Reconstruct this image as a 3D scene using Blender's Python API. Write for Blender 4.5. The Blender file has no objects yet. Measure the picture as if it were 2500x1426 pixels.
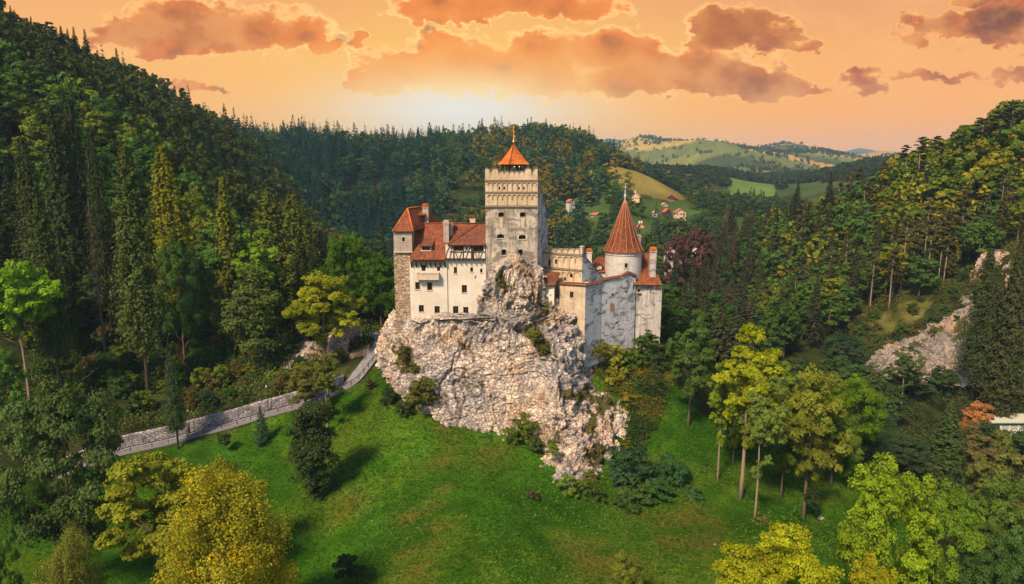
import bpy, bmesh, math, random
import numpy as np
from mathutils import Vector, Matrix

# ------------------------------------------------------------------ camera
C = bpy.context.scene
COL = C.collection
H = 46.0                       # camera height above the foot of the crag
F = 1667.0                     # focal length in photo pixels (2500 wide)
PITCH = math.radians(10.6)
cam_d = bpy.data.cameras.new('camera')
cam_d.sensor_width = 36.0
cam_d.lens = 36.0 * F / 2500.0
cam_d.clip_start = 0.5
cam_d.clip_end = 40000
cam = bpy.data.objects.new('camera', cam_d)
COL.objects.link(cam)
cam.location = (0, 0, H)
cam.rotation_euler = (math.radians(90) - PITCH, 0, 0)
C.camera = cam
C.view_settings.view_transform = 'Standard'
C.view_settings.look = 'None'
C.view_settings.gamma = 1.0
EXPO = .85
C.view_settings.exposure = EXPO
C.cycles.use_denoising = True
C.cycles.max_bounces = 5
C.cycles.diffuse_bounces = 3
C.cycles.glossy_bounces = 1
C.cycles.transmission_bounces = 2
C.cycles.volume_bounces = 0
C.cycles.transparent_max_bounces = 4
C.cycles.sample_clamp_indirect = 4

CP, SP = math.cos(PITCH), math.sin(PITCH)
def ray(px, py):
    a = (px - 1250.0) / F; b = -(py - 713.0) / F
    return a, CP + b * SP, -SP + b * CP
def P(px, py, Y):
    """world point that stands at depth Y along the line of sight through a photo pixel"""
    dx, dy, dz = ray(px, py)
    k = Y / dy
    return Vector((dx * k, Y, H + dz * k))
def proj(x, y, z):
    f = y * CP - (z - H) * SP
    u = y * SP + (z - H) * CP
    return 1250 + F * x / f, 713 - F * u / f

# ------------------------------------------------------------------ sun
SUN_AZ = math.radians(212)      # compass style: 0 = +Y, clockwise; the sun stands behind the camera, to its left
SUN_EL = math.radians(46)
sd = bpy.data.lights.new('sun', 'SUN')
sd.energy = 3.8
sd.angle = math.radians(10.0)
sd.color = (1.0, 0.74, 0.48)
sun = bpy.data.objects.new('sun', sd)
COL.objects.link(sun)
sv = Vector((math.sin(SUN_AZ) * math.cos(SUN_EL), math.cos(SUN_AZ) * math.cos(SUN_EL), math.sin(SUN_EL)))
sun.rotation_euler = (-sv).to_track_quat('-Z', 'Y').to_euler()
sun.location = sv * 300

# ------------------------------------------------------------------ sky
class NT:
    def __init__(s, tree): s.t = tree
    def n(s, typ, **kw):
        nd = s.t.nodes.new(typ)
        for k, v in kw.items(): setattr(nd, k, v)
        return nd
    def link(s, a, b): s.t.links.new(a, b)
    def val(s, v, sock):
        if isinstance(v, (int, float)): sock.default_value = v
        elif isinstance(v, tuple): sock.default_value = v if len(v) == 4 or sock.type == 'VECTOR' else (*v, 1)
        else: s.link(v, sock)
    def m(s, op, a, b=0.0, c=None, clamp=False):
        nd = s.n('ShaderNodeMath', operation=op, use_clamp=clamp)
        s.val(a, nd.inputs[0]); s.val(b, nd.inputs[1])
        if c is not None: s.val(c, nd.inputs[2])
        return nd.outputs[0]
    def mix(s, f, a, b, blend='MIX'):
        nd = s.n('ShaderNodeMix', data_type='RGBA', blend_type=blend)
        s.val(f, nd.inputs[0]); s.val(a, nd.inputs[6]); s.val(b, nd.inputs[7])
        return nd.outputs[2]
    def ss(s, x, lo, hi, a=0.0, b=1.0):
        nd = s.n('ShaderNodeMapRange', interpolation_type='SMOOTHSTEP')
        s.val(x, nd.inputs[0]); nd.inputs[1].default_value = lo; nd.inputs[2].default_value = hi
        nd.inputs[3].default_value = a; nd.inputs[4].default_value = b
        return nd.outputs[0]
    def noise(s, vec, scale, detail=4, rough=.55, dist=0.0, col=False):
        nd = s.n('ShaderNodeTexNoise')
        if vec is not None: s.link(vec, nd.inputs['Vector'])
        nd.inputs['Scale'].default_value = scale; nd.inputs['Detail'].default_value = detail
        nd.inputs['Roughness'].default_value = rough; nd.inputs['Distortion'].default_value = dist
        return nd.outputs[1 if col else 0]
    def ramp(s, x, stops, interp='LINEAR'):
        nd = s.n('ShaderNodeValToRGB'); nd.color_ramp.interpolation = interp
        e = nd.color_ramp.elements
        while len(e) < len(stops): e.new(.5)
        for k, (p, c) in enumerate(stops): e[k].position = p; e[k].color = (*c, 1)
        s.val(x, nd.inputs[0])
        return nd.outputs[0]

def lin(r, g, b):
    f = lambda v: (v / 255 / 12.92) if v / 255 <= .04045 else ((v / 255 + .055) / 1.055) ** 2.4
    return (f(r), f(g), f(b))

SUNSET_GAIN = 1.10 * 2 ** -EXPO
W = bpy.data.worlds.new('World'); C.world = W; W.use_nodes = True
W.node_tree.nodes.clear()
w = NT(W.node_tree)
tc = w.n('ShaderNodeTexCoord').outputs['Generated']
sx = w.n('ShaderNodeSeparateXYZ'); w.link(tc, sx.inputs[0])
X, Y_, Z = sx.outputs
ypos = w.m('MAXIMUM', Y_, 0.02)
S = w.m('DIVIDE', X, ypos); T = w.m('DIVIDE', Z, ypos)   # compass direction and elevation as tangents
def scaled_(sock, k):
    nd = w.n('ShaderNodeVectorMath', operation='SCALE'); w.link(sock, nd.inputs[0]); nd.inputs['Scale'].default_value = k; return nd.outputs[0]
def st(px, py):
    dx, dy, dz = ray(px, py); return dx / dy, dz / dy
cv = w.n('ShaderNodeCombineXYZ'); w.link(S, cv.inputs[0]); w.link(w.m('MULTIPLY', T, 1.5), cv.inputs[1])
cv = cv.outputs[0]
# clear evening sky over the valley: amber low down, dusty rose higher
base = w.ramp(w.m('MULTIPLY', T, 2.0), [(0.0, (1.25, .40, .03)), (.12, (1.10, .41, .065)), (.30, lin(250, 176, 100)),
                                        (.44, lin(234, 160, 108)), (.75, lin(205, 150, 125)), (1.0, lin(170, 140, 140))])
left = w.ss(S, -.1, -.75)
base = w.mix(w.m('MULTIPLY', left, .35), base, (*lin(255, 190, 100), 1))
veil = w.ss(w.noise(cv, 2.2, 5, .6, 1.2), .42, .7)
base = w.mix(w.m('MULTIPLY', veil, .35), base, (*lin(255, 196, 118), 1))
# glow round the sunken sun
gs, gt = st(1120, 262)
def ell(s0, t0, a, b):
    return w.m('ADD', w.m('POWER', w.m('DIVIDE', w.m('SUBTRACT', S, s0), a), 2.0), w.m('POWER', w.m('DIVIDE', w.m('SUBTRACT', T, t0), b), 2.0))
g1 = w.m('MULTIPLY', w.m('EXPONENT', w.m('MULTIPLY', ell(gs, gt - .005, .17, .046), -1.0)), .95)
g2 = w.m('EXPONENT', w.m('MULTIPLY', ell(gs, gt, .33, .15), -1.0))
base = w.mix(w.m('MULTIPLY', g2, .75), base, (*lin(255, 205, 88), 1))
base = w.mix(g1, base, (*lin(240, 240, 244), 1))
# clouds: px, py centre, half width, height above, height below, darkness
wc1 = w.noise(cv, 13, 6, .62, 0, True); wc2 = w.noise(cv, 42, 5, .6, 0, True)
w1 = w.n('ShaderNodeSeparateColor'); w.link(wc1, w1.inputs[0]); w2 = w.n('ShaderNodeSeparateColor'); w.link(wc2, w2.inputs[0])
def jit(a, b, k1, k2): return w.m('ADD', w.m('MULTIPLY', w.m('SUBTRACT', a, .5), k1), w.m('MULTIPLY', w.m('SUBTRACT', b, .5), k2))
S0_, T0_ = S, T
SW = w.m('ADD', S, jit(w1.outputs[0], w2.outputs[0], .16, .045)); TW = w.m('ADD', T, jit(w1.outputs[1], w2.outputs[1], .075, .035))
CL = [(540, 70, 245, 58, 50, .62), (330, 78, 120, 42, 45, .45), (490, 52, 40, 48, 30, .6), (390, 130, 75, 14, 16, .25), (455, 214, 95, 12, 9, .3),
      (1130, 150, 120, 66, 75, .38), (1290, 160, 160, 62, 72, .45), (960, 168, 95, 55, 52, .40), (885, 195, 40, 30, 22, .35),
      (1450, 150, 150, 72, 78, .62), (1700, 190, 190, 70, 45, .72), (1880, 205, 110, 36, 30, .7),
      (1240, 18, 240, 55, 34, .50), (1080, 10, 90, 50, 24, .4), (1400, 22, 110, 40, 18, .35),
      (1800, 75, 112, 56, 42, .95), (1720, 95, 42, 44, 26, .8), (1880, 105, 50, 30, 26, .8),
      (2125, 192, 52, 32, 30, .45), (1925, 118, 60, 16, 18, .4),
      (2290, 60, 70, 32, 38, .42), (2440, 60, 95, 45, 44, .6), (2400, 5, 90, 30, 14, .5), (2490, 180, 70, 26, 26, .3), (2300, 190, 110, 10, 12, .2), (2200,95,50,18,18,.2),
      (870, 105, 26, 24, 26, .12), (790, 118, 30, 22, 22, .10), (1950, 210, 90, 8, 10, .2)]
fld = None; dk = None
warp = w.noise(cv, 9.0, 9, .60, .25)
vc = w.n('ShaderNodeTexVoronoi', feature='SMOOTH_F1'); vc.inputs['Scale'].default_value = 17; vc.inputs['Smoothness'].default_value = .35; w.link(w.n('ShaderNodeVectorMath', operation='ADD').outputs[0], vc.inputs['Vector'])
_va = vc.inputs['Vector'].links[0].from_node; w.link(cv, _va.inputs[0]); w.link(scaled_(w.noise(cv, 12, 4, .6, 0, True), .05), _va.inputs[1])
puff = w.m('SUBTRACT', .42, vc.outputs['Distance'])
warpv = w.n('ShaderNodeMapRange'); w.link(warp, warpv.inputs[0]); warpv.inputs[1].default_value = .28; warpv.inputs[2].default_value = .72
warpv.clamp = False
wn = w.m('SUBTRACT', warpv.outputs[0], .5)
for (px, py, hw, up, dn, d) in CL:
    s0, t0 = st(px, py); s1, _ = st(px + hw, py); _, tu = st(px, py - up); _, td = st(px, py + dn)
    ds = w.m('DIVIDE', w.m('SUBTRACT', SW, s0), (s1 - s0) * 1.22)
    dt = w.m('SUBTRACT', TW, t0)
    a = w.m('DIVIDE', w.m('MAXIMUM', dt, 0.0), (tu - t0) * 1.25)
    b = w.m('DIVIDE', w.m('MINIMUM', dt, 0.0), (t0 - td) * 1.12)
    r2 = w.m('ADD', w.m('MULTIPLY', ds, ds), w.m('ADD', w.m('POWER', a, 2.0), w.m('POWER', w.m('ABSOLUTE', b), 3.0)))
    f = w.m('SUBTRACT', 1.0, r2)
    fd = w.m('MULTIPLY', w.m('MAXIMUM', f, 0.0), d)
    f = w.m('MINIMUM', f, .62)
    fld = f if fld is None else w.m('SMOOTH_MAX', fld, f, .25)
    dk = fd if dk is None else w.m('MAXIMUM', dk, fd)
fld = w.m('MAXIMUM', fld, -1.6)
pf = w.m('ADD', w.m('ADD', fld, -.04), w.m('ADD', w.m('MULTIPLY', wn, .55), w.m('MULTIPLY', puff, .55)))
# flat undersides keep less of the noise than the piled tops; thin rags float free
mask = w.ss(pf, -.20, .13)
core = w.ss(pf, -.06, .38)
sun_near = w.m('EXPONENT', w.m('MULTIPLY', ell(gs, gt + .02, .42, .22), -1.0))
rim = w.mix(sun_near, (*lin(255, 190, 104), 1), (1.25, .95, .42, 1))
darkc = w.mix(w.m('MULTIPLY', dk, 1.75, clamp=True), (*lin(232, 122, 44), 1), (*lin(112, 50, 28), 1))
darkc = w.mix(w.m('MULTIPLY', sun_near, .85), darkc, (*lin(255, 140, 26), 1))
fine = w.noise(cv, 22, 6, .6)
cl_col = w.mix(w.ss(fine, .3, .75, 0, .35), darkc, (*lin(250, 160, 90), 1))
cloud = w.mix(core, rim, cl_col)
vol = w.m('ADD', w.m('MULTIPLY', w.m('SUBTRACT', vc.outputs['Distance'], .35), 1.1), w.m('MULTIPLY', w.m('SUBTRACT', w.noise(cv, 16, 7, .62), .5), 1.6))
cloud = w.mix(w.m('MULTIPLY', w.ss(vol, .0, .42), .42), cloud, (*lin(255, 176, 98), 1))
cloud = w.mix(w.m('MULTIPLY', w.ss(vol, .0, -.42), .65), cloud, (*lin(150, 72, 44), 1))
under = w.m('EXPONENT', w.m('MULTIPLY', ell(gs, gt + .004, .15, .040), -1.0))
cloud = w.mix(w.m('MULTIPLY', w.m('EXPONENT', w.m('MULTIPLY', ell(gs, gt, .26, .085), -1.0)), .75), cloud, (*lin(255, 180, 50), 1))
cloud = w.mix(w.m('MULTIPLY', under, 1.0), cloud, (*lin(255, 236, 190), 1))
# loose golden scraps between the big clouds
scr = w.ss(w.noise(cv, 7.5, 8, .66, .4), .56, .70)
reg_ = w.m('MAXIMUM', w.m('EXPONENT', w.m('MULTIPLY', ell(*st(2350, 110), .34, .13), -1.0)), w.m('EXPONENT', w.m('MULTIPLY', ell(*st(800, 120), .14, .05), -1.0)))
sunset0 = w.mix(w.m('MULTIPLY', w.m('MULTIPLY', scr, reg_), .8), base, (*lin(255, 200, 120), 1))
sunset = w.mix(w.m('MULTIPLY', mask, w.ss(T, 0.0, .05)), sunset0, cloud)
sunset = w.mix(1.0, sunset, (SUNSET_GAIN, SUNSET_GAIN * .96, SUNSET_GAIN * .84, 1), 'MULTIPLY')
# away from the sunset the sky is an ordinary low-sun blue
sky = w.n('ShaderNodeTexSky', sky_type='NISHITA')
sky.sun_disc = False; sky.sun_elevation = SUN_EL; sky.sun_rotation = SUN_AZ
sky.altitude = 700; sky.air_density = 1.3; sky.dust_density = 1.0; sky.ozone_density = 2.0
skyc = w.mix(1.0, sky.outputs[0], (.09, .086, .078, 1), 'MULTIPLY')
front = w.m('MULTIPLY', w.ss(Y_, .05, .45), w.ss(Z, .75, .40))
out = w.mix(front, skyc, sunset)
bg = w.n('ShaderNodeBackground'); w.link(out, bg.inputs[0]); bg.inputs[1].default_value = 1.0
wo = w.n('ShaderNodeOutputWorld'); w.link(bg.outputs[0], wo.inputs[0])
W.cycles.sampling_method = 'MANUAL'; W.cycles.sample_map_resolution = 512

# ------------------------------------------------------------------ helpers
def tag(o, label=None, cat=None, group=None, kind=None):
    if label: o['label'] = label
    if cat: o['category'] = cat
    if group: o['group'] = group
    if kind: o['kind'] = kind
    return o
def empty(name, loc, label=None, cat=None, group=None, rz=0.0):
    o = bpy.data.objects.new(name, None); COL.objects.link(o)
    o.location = loc; o.rotation_euler = (0, 0, rz); o.empty_display_size = .5
    return tag(o, label, cat, group)
def link(name, me, parent=None, local=False):
    o = bpy.data.objects.new(name, me); COL.objects.link(o)
    if parent is not None:
        o.parent = parent
        if not local and parent.type == 'EMPTY': o.location = -parent.location    # vertices are in world coordinates
    return o

# numpy noise -------------------------------------------------------
def _hash(ix, iy, iz, seed):
    n = (ix.astype(np.int64) * 374761393 + iy.astype(np.int64) * 668265263 + iz.astype(np.int64) * 2147483647 + seed * 144665) & 0xffffffff
    n = ((n ^ (n >> 13)) * 1274126177) & 0xffffffff
    n = ((n ^ (n >> 16)) * 2246822519) & 0xffffffff
    return ((n ^ (n >> 15)) & 0xffffff) / float(0xffffff)
def vnoise(p, seed=0):
    i = np.floor(p).astype(np.int64); f = p - i; f = f * f * (3 - 2 * f)
    r = 0
    for a in (0, 1):
        for b in (0, 1):
            for c in (0, 1):
                wgt = (f[:, 0] if a else 1 - f[:, 0]) * (f[:, 1] if b else 1 - f[:, 1]) * (f[:, 2] if c else 1 - f[:, 2])
                r = r + wgt * _hash(i[:, 0] + a, i[:, 1] + b, i[:, 2] + c, seed)
    return r * 2 - 1
def fbm(p, oct=4, seed=0, gain=.5):
    r = 0; a = 1.0; q = p.copy()
    for k in range(oct):
        r = r + a * vnoise(q, seed + k * 17); q = q * 2.03 + 11.7; a *= gain
    return r
def worley(p, seed=0):
    """distance to nearest and second nearest cell point, and a random number of the nearest cell"""
    i = np.floor(p).astype(np.int64)
    d1 = np.full(len(p), 9.0); d2 = np.full(len(p), 9.0); idv = np.zeros(len(p))
    for a in (-1, 0, 1):
        for b in (-1, 0, 1):
            for c in (-1, 0, 1):
                cx, cy, cz = i[:, 0] + a, i[:, 1] + b, i[:, 2] + c
                q = np.stack([cx + _hash(cx, cy, cz, seed), cy + _hash(cx, cy, cz, seed + 1), cz + _hash(cx, cy, cz, seed + 2)], 1)
                d = np.sqrt(((p - q) ** 2).sum(1))
                h = _hash(cx, cy, cz, seed + 3)
                near = d < d1
                d2 = np.where(near, d1, np.minimum(d2, d)); idv = np.where(near, h, idv); d1 = np.where(near, d, d1)
    return d1, d2, idv
class TPS:
    """thin plate spline through scattered values"""
    def __init__(s, pts, vals, lam=1e-4):
        pts = np.array(pts, float); n = len(pts); s.p = pts
        K = s.k(np.linalg.norm(pts[:, None] - pts[None], axis=2)) + lam * np.eye(n)
        Pm = np.c_[np.ones(n), pts]
        A = np.zeros((n + 3, n + 3)); A[:n, :n] = K; A[:n, n:] = Pm; A[n:, :n] = Pm.T
        s.w = np.linalg.solve(A, np.r_[np.array(vals, float), 0, 0, 0])
    @staticmethod
    def k(r): return np.where(r > 1e-9, r * r * np.log(np.maximum(r, 1e-9)), 0)
    def __call__(s, q):
        q = np.asarray(q, float); out = np.empty(len(q))
        for a in range(0, len(q), 40000):
            b = q[a:a + 40000]
            d = np.sqrt(((b[:, None, :] - s.p[None]) ** 2).sum(2))
            out[a:a + 40000] = s.k(d) @ s.w[:-3] + s.w[-3] + b @ s.w[-2:]
        return out
def grid_mesh(name, V, nu, nv, attrs=None, smooth=True, flip=False):
    """V: (nu*nv,3), row-major over v"""
    me = bpy.data.meshes.new(name)
    i = np.arange(nv - 1)[:, None] * nu + np.arange(nu - 1)[None]
    q = np.stack([i, i + 1, i + nu + 1, i + nu], -1).reshape(-1, 4)
    if flip: q = q[:, ::-1]
    me.vertices.add(len(V)); me.vertices.foreach_set('co', np.ascontiguousarray(V, np.float32).ravel())
    me.loops.add(q.size); me.loops.foreach_set('vertex_index', q.astype(np.int32).ravel())
    me.polygons.add(len(q)); me.polygons.foreach_set('loop_start', np.arange(0, q.size, 4, dtype=np.int32))
    me.update(calc_edges=True)
    if smooth: me.polygons.foreach_set('use_smooth', np.ones(len(q), bool))
    for k, a in (attrs or {}).items():
        add_attr(me, k, a)
    return me
def add_attr(me, k, a):
    if a.ndim == 1:
        at = me.attributes.new(k, 'FLOAT', 'POINT'); at.data.foreach_set('value', a.astype(np.float32))
    else:
        if a.shape[1] == 3: a = np.c_[a, np.ones(len(a))]
        at = me.attributes.new(k, 'FLOAT_COLOR', 'POINT'); at.data.foreach_set('color', np.ascontiguousarray(a, np.float32).ravel())
def quad_mesh(name, Q, col=None, mats=(), mi=None):
    """Q: (n,4,3) loose quads; col: (n,3) colour per quad"""
    n = len(Q); me = bpy.data.meshes.new(name)
    me.vertices.add(n * 4); me.vertices.foreach_set('co', np.ascontiguousarray(Q, np.float32).ravel())
    me.loops.add(n * 4); me.loops.foreach_set('vertex_index', np.arange(n * 4, dtype=np.int32))
    me.polygons.add(n); me.polygons.foreach_set('loop_start', np.arange(0, n * 4, 4, dtype=np.int32))
    me.update(calc_edges=True)
    if col is not None: add_attr(me, 'col', np.repeat(col, 4, axis=0))
    for m_ in mats: me.materials.append(m_)
    if mi is not None: me.polygons.foreach_set('material_index', mi.astype(np.int32))
    return me

class MB:
    """collects polygons, boxes, prisms and tubes, and links them as one mesh object"""
    def __init__(s): s.v = []; s.f = []; s.sm = []
    def add(s, vs, fs, smooth=False):
        o = len(s.v); s.v += [tuple(v) for v in vs]; s.f += [tuple(i + o for i in f) for f in fs]; s.sm += [smooth] * len(fs)
        return s
    def box(s, c, size, rz=0.0, ax=None):
        """box round a centre; ax = (right, forward, up) vectors if given"""
        hx, hy, hz = size[0] / 2, size[1] / 2, size[2] / 2
        if ax is None: ax = (Vector((math.cos(rz), math.sin(rz), 0)), Vector((-math.sin(rz), math.cos(rz), 0)), Vector((0, 0, 1)))
        c = Vector(c)
        vs = [c + ax[0] * hx * a + ax[1] * hy * b + ax[2] * hz * d for a in (-1, 1) for b in (-1, 1) for d in (-1, 1)]
        return s.add(vs, [(0, 1, 3, 2), (4, 6, 7, 5), (0, 4, 5, 1), (2, 3, 7, 6), (0, 2, 6, 4), (1, 5, 7, 3)])
    def bar(s, a, b, wd, th, up=Vector((0, 0, 1))):
        a, b = Vector(a), Vector(b); d = (b - a); L = d.length; d.normalize()
        r = d.cross(up);
        if r.length < 1e-4: r = Vector((1, 0, 0))
        r.normalize(); u = r.cross(d)
        return s.box((a + b) / 2, (wd, L, th), ax=(r, d, u))
    def tube(s, pts, rad, n=8, cap=True):
        pts = [Vector(p) for p in pts]; rings = []
        for i, p in enumerate(pts):
            d = (pts[min(i + 1, len(pts) - 1)] - pts[max(i - 1, 0)]).normalized()
            a = d.orthogonal().normalized() if abs(d.z) < .98 else Vector((1, 0, 0)); a = (a - d * a.dot(d)).normalized(); b = d.cross(a)
            r = rad[i] if isinstance(rad, (list, tuple)) else rad
            rings.append([p + (a * math.cos(t) + b * math.sin(t)) * r for t in [2 * math.pi * k / n for k in range(n)]])
        vs = [v for r in rings for v in r]
        fs = [(i * n + k, i * n + (k + 1) % n, (i + 1) * n + (k + 1) % n, (i + 1) * n + k) for i in range(len(pts) - 1) for k in range(n)]
        if cap: fs += [tuple(range(n))[::-1], tuple((len(pts) - 1) * n + k for k in range(n))]
        return s.add(vs, fs, True)
    def lathe(s, c, prof, n=24, a0=0.0, a1=2 * math.pi, smooth=True):
        c = Vector(c); full = abs(a1 - a0 - 2 * math.pi) < 1e-6; m = n if full else n + 1
        vs = [c + Vector((math.cos(a0 + (a1 - a0) * k / n) * r, math.sin(a0 + (a1 - a0) * k / n) * r, z)) for r, z in prof for k in range(m)]
        fs = [(i * m + k, i * m + (k + 1) % m, (i + 1) * m + (k + 1) % m, (i + 1) * m + k) for i in range(len(prof) - 1) for k in range(n)]
        return s.add(vs, fs, smooth)
    def slab(s, pts, th, nrm=None):
        """flat polygon given a thickness below its face"""
        pts = [Vector(p) for p in pts]
        if nrm is None:
            nrm = (pts[1] - pts[0]).cross(pts[-1] - pts[0]).normalized()
            if nrm.z < 0: nrm = -nrm
        n = len(pts); vs = pts + [p - nrm * th for p in pts]
        return s.add(vs, [tuple(range(n)), tuple(range(n, 2 * n))[::-1]] + [(i, (i + 1) % n, n + (i + 1) % n, n + i) for i in range(n)])
    def prism(s, poly, d):
        """closed polygon swept along vector d"""
        poly = [Vector(p) for p in poly]; d = Vector(d); n = len(poly)
        return s.add(poly + [p + d for p in poly], [tuple(range(n))[::-1], tuple(range(n, 2 * n))] + [(i, (i + 1) % n, n + (i + 1) % n, n + i) for i in range(n)])
    def build(s, name, mat, parent=None, recalc=True):
        me = bpy.data.meshes.new(name); me.from_pydata(s.v, [], s.f)
        me.polygons.foreach_set('use_smooth', s.sm); 
        if recalc:
            b = bmesh.new(); b.from_mesh(me); bmesh.ops.recalc_face_normals(b, faces=b.faces); b.to_mesh(me); b.free()
        me.materials.append(mat)
        return link(name, me, parent)

# ------------------------------------------------------------------ materials
M = {}
def newmat(name):
    m = bpy.data.materials.new(name); m.use_nodes = True; t = NT(m.node_tree)
    bs = m.node_tree.nodes['Principled BSDF']; bs.inputs['Roughness'].default_value = .85
    bs.inputs['Specular IOR Level'].default_value = .2
    M[name] = m
    return t, bs
def gpos(t): return t.n('ShaderNodeNewGeometry').outputs['Position']
def scaled(t, vec, s):
    nd = t.n('ShaderNodeVectorMath', operation='MULTIPLY'); t.link(vec, nd.inputs[0]); nd.inputs[1].default_value = s; return nd.outputs[0]
def bump(t, bs, h, strength=.5, dist=.1):
    b = t.n('ShaderNodeBump'); b.inputs['Strength'].default_value = strength; b.inputs['Distance'].default_value = dist
    t.link(h, b.inputs['Height']); t.link(b.outputs[0], bs.inputs['Normal'])
def plain(name, c, rough=.8, var=.25, sc=3.0, metal=0.0):
    t, bs = newmat(name); p = gpos(t)
    n = t.noise(p, sc, 4)
    t.link(t.mix(n, tuple(x * (1 - var) for x in c) + (1,), tuple(min(1, x * (1 + var)) for x in c) + (1,)), bs.inputs['Base Color'])
    bs.inputs['Roughness'].default_value = rough; bs.inputs['Metallic'].default_value = metal
def plaster(name, clean, grime, dark, amount=.5, streak=.5, patch=.25, th=0.0):
    """lime plaster: broad weathering, dark damp streaks and small worn patches"""
    t, bs = newmat(name); p = gpos(t)
    broad = t.ss(t.noise(p, .22, 6, .62, .8), .40, .60, 0, amount)
    st_ = t.ss(t.noise(scaled(t, p, (1.6, 1.6, .12)), 1.3, 5, .65), .47, .64, 0, streak)
    c = t.mix(broad, (*clean, 1), (*grime, 1))
    c = t.mix(st_, c, (*dark, 1))
    blot = t.ss(t.noise(scaled(t, p, (1, 1, 1.7)), .42, 8, .68, .9), .49 - th, .60 - th, 0, patch)
    c = t.mix(blot, c, (*dark, 1))
    fine = t.noise(p, 3.5, 5, .65)
    c = t.mix(t.ss(fine, .35, .75, 0, .18), c, (*[x * .6 for x in grime], 1))
    t.link(c, bs.inputs['Base Color']); bs.inputs['Roughness'].default_value = .9
    bump(t, bs, fine, .35, .05)
plaster('white_plaster', (.66, .62, .56), (.54, .46, .37), (.34, .28, .22), .5, .10, .10)
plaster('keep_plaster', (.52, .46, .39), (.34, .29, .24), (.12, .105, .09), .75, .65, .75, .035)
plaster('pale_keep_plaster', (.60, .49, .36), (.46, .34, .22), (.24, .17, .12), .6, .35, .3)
plaster('shade_plaster', (.52, .53, .57), (.38, .39, .43), (.10, .11, .135), .6, .25, .85)  # blue cast of the shaded right-facing walls put into the plaster colour
plaster('bastion_plaster', (.52, .49, .47), (.38, .34, .32), (.11, .10, .11), .6, .55, .8)
plaster('round_plaster', (.58, .55, .53), (.46, .42, .41), (.24, .22, .23), .5, .2, .4)
plaster('chimney_plaster', (.42, .36, .31), (.34, .28, .24), (.22, .18, .16), .6, .5, .3)
def tiles(name, c1, c2, c3):
    t, bs = newmat(name); p = gpos(t)
    v = t.n('ShaderNodeTexVoronoi'); v.inputs['Scale'].default_value = 1.0; t.link(scaled(t, p, (4.2, 4.2, 4.6)), v.inputs['Vector'])
    hv = t.n('ShaderNodeSeparateColor'); t.link(v.outputs['Color'], hv.inputs[0])
    c = t.mix(t.ss(hv.outputs[0], .05, .95), (*c1, 1), (*c2, 1))
    c = t.mix(t.ss(hv.outputs[1], .72, .98, 0, .7), c, (*c3, 1))
    broad = t.ss(t.noise(p, .45, 5, .6), .42, .68, 0, .55)
    c = t.mix(broad, c, (*c3, 1))
    t.link(c, bs.inputs['Base Color']); bs.inputs['Roughness'].default_value = .75
    sp = t.n('ShaderNodeSeparateXYZ'); t.link(p, sp.inputs[0])
    course = t.m('FRACT', t.m('MULTIPLY', sp.outputs[2], 4.2))
    h = t.m('ADD', course, t.m('MULTIPLY', hv.outputs[2], .7))
    bump(t, bs, h, .7, .12)
tiles('roof_tiles', (.16, .045, .021), (.29, .088, .035), (.08, .034, .022))
tiles('dark_roof_tiles', (.13, .042, .024), (.21, .075, .038), (.065, .032, .024))
tiles('bright_roof_tiles', (.55, .13, .025), (.72, .22, .045), (.32, .08, .03))
plain('dark_timber', (.045, .028, .02), .7, .4, 6)
plain('grey_timber', (.13, .10, .08), .8, .4, 4)
plain('window_dark', (.012, .012, .014), .25, .3, 2)
plain('window_frame', (.09, .06, .045), .6, .3, 5)
plain('white_trim', (.72, .69, .64), .7, .12, 3)
plain('stone_trim', (.50, .42, .33), .9, .35, 2.2)
plain('arch_trim', (.40, .29, .19), .9, .3, 2.5)
plain('dark_trim', (.22, .165, .12), .9, .4, 2.2)
plain('iron', (.018, .018, .02), .5, .2, 5)
plain('lead', (.42, .43, .46), .5, .2, 3)
plain('gilt', (.62, .40, .12), .4, .2, 3, .6)
plain('brick_patch', (.30, .17, .12), .9, .5, 2.5)
def masonry(name, c1, c2, mortar, sx_, sz_, rot=0.0):
    t, bs = newmat(name); p = gpos(t)
    v = t.n('ShaderNodeTexVoronoi', feature='DISTANCE_TO_EDGE'); v.inputs['Scale'].default_value = 1.0; v.inputs['Randomness'].default_value = .75
    v2 = t.n('ShaderNodeTexVoronoi'); v2.inputs['Scale'].default_value = 1.0; v2.inputs['Randomness'].default_value = .75
    q = scaled(t, p, (sx_, sx_, sz_)); t.link(q, v.inputs['Vector']); t.link(q, v2.inputs['Vector'])
    hv = t.n('ShaderNodeSeparateColor'); t.link(v2.outputs['Color'], hv.inputs[0])
    c = t.mix(hv.outputs[0], (*c1, 1), (*c2, 1))
    c = t.mix(t.ss(v.outputs[0], .10, .03), c, (*mortar, 1))
    c = t.mix(t.ss(t.noise(p, .5, 5, .6), .45, .7, 0, .5), c, (*mortar, 1))
    t.link(c, bs.inputs['Base Color'])
    bump(t, bs, t.m('MINIMUM', v.outputs[0], .25), .9, .25)
masonry('tower_masonry', (.34, .25, .17), (.52, .40, .28), (.16, .11, .08), 1.5, 2.4)
masonry('wall_masonry', (.22, .21, .23), (.42, .40, .42), (.08, .075, .09), 1.6, 2.3)

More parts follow.
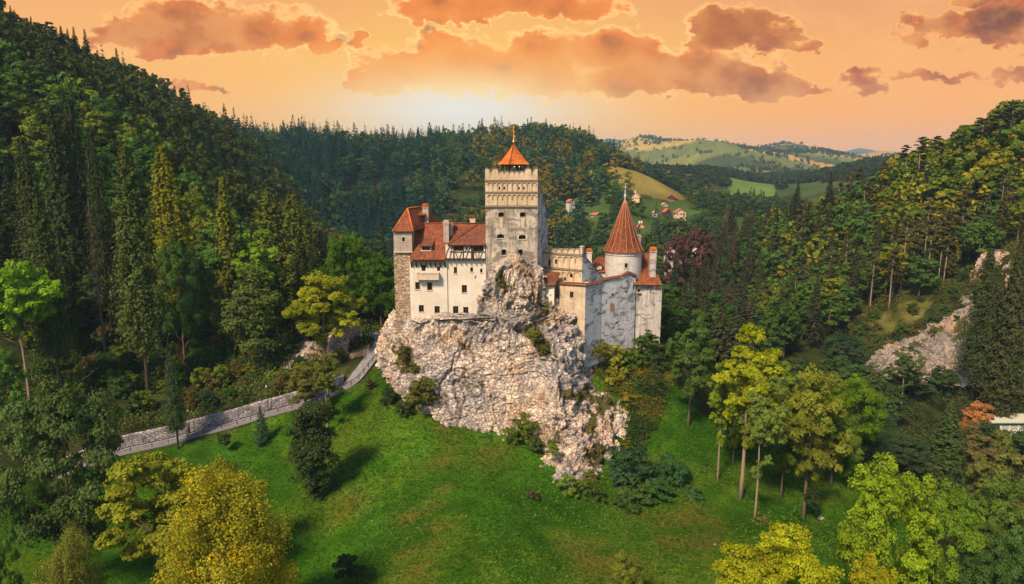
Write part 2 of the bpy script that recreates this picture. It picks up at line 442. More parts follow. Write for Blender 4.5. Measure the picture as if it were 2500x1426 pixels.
# leaves: the colour is the object's own colour times a per-leaf variation
def leafmat(name, trans=.28):
    m = bpy.data.materials.new(name); m.use_nodes = True; t = NT(m.node_tree); m.node_tree.nodes.clear()
    oi = t.n('ShaderNodeObjectInfo'); at = t.n('ShaderNodeAttribute'); at.attribute_name = 'col'
    c = t.mix(1.0, oi.outputs['Color'], at.outputs['Color'], 'MULTIPLY')
    d = t.n('ShaderNodeBsdfDiffuse'); t.link(c, d.inputs[0])
    tr = t.n('ShaderNodeBsdfTranslucent')
    c2 = t.mix(1.0, c, (1.15, 1.1, .55, 1), 'MULTIPLY'); t.link(c2, tr.inputs[0])
    mx = t.n('ShaderNodeMixShader'); mx.inputs[0].default_value = trans
    t.link(d.outputs[0], mx.inputs[1]); t.link(tr.outputs[0], mx.inputs[2])
    o = t.n('ShaderNodeOutputMaterial'); t.link(mx.outputs[0], o.inputs[0]); M[name] = m
leafmat('leaves'); leafmat('needles', .12)
def barkmat(name, c1, c2):
    t, bs = newmat(name); p = gpos(t)
    n = t.noise(scaled(t, p, (3, 3, .7)), 2.0, 5, .65)
    t.link(t.mix(n, (*c1, 1), (*c2, 1)), bs.inputs['Base Color']); bump(t, bs, n, .5, .08)
barkmat('bark', (.07, .05, .036), (.19, .14, .10)); barkmat('pale_bark', (.16, .12, .09), (.36, .28, .20)); barkmat('log_bark', (.26, .2, .14), (.5, .42, .32))
# ------------------------------------------------------------------ the path (centre line, with the height of its surface)
PATH = [(150, 1158, 110), (280, 1108, 112.5), (400, 1080, 115), (460, 1064, 116.5), (560, 1038, 118.5), (640, 1014, 120), (720, 992, 121.5),
        (790, 968, 123), (850, 938, 125), (880, 905, 128), (905, 872, 131.5), (925, 845, 135), (930, 826, 140), (900, 815, 147)]
PW = [P(*q) for q in PATH]
def smooth_line(pts, n=12):
    out = []
    for i in range(len(pts) - 1):
        p0, p1, p2, p3 = pts[max(i - 1, 0)], pts[i], pts[i + 1], pts[min(i + 2, len(pts) - 1)]
        for k in range(n):
            t = k / n
            out.append(.5 * ((2 * p1) + (p2 - p0) * t + (2 * p0 - 5 * p1 + 4 * p2 - p3) * t * t + (3 * p1 - p0 - 3 * p2 + p3) * t ** 3))
    out.append(pts[-1]); return out
PL = smooth_line(PW)
PLa = np.array([tuple(p) for p in PL])
def path_near(x, y):
    """distance to the path centre line, its height there, and the signed side (>0 = uphill side)"""
    best = np.full(len(x), 1e9); zz = np.zeros(len(x)); side = np.zeros(len(x))
    for a, b in zip(PLa[:-1], PLa[1:]):
        d = b[:2] - a[:2]; L = (d ** 2).sum()
        t = np.clip(((x - a[0]) * d[0] + (y - a[1]) * d[1]) / L, 0, 1)
        ex = x - (a[0] + d[0] * t); ey = y - (a[1] + d[1] * t); dd = np.hypot(ex, ey)
        nr = dd < best
        best = np.where(nr, dd, best); zz = np.where(nr, a[2] + (b[2] - a[2]) * t, zz)
        side = np.where(nr, np.sign(d[0] * ey - d[1] * ex), side)
    return best, zz, side

# ------------------------------------------------------------------ the ground: photo-read spots (px, py, depth, height of canopy above ground)
G = [(1200, 1426, 72), (1200, 1250, 84), (1100, 1030, 110), (1000, 1100, 103), (1400, 1175, 97), (1340, 1120, 101), (1330, 1060, 107), (900, 935, 123),
     (1230, 1042, 108), (1060, 1018, 110), (990, 1015, 111), (950, 940, 120),
     (700, 1080, 111), (650, 1150, 105), (750, 1300, 88), (900, 1200, 94), (1000, 1420, 72), (1400, 1300, 84),
     (1470, 1165, 99), (1540, 1110, 104), (1560, 1000, 112), (1600, 870, 126), (1480, 930, 118), (1640, 930, 121),
     (1680, 1050, 110), (1800, 1220, 95), (1960, 1270, 91), (1600, 1330, 80), (1750, 1426, 70), (1500, 1426, 72), (1740, 1180, 98), (2000, 1180, 100), (1840, 1250, 93),
     (2200, 1050, 140), (2450, 1060, 148), (2100, 925, 163), (2350, 895, 166), (2250, 900, 165), (2480, 790, 172), (2480, 640, 180), (2150, 780, 185), (2000, 850, 172), (2350, 780, 176),
     (2200, 700, 196), (2300, 680, 198), (2400, 640, 198), (1650, 900, 150), (1700, 840, 175),
     (2500, 270, 240, 21), (2350, 310, 250, 21), (2200, 376, 260, 20), (2000, 458, 270, 19), (1850, 525, 275, 17), (1750, 572, 290, 17),
     (2500, 450, 215, 16), (2300, 520, 220, 16), (2100, 560, 225, 16), (1950, 640, 220, 16), (1800, 690, 220, 16), (1700, 640, 280, 14),
     (365, 965, 128), (250, 872, 142), (75, 1000, 119), (120, 915, 130), (500, 800, 160), (560, 900, 138), (700, 830, 148), (850, 850, 142), (650, 950, 128), (800, 780, 165), (900, 700, 200, 14),
     (0, 5, 245, 18), (100, 65, 255, 18), (220, 150, 265, 17), (320, 200, 280, 16), (400, 232, 300, 16), (500, 268, 330, 16), (600, 345, 345, 16), (700, 440, 350, 16), (790, 540, 350, 16),
     (0, 230, 185, 17), (200, 270, 195, 17), (350, 310, 205, 17), (500, 420, 230, 17), (600, 480, 250, 17), (700, 530, 260, 16), (0, 500, 160, 16), (200, 560, 165, 16),
     (540, 272, 440, 20), (620, 297, 500, 21), (700, 295, 540, 21), (800, 303, 570, 21), (950, 313, 600, 21), (1080, 305, 620, 21), (1200, 297, 640, 21), (1330, 304, 620, 16), (1440, 335, 600, 15), (1500, 372, 580, 14), (1600, 425, 560, 13), (1680, 455, 560, 13),
     (850, 480, 400, 16), (1000, 450, 430, 16), (1100, 420, 470, 16), (1250, 380, 540, 15), (1400, 420, 500, 12), (900, 600, 300, 14), (1400, 640, 300, 12), (1100, 600, 320, 14),
     (1505, 405, 520), (1600, 440, 500), (1685, 487, 480), (1460, 430, 490), (1440, 530, 430), (1550, 492, 450), (1650, 480, 470), (1640, 532, 430), (1560, 562, 390), (1665, 612, 330), (1400, 495, 450), (1500, 520, 420), (1800, 495, 480),
     (1750, 400, 900, 12), (1850, 475, 760), (1900, 460, 820), (1700, 470, 620, 12), (1780, 450, 700, 12), (1900, 430, 1000, 12), (1650, 400, 1100, 12),
     (1520, 350, 2500, 8), (1600, 342, 2500, 8), (1700, 355, 2400, 8), (1800, 346, 2300, 8), (1950, 352, 2300, 8), (2050, 372, 2300, 8), (2150, 388, 2300, 6), (2300, 395, 2300, 6), (2480, 395, 2300, 6),
     (1700, 395, 1700), (1800, 400, 1600), (1900, 395, 1700), (2050, 420, 1500), (1650, 365, 2100), (1580, 400, 1700), (1850, 435, 1200), (2000, 440, 1200)]
gp = []; gz = []
def dom(x, y): return np.stack([x / np.maximum(y, 8.0) * 1.0, np.log(np.maximum(y, 8.0)) * .62], 1)
for g in G:
    p = P(g[0], g[1], g[2]); gp.append((p.x, p.y)); gz.append(p.z - (g[3] if len(g) > 3 else 0))
for (x, y, z) in [(-60, 70, -6), (-30, 60, -5), (-25, 85, -5), (-45, 95, -6), (-75, 100, -4), (0, 25, -4), (-30, 25, -6), (30, 25, -5), (60, 40, -8), (50, 70, -7), (70, 85, -9), (45, 95, -8), (80, 110, -11), (100, 130, -13),
                  (-120, 110, 8), (-160, 130, 45), (-250, 200, 100), (-320, 300, 120), (-400, 500, 120), (120, 140, -10), (160, 170, 10), (250, 230, 55), (330, 300, 80), (400, 500, 60),
                  (30, 320, -4), (150, 360, 5), (60, 250, -5), (-30, 220, 6), (-10, 160, 6), (20, 150, 8), (10, 135, 12), (45, 170, -2), (110, 340, 12), (250, 420, 20), (170, 500, 14), (330, 700, 20), (500, 1000, 40),
                  (-250, 600, 50), (-100, 800, 40), (-600, 1000, 120), (-100, 1500, 40), (-800, 2500, 90), (100, 1000, 30), (300, 1200, 20), (1800, 2500, 80), (1500, 1200, 120),
                  (0, 3500, 60), (2000, 4000, 50), (900, 3600, 40), (-3000, 5000, 60), (0, 7000, 0), (5000, 7000, 0), (-5000, 9000, 0), (0, 12000, 0), (9000, 12000, 0), (-9000, 12000, 0)]:
    gp.append((x, y)); gz.append(z)
for i in range(0, len(PW)):
    p = PW[i]; gp.append((p.x, p.y)); gz.append(p.z)
    if i < 9:                                    # the bank held up by the retaining wall
        gp.append((p.x - 1.0, p.y + 4.0)); gz.append(p.z + 2.2)
gp = np.array(gp); gz = np.array(gz)
_t = TPS(dom(gp[:, 0], gp[:, 1]), gz, 3e-4)
def ground(x, y, rough=True):
    x = np.atleast_1d(np.asarray(x, float)); y = np.atleast_1d(np.asarray(y, float))
    z = _t(dom(x, y))
    if rough:
        p = np.stack([x, y, np.zeros_like(x)], 1)
        amp = np.clip(y / 100, .3, 6)
        z = z + fbm(p * .09, 4, 3) * .35 + fbm(p * .02 + 3, 3, 5) * np.clip((y - 150) / 120, 0, 1) * 2.2 + fbm(p * np.array([.0055, .0016, 1]) + 9, 3, 8) * np.clip((y - 700) / 800, 0, 1) * 22
    n = (y > 100) & (y < 152) & (x < -14)
    if n.any():
        d, pz, side = path_near(x[n], y[n])
        zz = z[n]
        wdt = np.clip((d - 1.7) / 1.6, 0, 1); up = side > 0
        wup = np.clip((d - 2.2) / .3, 0, 1)
        ww = np.where(up & (x[n] < -28), wup, wdt)
        ww = ww * ww * (3 - 2 * ww)
        z[n] = zz * ww + (pz - .18) * (1 - ww)
    return z
def gz1(x, y): return float(ground([x], [y])[0])
def hit(px, py, y0=30, y1=3000):
    """where the line of sight through a photo pixel meets the ground"""
    Ys = np.exp(np.linspace(math.log(y0), math.log(y1), 1200)); dx, dy, dz = ray(px, py)
    zr = H + dz / dy * Ys; zg = ground(dx / dy * Ys, Ys)
    b = np.nonzero(zr < zg)[0]
    k = b[0] if len(b) else len(Ys) - 1
    return Vector((dx / dy * Ys[k], Ys[k], zg[k]))

us = np.concatenate([np.linspace(-1.7, -.8, 90)[:-1], np.linspace(-.8, .8, 860), np.linspace(.8, 1.7, 90)[1:]])
ys = np.concatenate([np.exp(np.linspace(math.log(12), math.log(60), 60))[:-1], np.linspace(60, 160, 210)[:-1],
                     np.exp(np.linspace(math.log(160), math.log(800), 230))[:-1], np.exp(np.linspace(math.log(800), math.log(6300), 130))])
UU, YY = np.meshgrid(us, ys); gx = (UU * YY).ravel(); gy = YY.ravel()
gzv = ground(gx, gy)
# what grows on the ground, in world coordinates
def poly_in(px, py, poly):
    ins = np.zeros(len(px), bool); n = len(poly)
    for i in range(n):
        (x1, y1), (x2, y2) = poly[i], poly[(i + 1) % n]
        c = ((y1 > py) != (y2 > py)) & (px < (x2 - x1) * (py - y1) / (y2 - y1 + 1e-12) + x1)
        ins ^= c
    return ins
MEADOW = [(-200, 60), (60, 40)]
def W2(*pp): return [tuple(P(*q)[:2]) for q in pp]
meadow_poly = W2((150, 1172, 108), (400, 1098, 113), (640, 1028, 118), (850, 950, 123), (930, 900, 128), (1000, 900, 130), (1330, 900, 126), (1600, 900, 124), (1700, 980, 116), (1850, 1060, 112), (2060, 1100, 112), (2250, 1200, 100), (2250, 1426, 70)) + [(30, 30), (-60, 30), (-80, 90)]
hill_meadow = W2((1440, 405, 525), (1505, 400, 545), (1560, 412, 540), (1690, 492, 478), (1640, 482, 455), (1560, 476, 462), (1500, 458, 478), (1440, 440, 490))
far_meadow = W2((1770, 458, 900), (1890, 455, 900), (1900, 480, 700), (1790, 492, 640))
slope_grass = W2((2080, 775, 184), (2220, 735, 189), (2280, 765, 186), (2240, 805, 180), (2150, 830, 178))
sand = W2((850, 880, 132), (860, 850, 138), (900, 850, 138), (905, 870, 133))
inm = poly_in(gx, gy, meadow_poly)
pos = np.stack([gx, gy, np.zeros_like(gx)], 1)
n1 = fbm(pos * .05, 4, 21); n2 = fbm(pos * .35, 4, 22); n3 = fbm(pos * .012, 3, 23)
def A(c): return np.array(c)[None]
n5 = fbm(pos * .11 + 31, 4, 29)
grass = A((.030, .098, .007)) * (1 + .28 * n1[:, None] + .25 * n2[:, None]) + A((.028, .016, .003)) * np.clip(n5 * 1.6 + n2 * .5, 0, 1)[:, None]
dryspot = np.zeros(len(gx))
for (a, b, c, r) in [(1660, 1345, 80, 7), (1080, 1150, 98, 3.5), (1060, 1300, 82, 2), (1100, 1040, 108, 3), (1650, 1290, 86, 8), (1200, 1120, 100, 4), (1500, 1400, 75, 6), (850, 1250, 92, 2.5), (1000, 1250, 86, 2.0), (1020, 1400, 73, 2.2), (1100, 1100, 103, 2.5), (1000,1330,79,2.5), (1120, 1070, 106, 1.6), (1075, 1200, 92, 1.8), (1055, 1250, 87, 1.8), (1035, 1350, 78, 1.8), (1020, 1400, 74, 1.8), (820, 1180, 98, 3), (1450, 1350, 79, 4)]:
    q = P(a, b, c); dryspot = np.maximum(dryspot, np.exp(-((gx - q.x) ** 2 + (gy - q.y) ** 2) / r ** 2))
TRK = [P(1100, 1035, 109), P(1085, 1100, 103), P(1070, 1200, 92.5), P(1050, 1300, 82), P(1010, 1426, 72)]
for off in (-1.0, 1.0):
    for a, b in zip(TRK[:-1], TRK[1:]):
        dx_, dy_ = b.x - a.x, b.y - a.y; tt = np.clip(((gx - a.x - off) * dx_ + (gy - a.y) * dy_) / (dx_ ** 2 + dy_ ** 2), 0, 1)
        dd = np.hypot(gx - a.x - off - dx_ * tt, gy - a.y - dy_ * tt); dryspot = np.maximum(dryspot, .55 * np.exp(-(dd / .55) ** 2) * (.7 + .6 * n1))
dryspot = np.clip(dryspot * (.8 + n2 * .8), 0, 1)
grass = grass * (1 - dryspot[:, None] * .8) + A((.095, .085, .018)) * dryspot[:, None] * .8
floor = A((.030, .040, .014)) * (1 + .5 * n2[:, None])
col = np.where(inm[:, None], grass, floor)
hm = poly_in(gx, gy, hill_meadow)
col = np.where(hm[:, None], A((.17, .15, .045)) * (1 + .3 * n1[:, None]), col)
fm = poly_in(gx, gy, far_meadow)
col = np.where(fm[:, None], A((.10, .17, .04)) * (1 + .2 * n1[:, None]), col)
sg = poly_in(gx, gy, slope_grass)
col = np.where(sg[:, None], A((.075, .080, .022)) * (1 + .7 * n2[:, None] + .5 * n1[:, None]), col)
vil = (gy > 300) & (gy < 560) & (gx > 25) & (gx < 170) & ~hm
col = np.where((vil & (n3 + n1 * .6 > -.1))[:, None], A((.045, .080, .022)) * (1 + .3 * n1[:, None]), col)
# strip fields running down the far ridge
far = gy > 1100
fx = gx * .80 + gy * .45; strip = np.floor(fx / 75 + fbm(pos * .0016, 3, 41) * 1.3).astype(np.int64)
hs = _hash(strip, np.floor(gy / 420).astype(np.int64), strip * 0, 5)
pal = np.array([(.42, .32, .09), (.19, .21, .06), (.05, .075, .03), (.36, .26, .09), (.13, .17, .05), (.46, .30, .10), (.05, .07, .03)])
fc = pal[(hs * 6.99).astype(int)] * (1 + .2 * n1[:, None] + .2 * n2[:, None]) * .78
col = np.where(far[:, None], fc, col)
mid = (gy > 560) & (gy <= 1100) & ~fm
col = np.where(mid[:, None], A((.045, .07, .022)) * (1 + .3 * n1[:, None]), col)
sd_ = poly_in(gx, gy, sand)
col = np.where(sd_[:, None], A((.36, .27, .20)) * (1 + .2 * n2[:, None]), col)
me = grid_mesh('ground', np.stack([gx, gy, gzv], 1), len(us), len(ys), {'col': np.clip(col, .004, .8)})
t, bs = newmat('ground'); p = gpos(t)
at = t.n('ShaderNodeAttribute'); at.attribute_name = 'col'
nf = t.noise(p, 2.6, 6, .7); nc = t.noise(p, .35, 5, .6)
c = t.mix(t.ss(nf, .25, .75), t.mix(1.0, at.outputs[0], (.42, .48, .4, 1), 'MULTIPLY'), t.mix(1.0, at.outputs[0], (1.75, 1.55, 1.4, 1), 'MULTIPLY'))
c = t.mix(t.ss(nc, .4, .7, 0, .35), c, t.mix(1.0, c, (.75, .8, .7, 1), 'MULTIPLY'))
t.link(c, bs.inputs['Base Color']); bs.inputs['Roughness'].default_value = 1; bs.inputs['Specular IOR Level'].default_value = 0
bump(t, bs, nf, .9, .25)
me.materials.append(M['ground'])
tag(link('ground', me), kind='structure')

# distant blue mountains, a real range some kilometres off
def mountains():
    X0 = np.linspace(200, 3600, 260); V = []
    prof = [(1440, 352), (1480, 336), (1520, 341), (1560, 348), (1610, 340), (1640, 341), (1670, 349), (1700, 349), (1740, 346), (1760, 341), (1785, 352), (1860, 356), (1960, 358), (2060, 368), (2095, 360), (2130, 366), (2200, 385), (2400, 392), (2600, 388)]
    D = 4600
    px = 1250 + X0 / D * F / 1.0 * (D / (D * CP))
    ht = np.interp(px, [a for a, b in prof], [P(a, b, D).z for a, b in prof])
    nv = 24
    for j in range(nv):
        f = j / (nv - 1); k = 1 - abs(f - .5) * 2
        Yr = D + (f - .5) * 2400
        q = np.stack([X0, np.full_like(X0, Yr), np.zeros_like(X0)], 1)
        z = -40 + (ht + 40) * (k ** .8) + fbm(q * .0028, 4, 61) * 16 * k * (1 - k ** 6)
        V.append(np.stack([X0 * (Yr / D), np.full_like(X0, Yr), z], 1))
    me = grid_mesh('mountains', np.concatenate(V), len(X0), nv)
    t, bs = newmat('mountains'); p = gpos(t); bs.inputs['Roughness'].default_value = 1
    t.link(t.mix(t.ss(t.noise(p, .0022, 5, .6), .4, .6), (.03, .05, .035, 1), (.09, .10, .05, 1)), bs.inputs['Base Color'])
    me.materials.append(M['mountains']); tag(link('mountains', me), kind='structure')
mountains()

# ------------------------------------------------------------------ rock
t, bs = newmat('rock'); p = gpos(t)
at = t.n('ShaderNodeAttribute'); at.attribute_name = 'col'
v = t.n('ShaderNodeTexVoronoi', feature='DISTANCE_TO_EDGE'); v.inputs['Scale'].default_value = 1.0
wv = t.n('ShaderNodeVectorMath', operation='ADD'); t.link(p, wv.inputs[0])
nz = t.noise(p, 1.3, 3, .5, 0, True); sc_ = scaled(t, nz, (.5, .5, .5)); t.link(sc_, wv.inputs[1])
t.link(scaled(t, wv.outputs[0], (1.7, 1.7, 1.9)), v.inputs['Vector'])
crack = t.ss(v.outputs[0], .0, .09)
fine = t.noise(p, 5.0, 6, .7); mid_ = t.noise(p, 1.1, 5, .65)
c = t.mix(t.ss(mid_, .32, .7), t.mix(1.0, at.outputs[0], (.62, .62, .68, 1), 'MULTIPLY'), t.mix(1.0, at.outputs[0], (1.2, 1.13, 1.08, 1), 'MULTIPLY'))
c = t.mix(t.m('SUBTRACT', 1, crack), c, t.mix(1.0, at.outputs[0], (.32, .25, .2, 1), 'MULTIPLY'))
c = t.mix(t.ss(fine, .45, .75, 0, .35), c, (.16, .13, .11, 1))
t.link(c, bs.inputs['Base Color']); bs.inputs['Roughness'].default_value = .95
bump(t, bs, t.m('ADD', t.m('MULTIPLY', crack, .6), fine), .8, .22)

def rock_sheet(name, rows, depth_pts, nu, nv, wrap_l, wrap_r, back_top=None, amp=1.0, moss=(), cream=(.60, .525, .44), grey=(.43, .41, .405), seed=1, kind='structure', mossy=0.0, stone=1.0):
    """rows: (py, left px, right px) outline of the rock face; depth_pts: (px, py, depth). The face is wrapped back on both sides and over the top."""
    tp = TPS([(a / 100, b / 100) for a, b, c in depth_pts], [c for a, b, c in depth_pts], 1e-2)
    pys = np.array([r[0] for r in rows], float)
    v = np.linspace(0, 1, nv); py = pys[0] + (pys[-1] - pys[0]) * v
    L = np.interp(py, pys, [r[1] for r in rows]); R = np.interp(py, pys, [r[2] for r in rows])
    nw = nu // 6
    s = np.concatenate([np.linspace(-1, 0, nw, endpoint=False), np.linspace(0, 1, nu - 2 * nw), np.linspace(1, 2, nw + 1)[1:]])
    SS, PY = np.meshgrid(s, py); LL = np.repeat(L[:, None], len(s), 1); RR = np.repeat(R[:, None], len(s), 1)
    inn = np.clip(SS, 0, 1); PX = LL + (RR - LL) * inn
    Yd = tp(np.stack([PX.ravel() / 100, PY.ravel() / 100], 1)).reshape(PX.shape)
    edge = np.minimum(inn, 1 - inn) * (RR - LL) / 1667 * 118
    rnd = 2.2 * (1 - np.clip(edge / 2.6, 0, 1)) ** 2 * (np.clip((PY - 690) / 80, .12, 1) if name == 'cliff' and seed == 2 else 1)
    Yd = Yd + rnd
    a = (PX - 1250) / F; b = -(PY - 713) / F
    dy = CP + b * SP; dz = -SP + b * CP
    X = a / dy * Yd; Zz = H + dz / dy * Yd
    wl = np.clip(-SS, 0, 1) ** 1.2; wr = np.clip(SS - 1, 0, 1) ** 1.2
    Yd = Yd + wl * wrap_l + wr * wrap_r
    X = X - np.sin(wl * 1.6) * 1.0 + np.sin(wr * 1.6) * 1.0
    V = np.stack([X.ravel(), Yd.ravel(), Zz.ravel()], 1); ncol = len(s)
    if back_top:
        add = []; top = V[:ncol]
        for k in range(6, 0, -1):
            q = top.copy(); q[:, 1] += back_top * k / 6; q[:, 2] += .4 * math.sin(k); add.append(q)
        V = np.concatenate(add + [V])
        PXa = np.concatenate([np.repeat(PX[:1], 6, 0), PX]); PYa = np.concatenate([np.repeat(PY[:1], 6, 0), PY]); nvv = nv + 6
    else: PXa, PYa, nvv = PX, PY, nv
    # craggy relief along the surface normal
    G3 = V.reshape(nvv, ncol, 3); du = np.gradient(G3, axis=1); dv = np.gradient(G3, axis=0)
    N = np.cross(du, dv); N /= np.linalg.norm(N, axis=2, keepdims=True) + 1e-9; N = N.reshape(-1, 3); N[N[:, 1] > 0] *= 1
    if N[(nvv // 2) * ncol + ncol // 2][1] > 0: N = -N
    wp = V + np.stack([fbm(V * .3, 3, seed + 50), fbm(V * .3 + 7, 3, seed + 51), fbm(V * .3 + 13, 3, seed + 52)], 1) * .8
    big = fbm(V * np.array([.16, .16, .09]) + seed, 4, seed) * 1.25
    rib = (1 - np.abs(fbm(wp * np.array([.30, .30, .07]) + 5, 4, seed + 4))) ** 2 * .75
    rib2 = ((1 - np.abs(fbm(wp * np.array([.52, .52, .09]) + 25, 3, seed + 6))) ** 3 - .45) * 1.1
    pxf, pyf = PXa.ravel(), PYa.ravel()
    if seed == 2: msn = np.clip(1.15 - ((pxf - 1170) / 190) ** 4 - ((pyf - 935) / 105) ** 4 + fbm(V * .2, 3, 99) * .4, 0, 1)
    else: msn = np.zeros(len(V))
    crg = 1 - msn
    wz = np.where(msn > .5, 1.0, .55)
    q1 = wp * .5 + V * .5; q1 = q1 * np.array([.80, .80, 1.0]); q1[:, 2] *= wz; q2 = V * np.array([1.7, 1.7, 2.1]); q2[:, 2] *= wz
    d1, d2, cid = worley(q1, seed + 9)
    e1, e2, cid2 = worley(q2, seed + 19)
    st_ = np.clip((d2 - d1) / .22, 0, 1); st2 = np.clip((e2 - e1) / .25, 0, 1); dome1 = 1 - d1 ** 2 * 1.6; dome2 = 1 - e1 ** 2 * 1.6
    crk = np.clip(np.abs(fbm(wp * np.array([.15, .15, .035]) + 61, 3, seed + 70)) / .06, 0, 1); crk2 = np.clip(np.abs(fbm(wp * np.array([.05, .05, .20]) + 81, 3, seed + 71)) / .035, 0, 1)
    crk = np.minimum(crk, .45 + .55 * crk2); stk = np.clip(fbm(V * np.array([.55, .55, .05]) + 15, 4, seed + 72) * 2.2, 0, 1)[:, None]
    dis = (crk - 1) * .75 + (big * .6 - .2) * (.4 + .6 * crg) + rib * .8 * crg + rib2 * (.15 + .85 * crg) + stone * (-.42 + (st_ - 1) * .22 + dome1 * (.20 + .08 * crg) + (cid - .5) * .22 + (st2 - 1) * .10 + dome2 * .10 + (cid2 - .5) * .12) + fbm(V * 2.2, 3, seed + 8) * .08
    V = V + N * (dis * amp)[:, None]
    # colour: pale limestone, weathered grey patches, ochre stains, moss in set places
    n1 = fbm(V * .16, 4, seed + 31); n2 = fbm(V * .8, 4, seed + 32)
    g = np.clip((n1 + .3 * n2) * 1.6 + .3, 0, 1)[:, None]
    c = A(cream) * (1 - g) + A(grey) * g
    c = c * (.86 + .50 * cid[:, None] * .8 + .22 * cid2[:, None])
    c = c * (.58 + .42 * np.clip(st_ * 1.5, 0, 1))[:, None] * (.75 + .25 * st2)[:, None] * 1.16 * (.62 + .38 * crk)[:, None]  # occlusion shade put into the colour along stone creases; cracks also darker
    c = c * (1 - stk * .42) + A((.26, .25, .265)) * stk * .42
    och = np.clip((fbm(V * .25 + 40, 4, seed + 33) - .35) * 3, 0, 1)[:, None]
    c = c * (1 - och * .5) + A((.52, .33, .17)) * och * .5
    mo = np.full(len(V), -.6 + mossy)
    for (mx, my, rx, ry) in moss:
        mo = np.maximum(mo, .85 - ((pxf - mx) / rx) ** 2 - ((pyf - my) / ry) ** 2)
    mo = np.clip((mo + n2 * .9 + n1 * .3) * 2.5, 0, 1)[:, None]
    c = c * (1 - mo) + (A((.075, .075, .018)) * (1 + .6 * n2[:, None])) * mo
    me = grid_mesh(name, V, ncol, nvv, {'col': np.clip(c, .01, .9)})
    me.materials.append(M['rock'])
    return link(name, me), V

rows = [(636, 1256, 1300), (648, 1236, 1312), (660, 1216, 1318), (675, 1202, 1322), (700, 1188, 1328), (725, 1172, 1332), (737, 1170, 1358), (750, 1165, 1382), (765, 1166, 1405), (776, 1168, 1425), (777.5, 1000, 1427), (782, 955, 1429), (800, 950, 1436), (830, 938, 1443), (860, 926, 1448), (885, 926, 1450), (915, 935, 1452), (940, 950, 1458),
        (965, 968, 1490), (990, 985, 1512), (1010, 1010, 1520), (1040, 1030, 1530), (1060, 1040, 1534), (1090, 1045, 1532), (1130, 1050, 1520), (1200, 1055, 1500)]
dp = [(1250, 640, 116.4), (1205, 655, 115.6), (1315, 655, 115.8), (1190, 700, 114.2), (1328, 700, 114.8), (1260, 680, 114.6), (1240, 730, 113.6), (1180, 740, 115.5), (1310, 740, 114.5), (1200, 770, 114.5), (1300, 770, 113.8), (1360, 745, 116), (1400, 770, 116.3), (1425, 780, 117),
      (1000, 780, 117.2), (960, 785, 119), (1080, 782, 116.6), (1160, 784, 115.6), (940, 850, 120), (1000, 830, 115.6), (1100, 850, 113.5), (1250, 860, 112.3), (1330, 850, 111.5), (1380, 830, 113), (1440, 830, 117), (1000, 930, 113.0),
      (950, 920, 119), (1100, 950, 110.8), (1250, 950, 109.6), (1318, 930, 110.2), (1362, 930, 105.6), (1405, 900, 112), (1450, 920, 117.5), (1330, 880, 110.5), (1360, 870, 108.8), (1060, 1020, 109), (1230, 1040, 107), (1310, 1010, 106.6), (1365, 1020, 101.6), (1405, 1010, 106.5), (1480, 990, 110),
      (1330, 1060, 104.5), (1350, 1120, 100), (1400, 1160, 96.8), (1410, 1080, 101), (1450, 1090, 102), (1520, 1080, 104.5), (1480, 1150, 100.5), (1060, 1120, 105), (1200, 1140, 102), (1330, 1200, 95.5), (1420, 1200, 94), (1500, 1200, 98)]
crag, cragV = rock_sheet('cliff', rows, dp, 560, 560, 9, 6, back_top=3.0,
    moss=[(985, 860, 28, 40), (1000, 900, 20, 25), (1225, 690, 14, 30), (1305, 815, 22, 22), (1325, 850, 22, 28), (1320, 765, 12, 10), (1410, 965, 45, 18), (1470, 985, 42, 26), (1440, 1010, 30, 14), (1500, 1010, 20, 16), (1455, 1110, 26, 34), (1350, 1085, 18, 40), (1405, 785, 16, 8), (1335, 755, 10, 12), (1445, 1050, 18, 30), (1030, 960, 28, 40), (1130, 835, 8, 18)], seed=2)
crag['kind'] = 'structure'
# ------------------------------------------------------------------ castle
def bis_m(L): return Vector(L)
def wall_quads(mb, A_, B_, z0, za, zb, holes, reveal, mbr):
    """vertical wall from A to B (2D) seen from its outside (A left, B right), with real openings.
    holes: (u0,u1,z0,z1) along the wall in metres. Reveals go into mbr."""
    A_, B_ = Vector((A_[0], A_[1], 0)), Vector((B_[0], B_[1], 0)); L = (B_ - A_).length; d = (B_ - A_) / L
    inn = Vector((-d.y, d.x, 0))
    cu = sorted({0.0, L} | {h[0] for h in holes} | {h[1] for h in holes}); zt = min(za, zb)
    cz = sorted({z0} | {h[2] for h in holes} | {h[3] for h in holes}); cz = [z for z in cz if z < zt]
    def pt(u, z): return A_ + d * u + Vector((0, 0, z))
    for i in range(len(cu) - 1):
        u0, u1 = cu[i], cu[i + 1]
        for j in range(len(cz)):
            zl = cz[j]
            if j + 1 < len(cz): z1a = z1b = cz[j + 1]
            else: z1a = za + (zb - za) * u0 / L; z1b = za + (zb - za) * u1 / L
            mu, mz = (u0 + u1) / 2, (zl + min(z1a, z1b)) / 2
            if any(h[0] < mu < h[1] and h[2] < mz < h[3] for h in holes): continue
            mb.add([pt(u0, zl), pt(u1, zl), pt(u1, z1b), pt(u0, z1a)], [(0, 1, 2, 3)])
    for (a, b, c, e) in holes:
        q = [pt(a, c), pt(b, c), pt(b, e), pt(a, e)]; r = [v + inn * reveal for v in q]
        mb.add(q + r, [(0, 4, 5, 1), (1, 5, 6, 2), (2, 6, 7, 3), (3, 7, 4, 0)])
    return d, inn
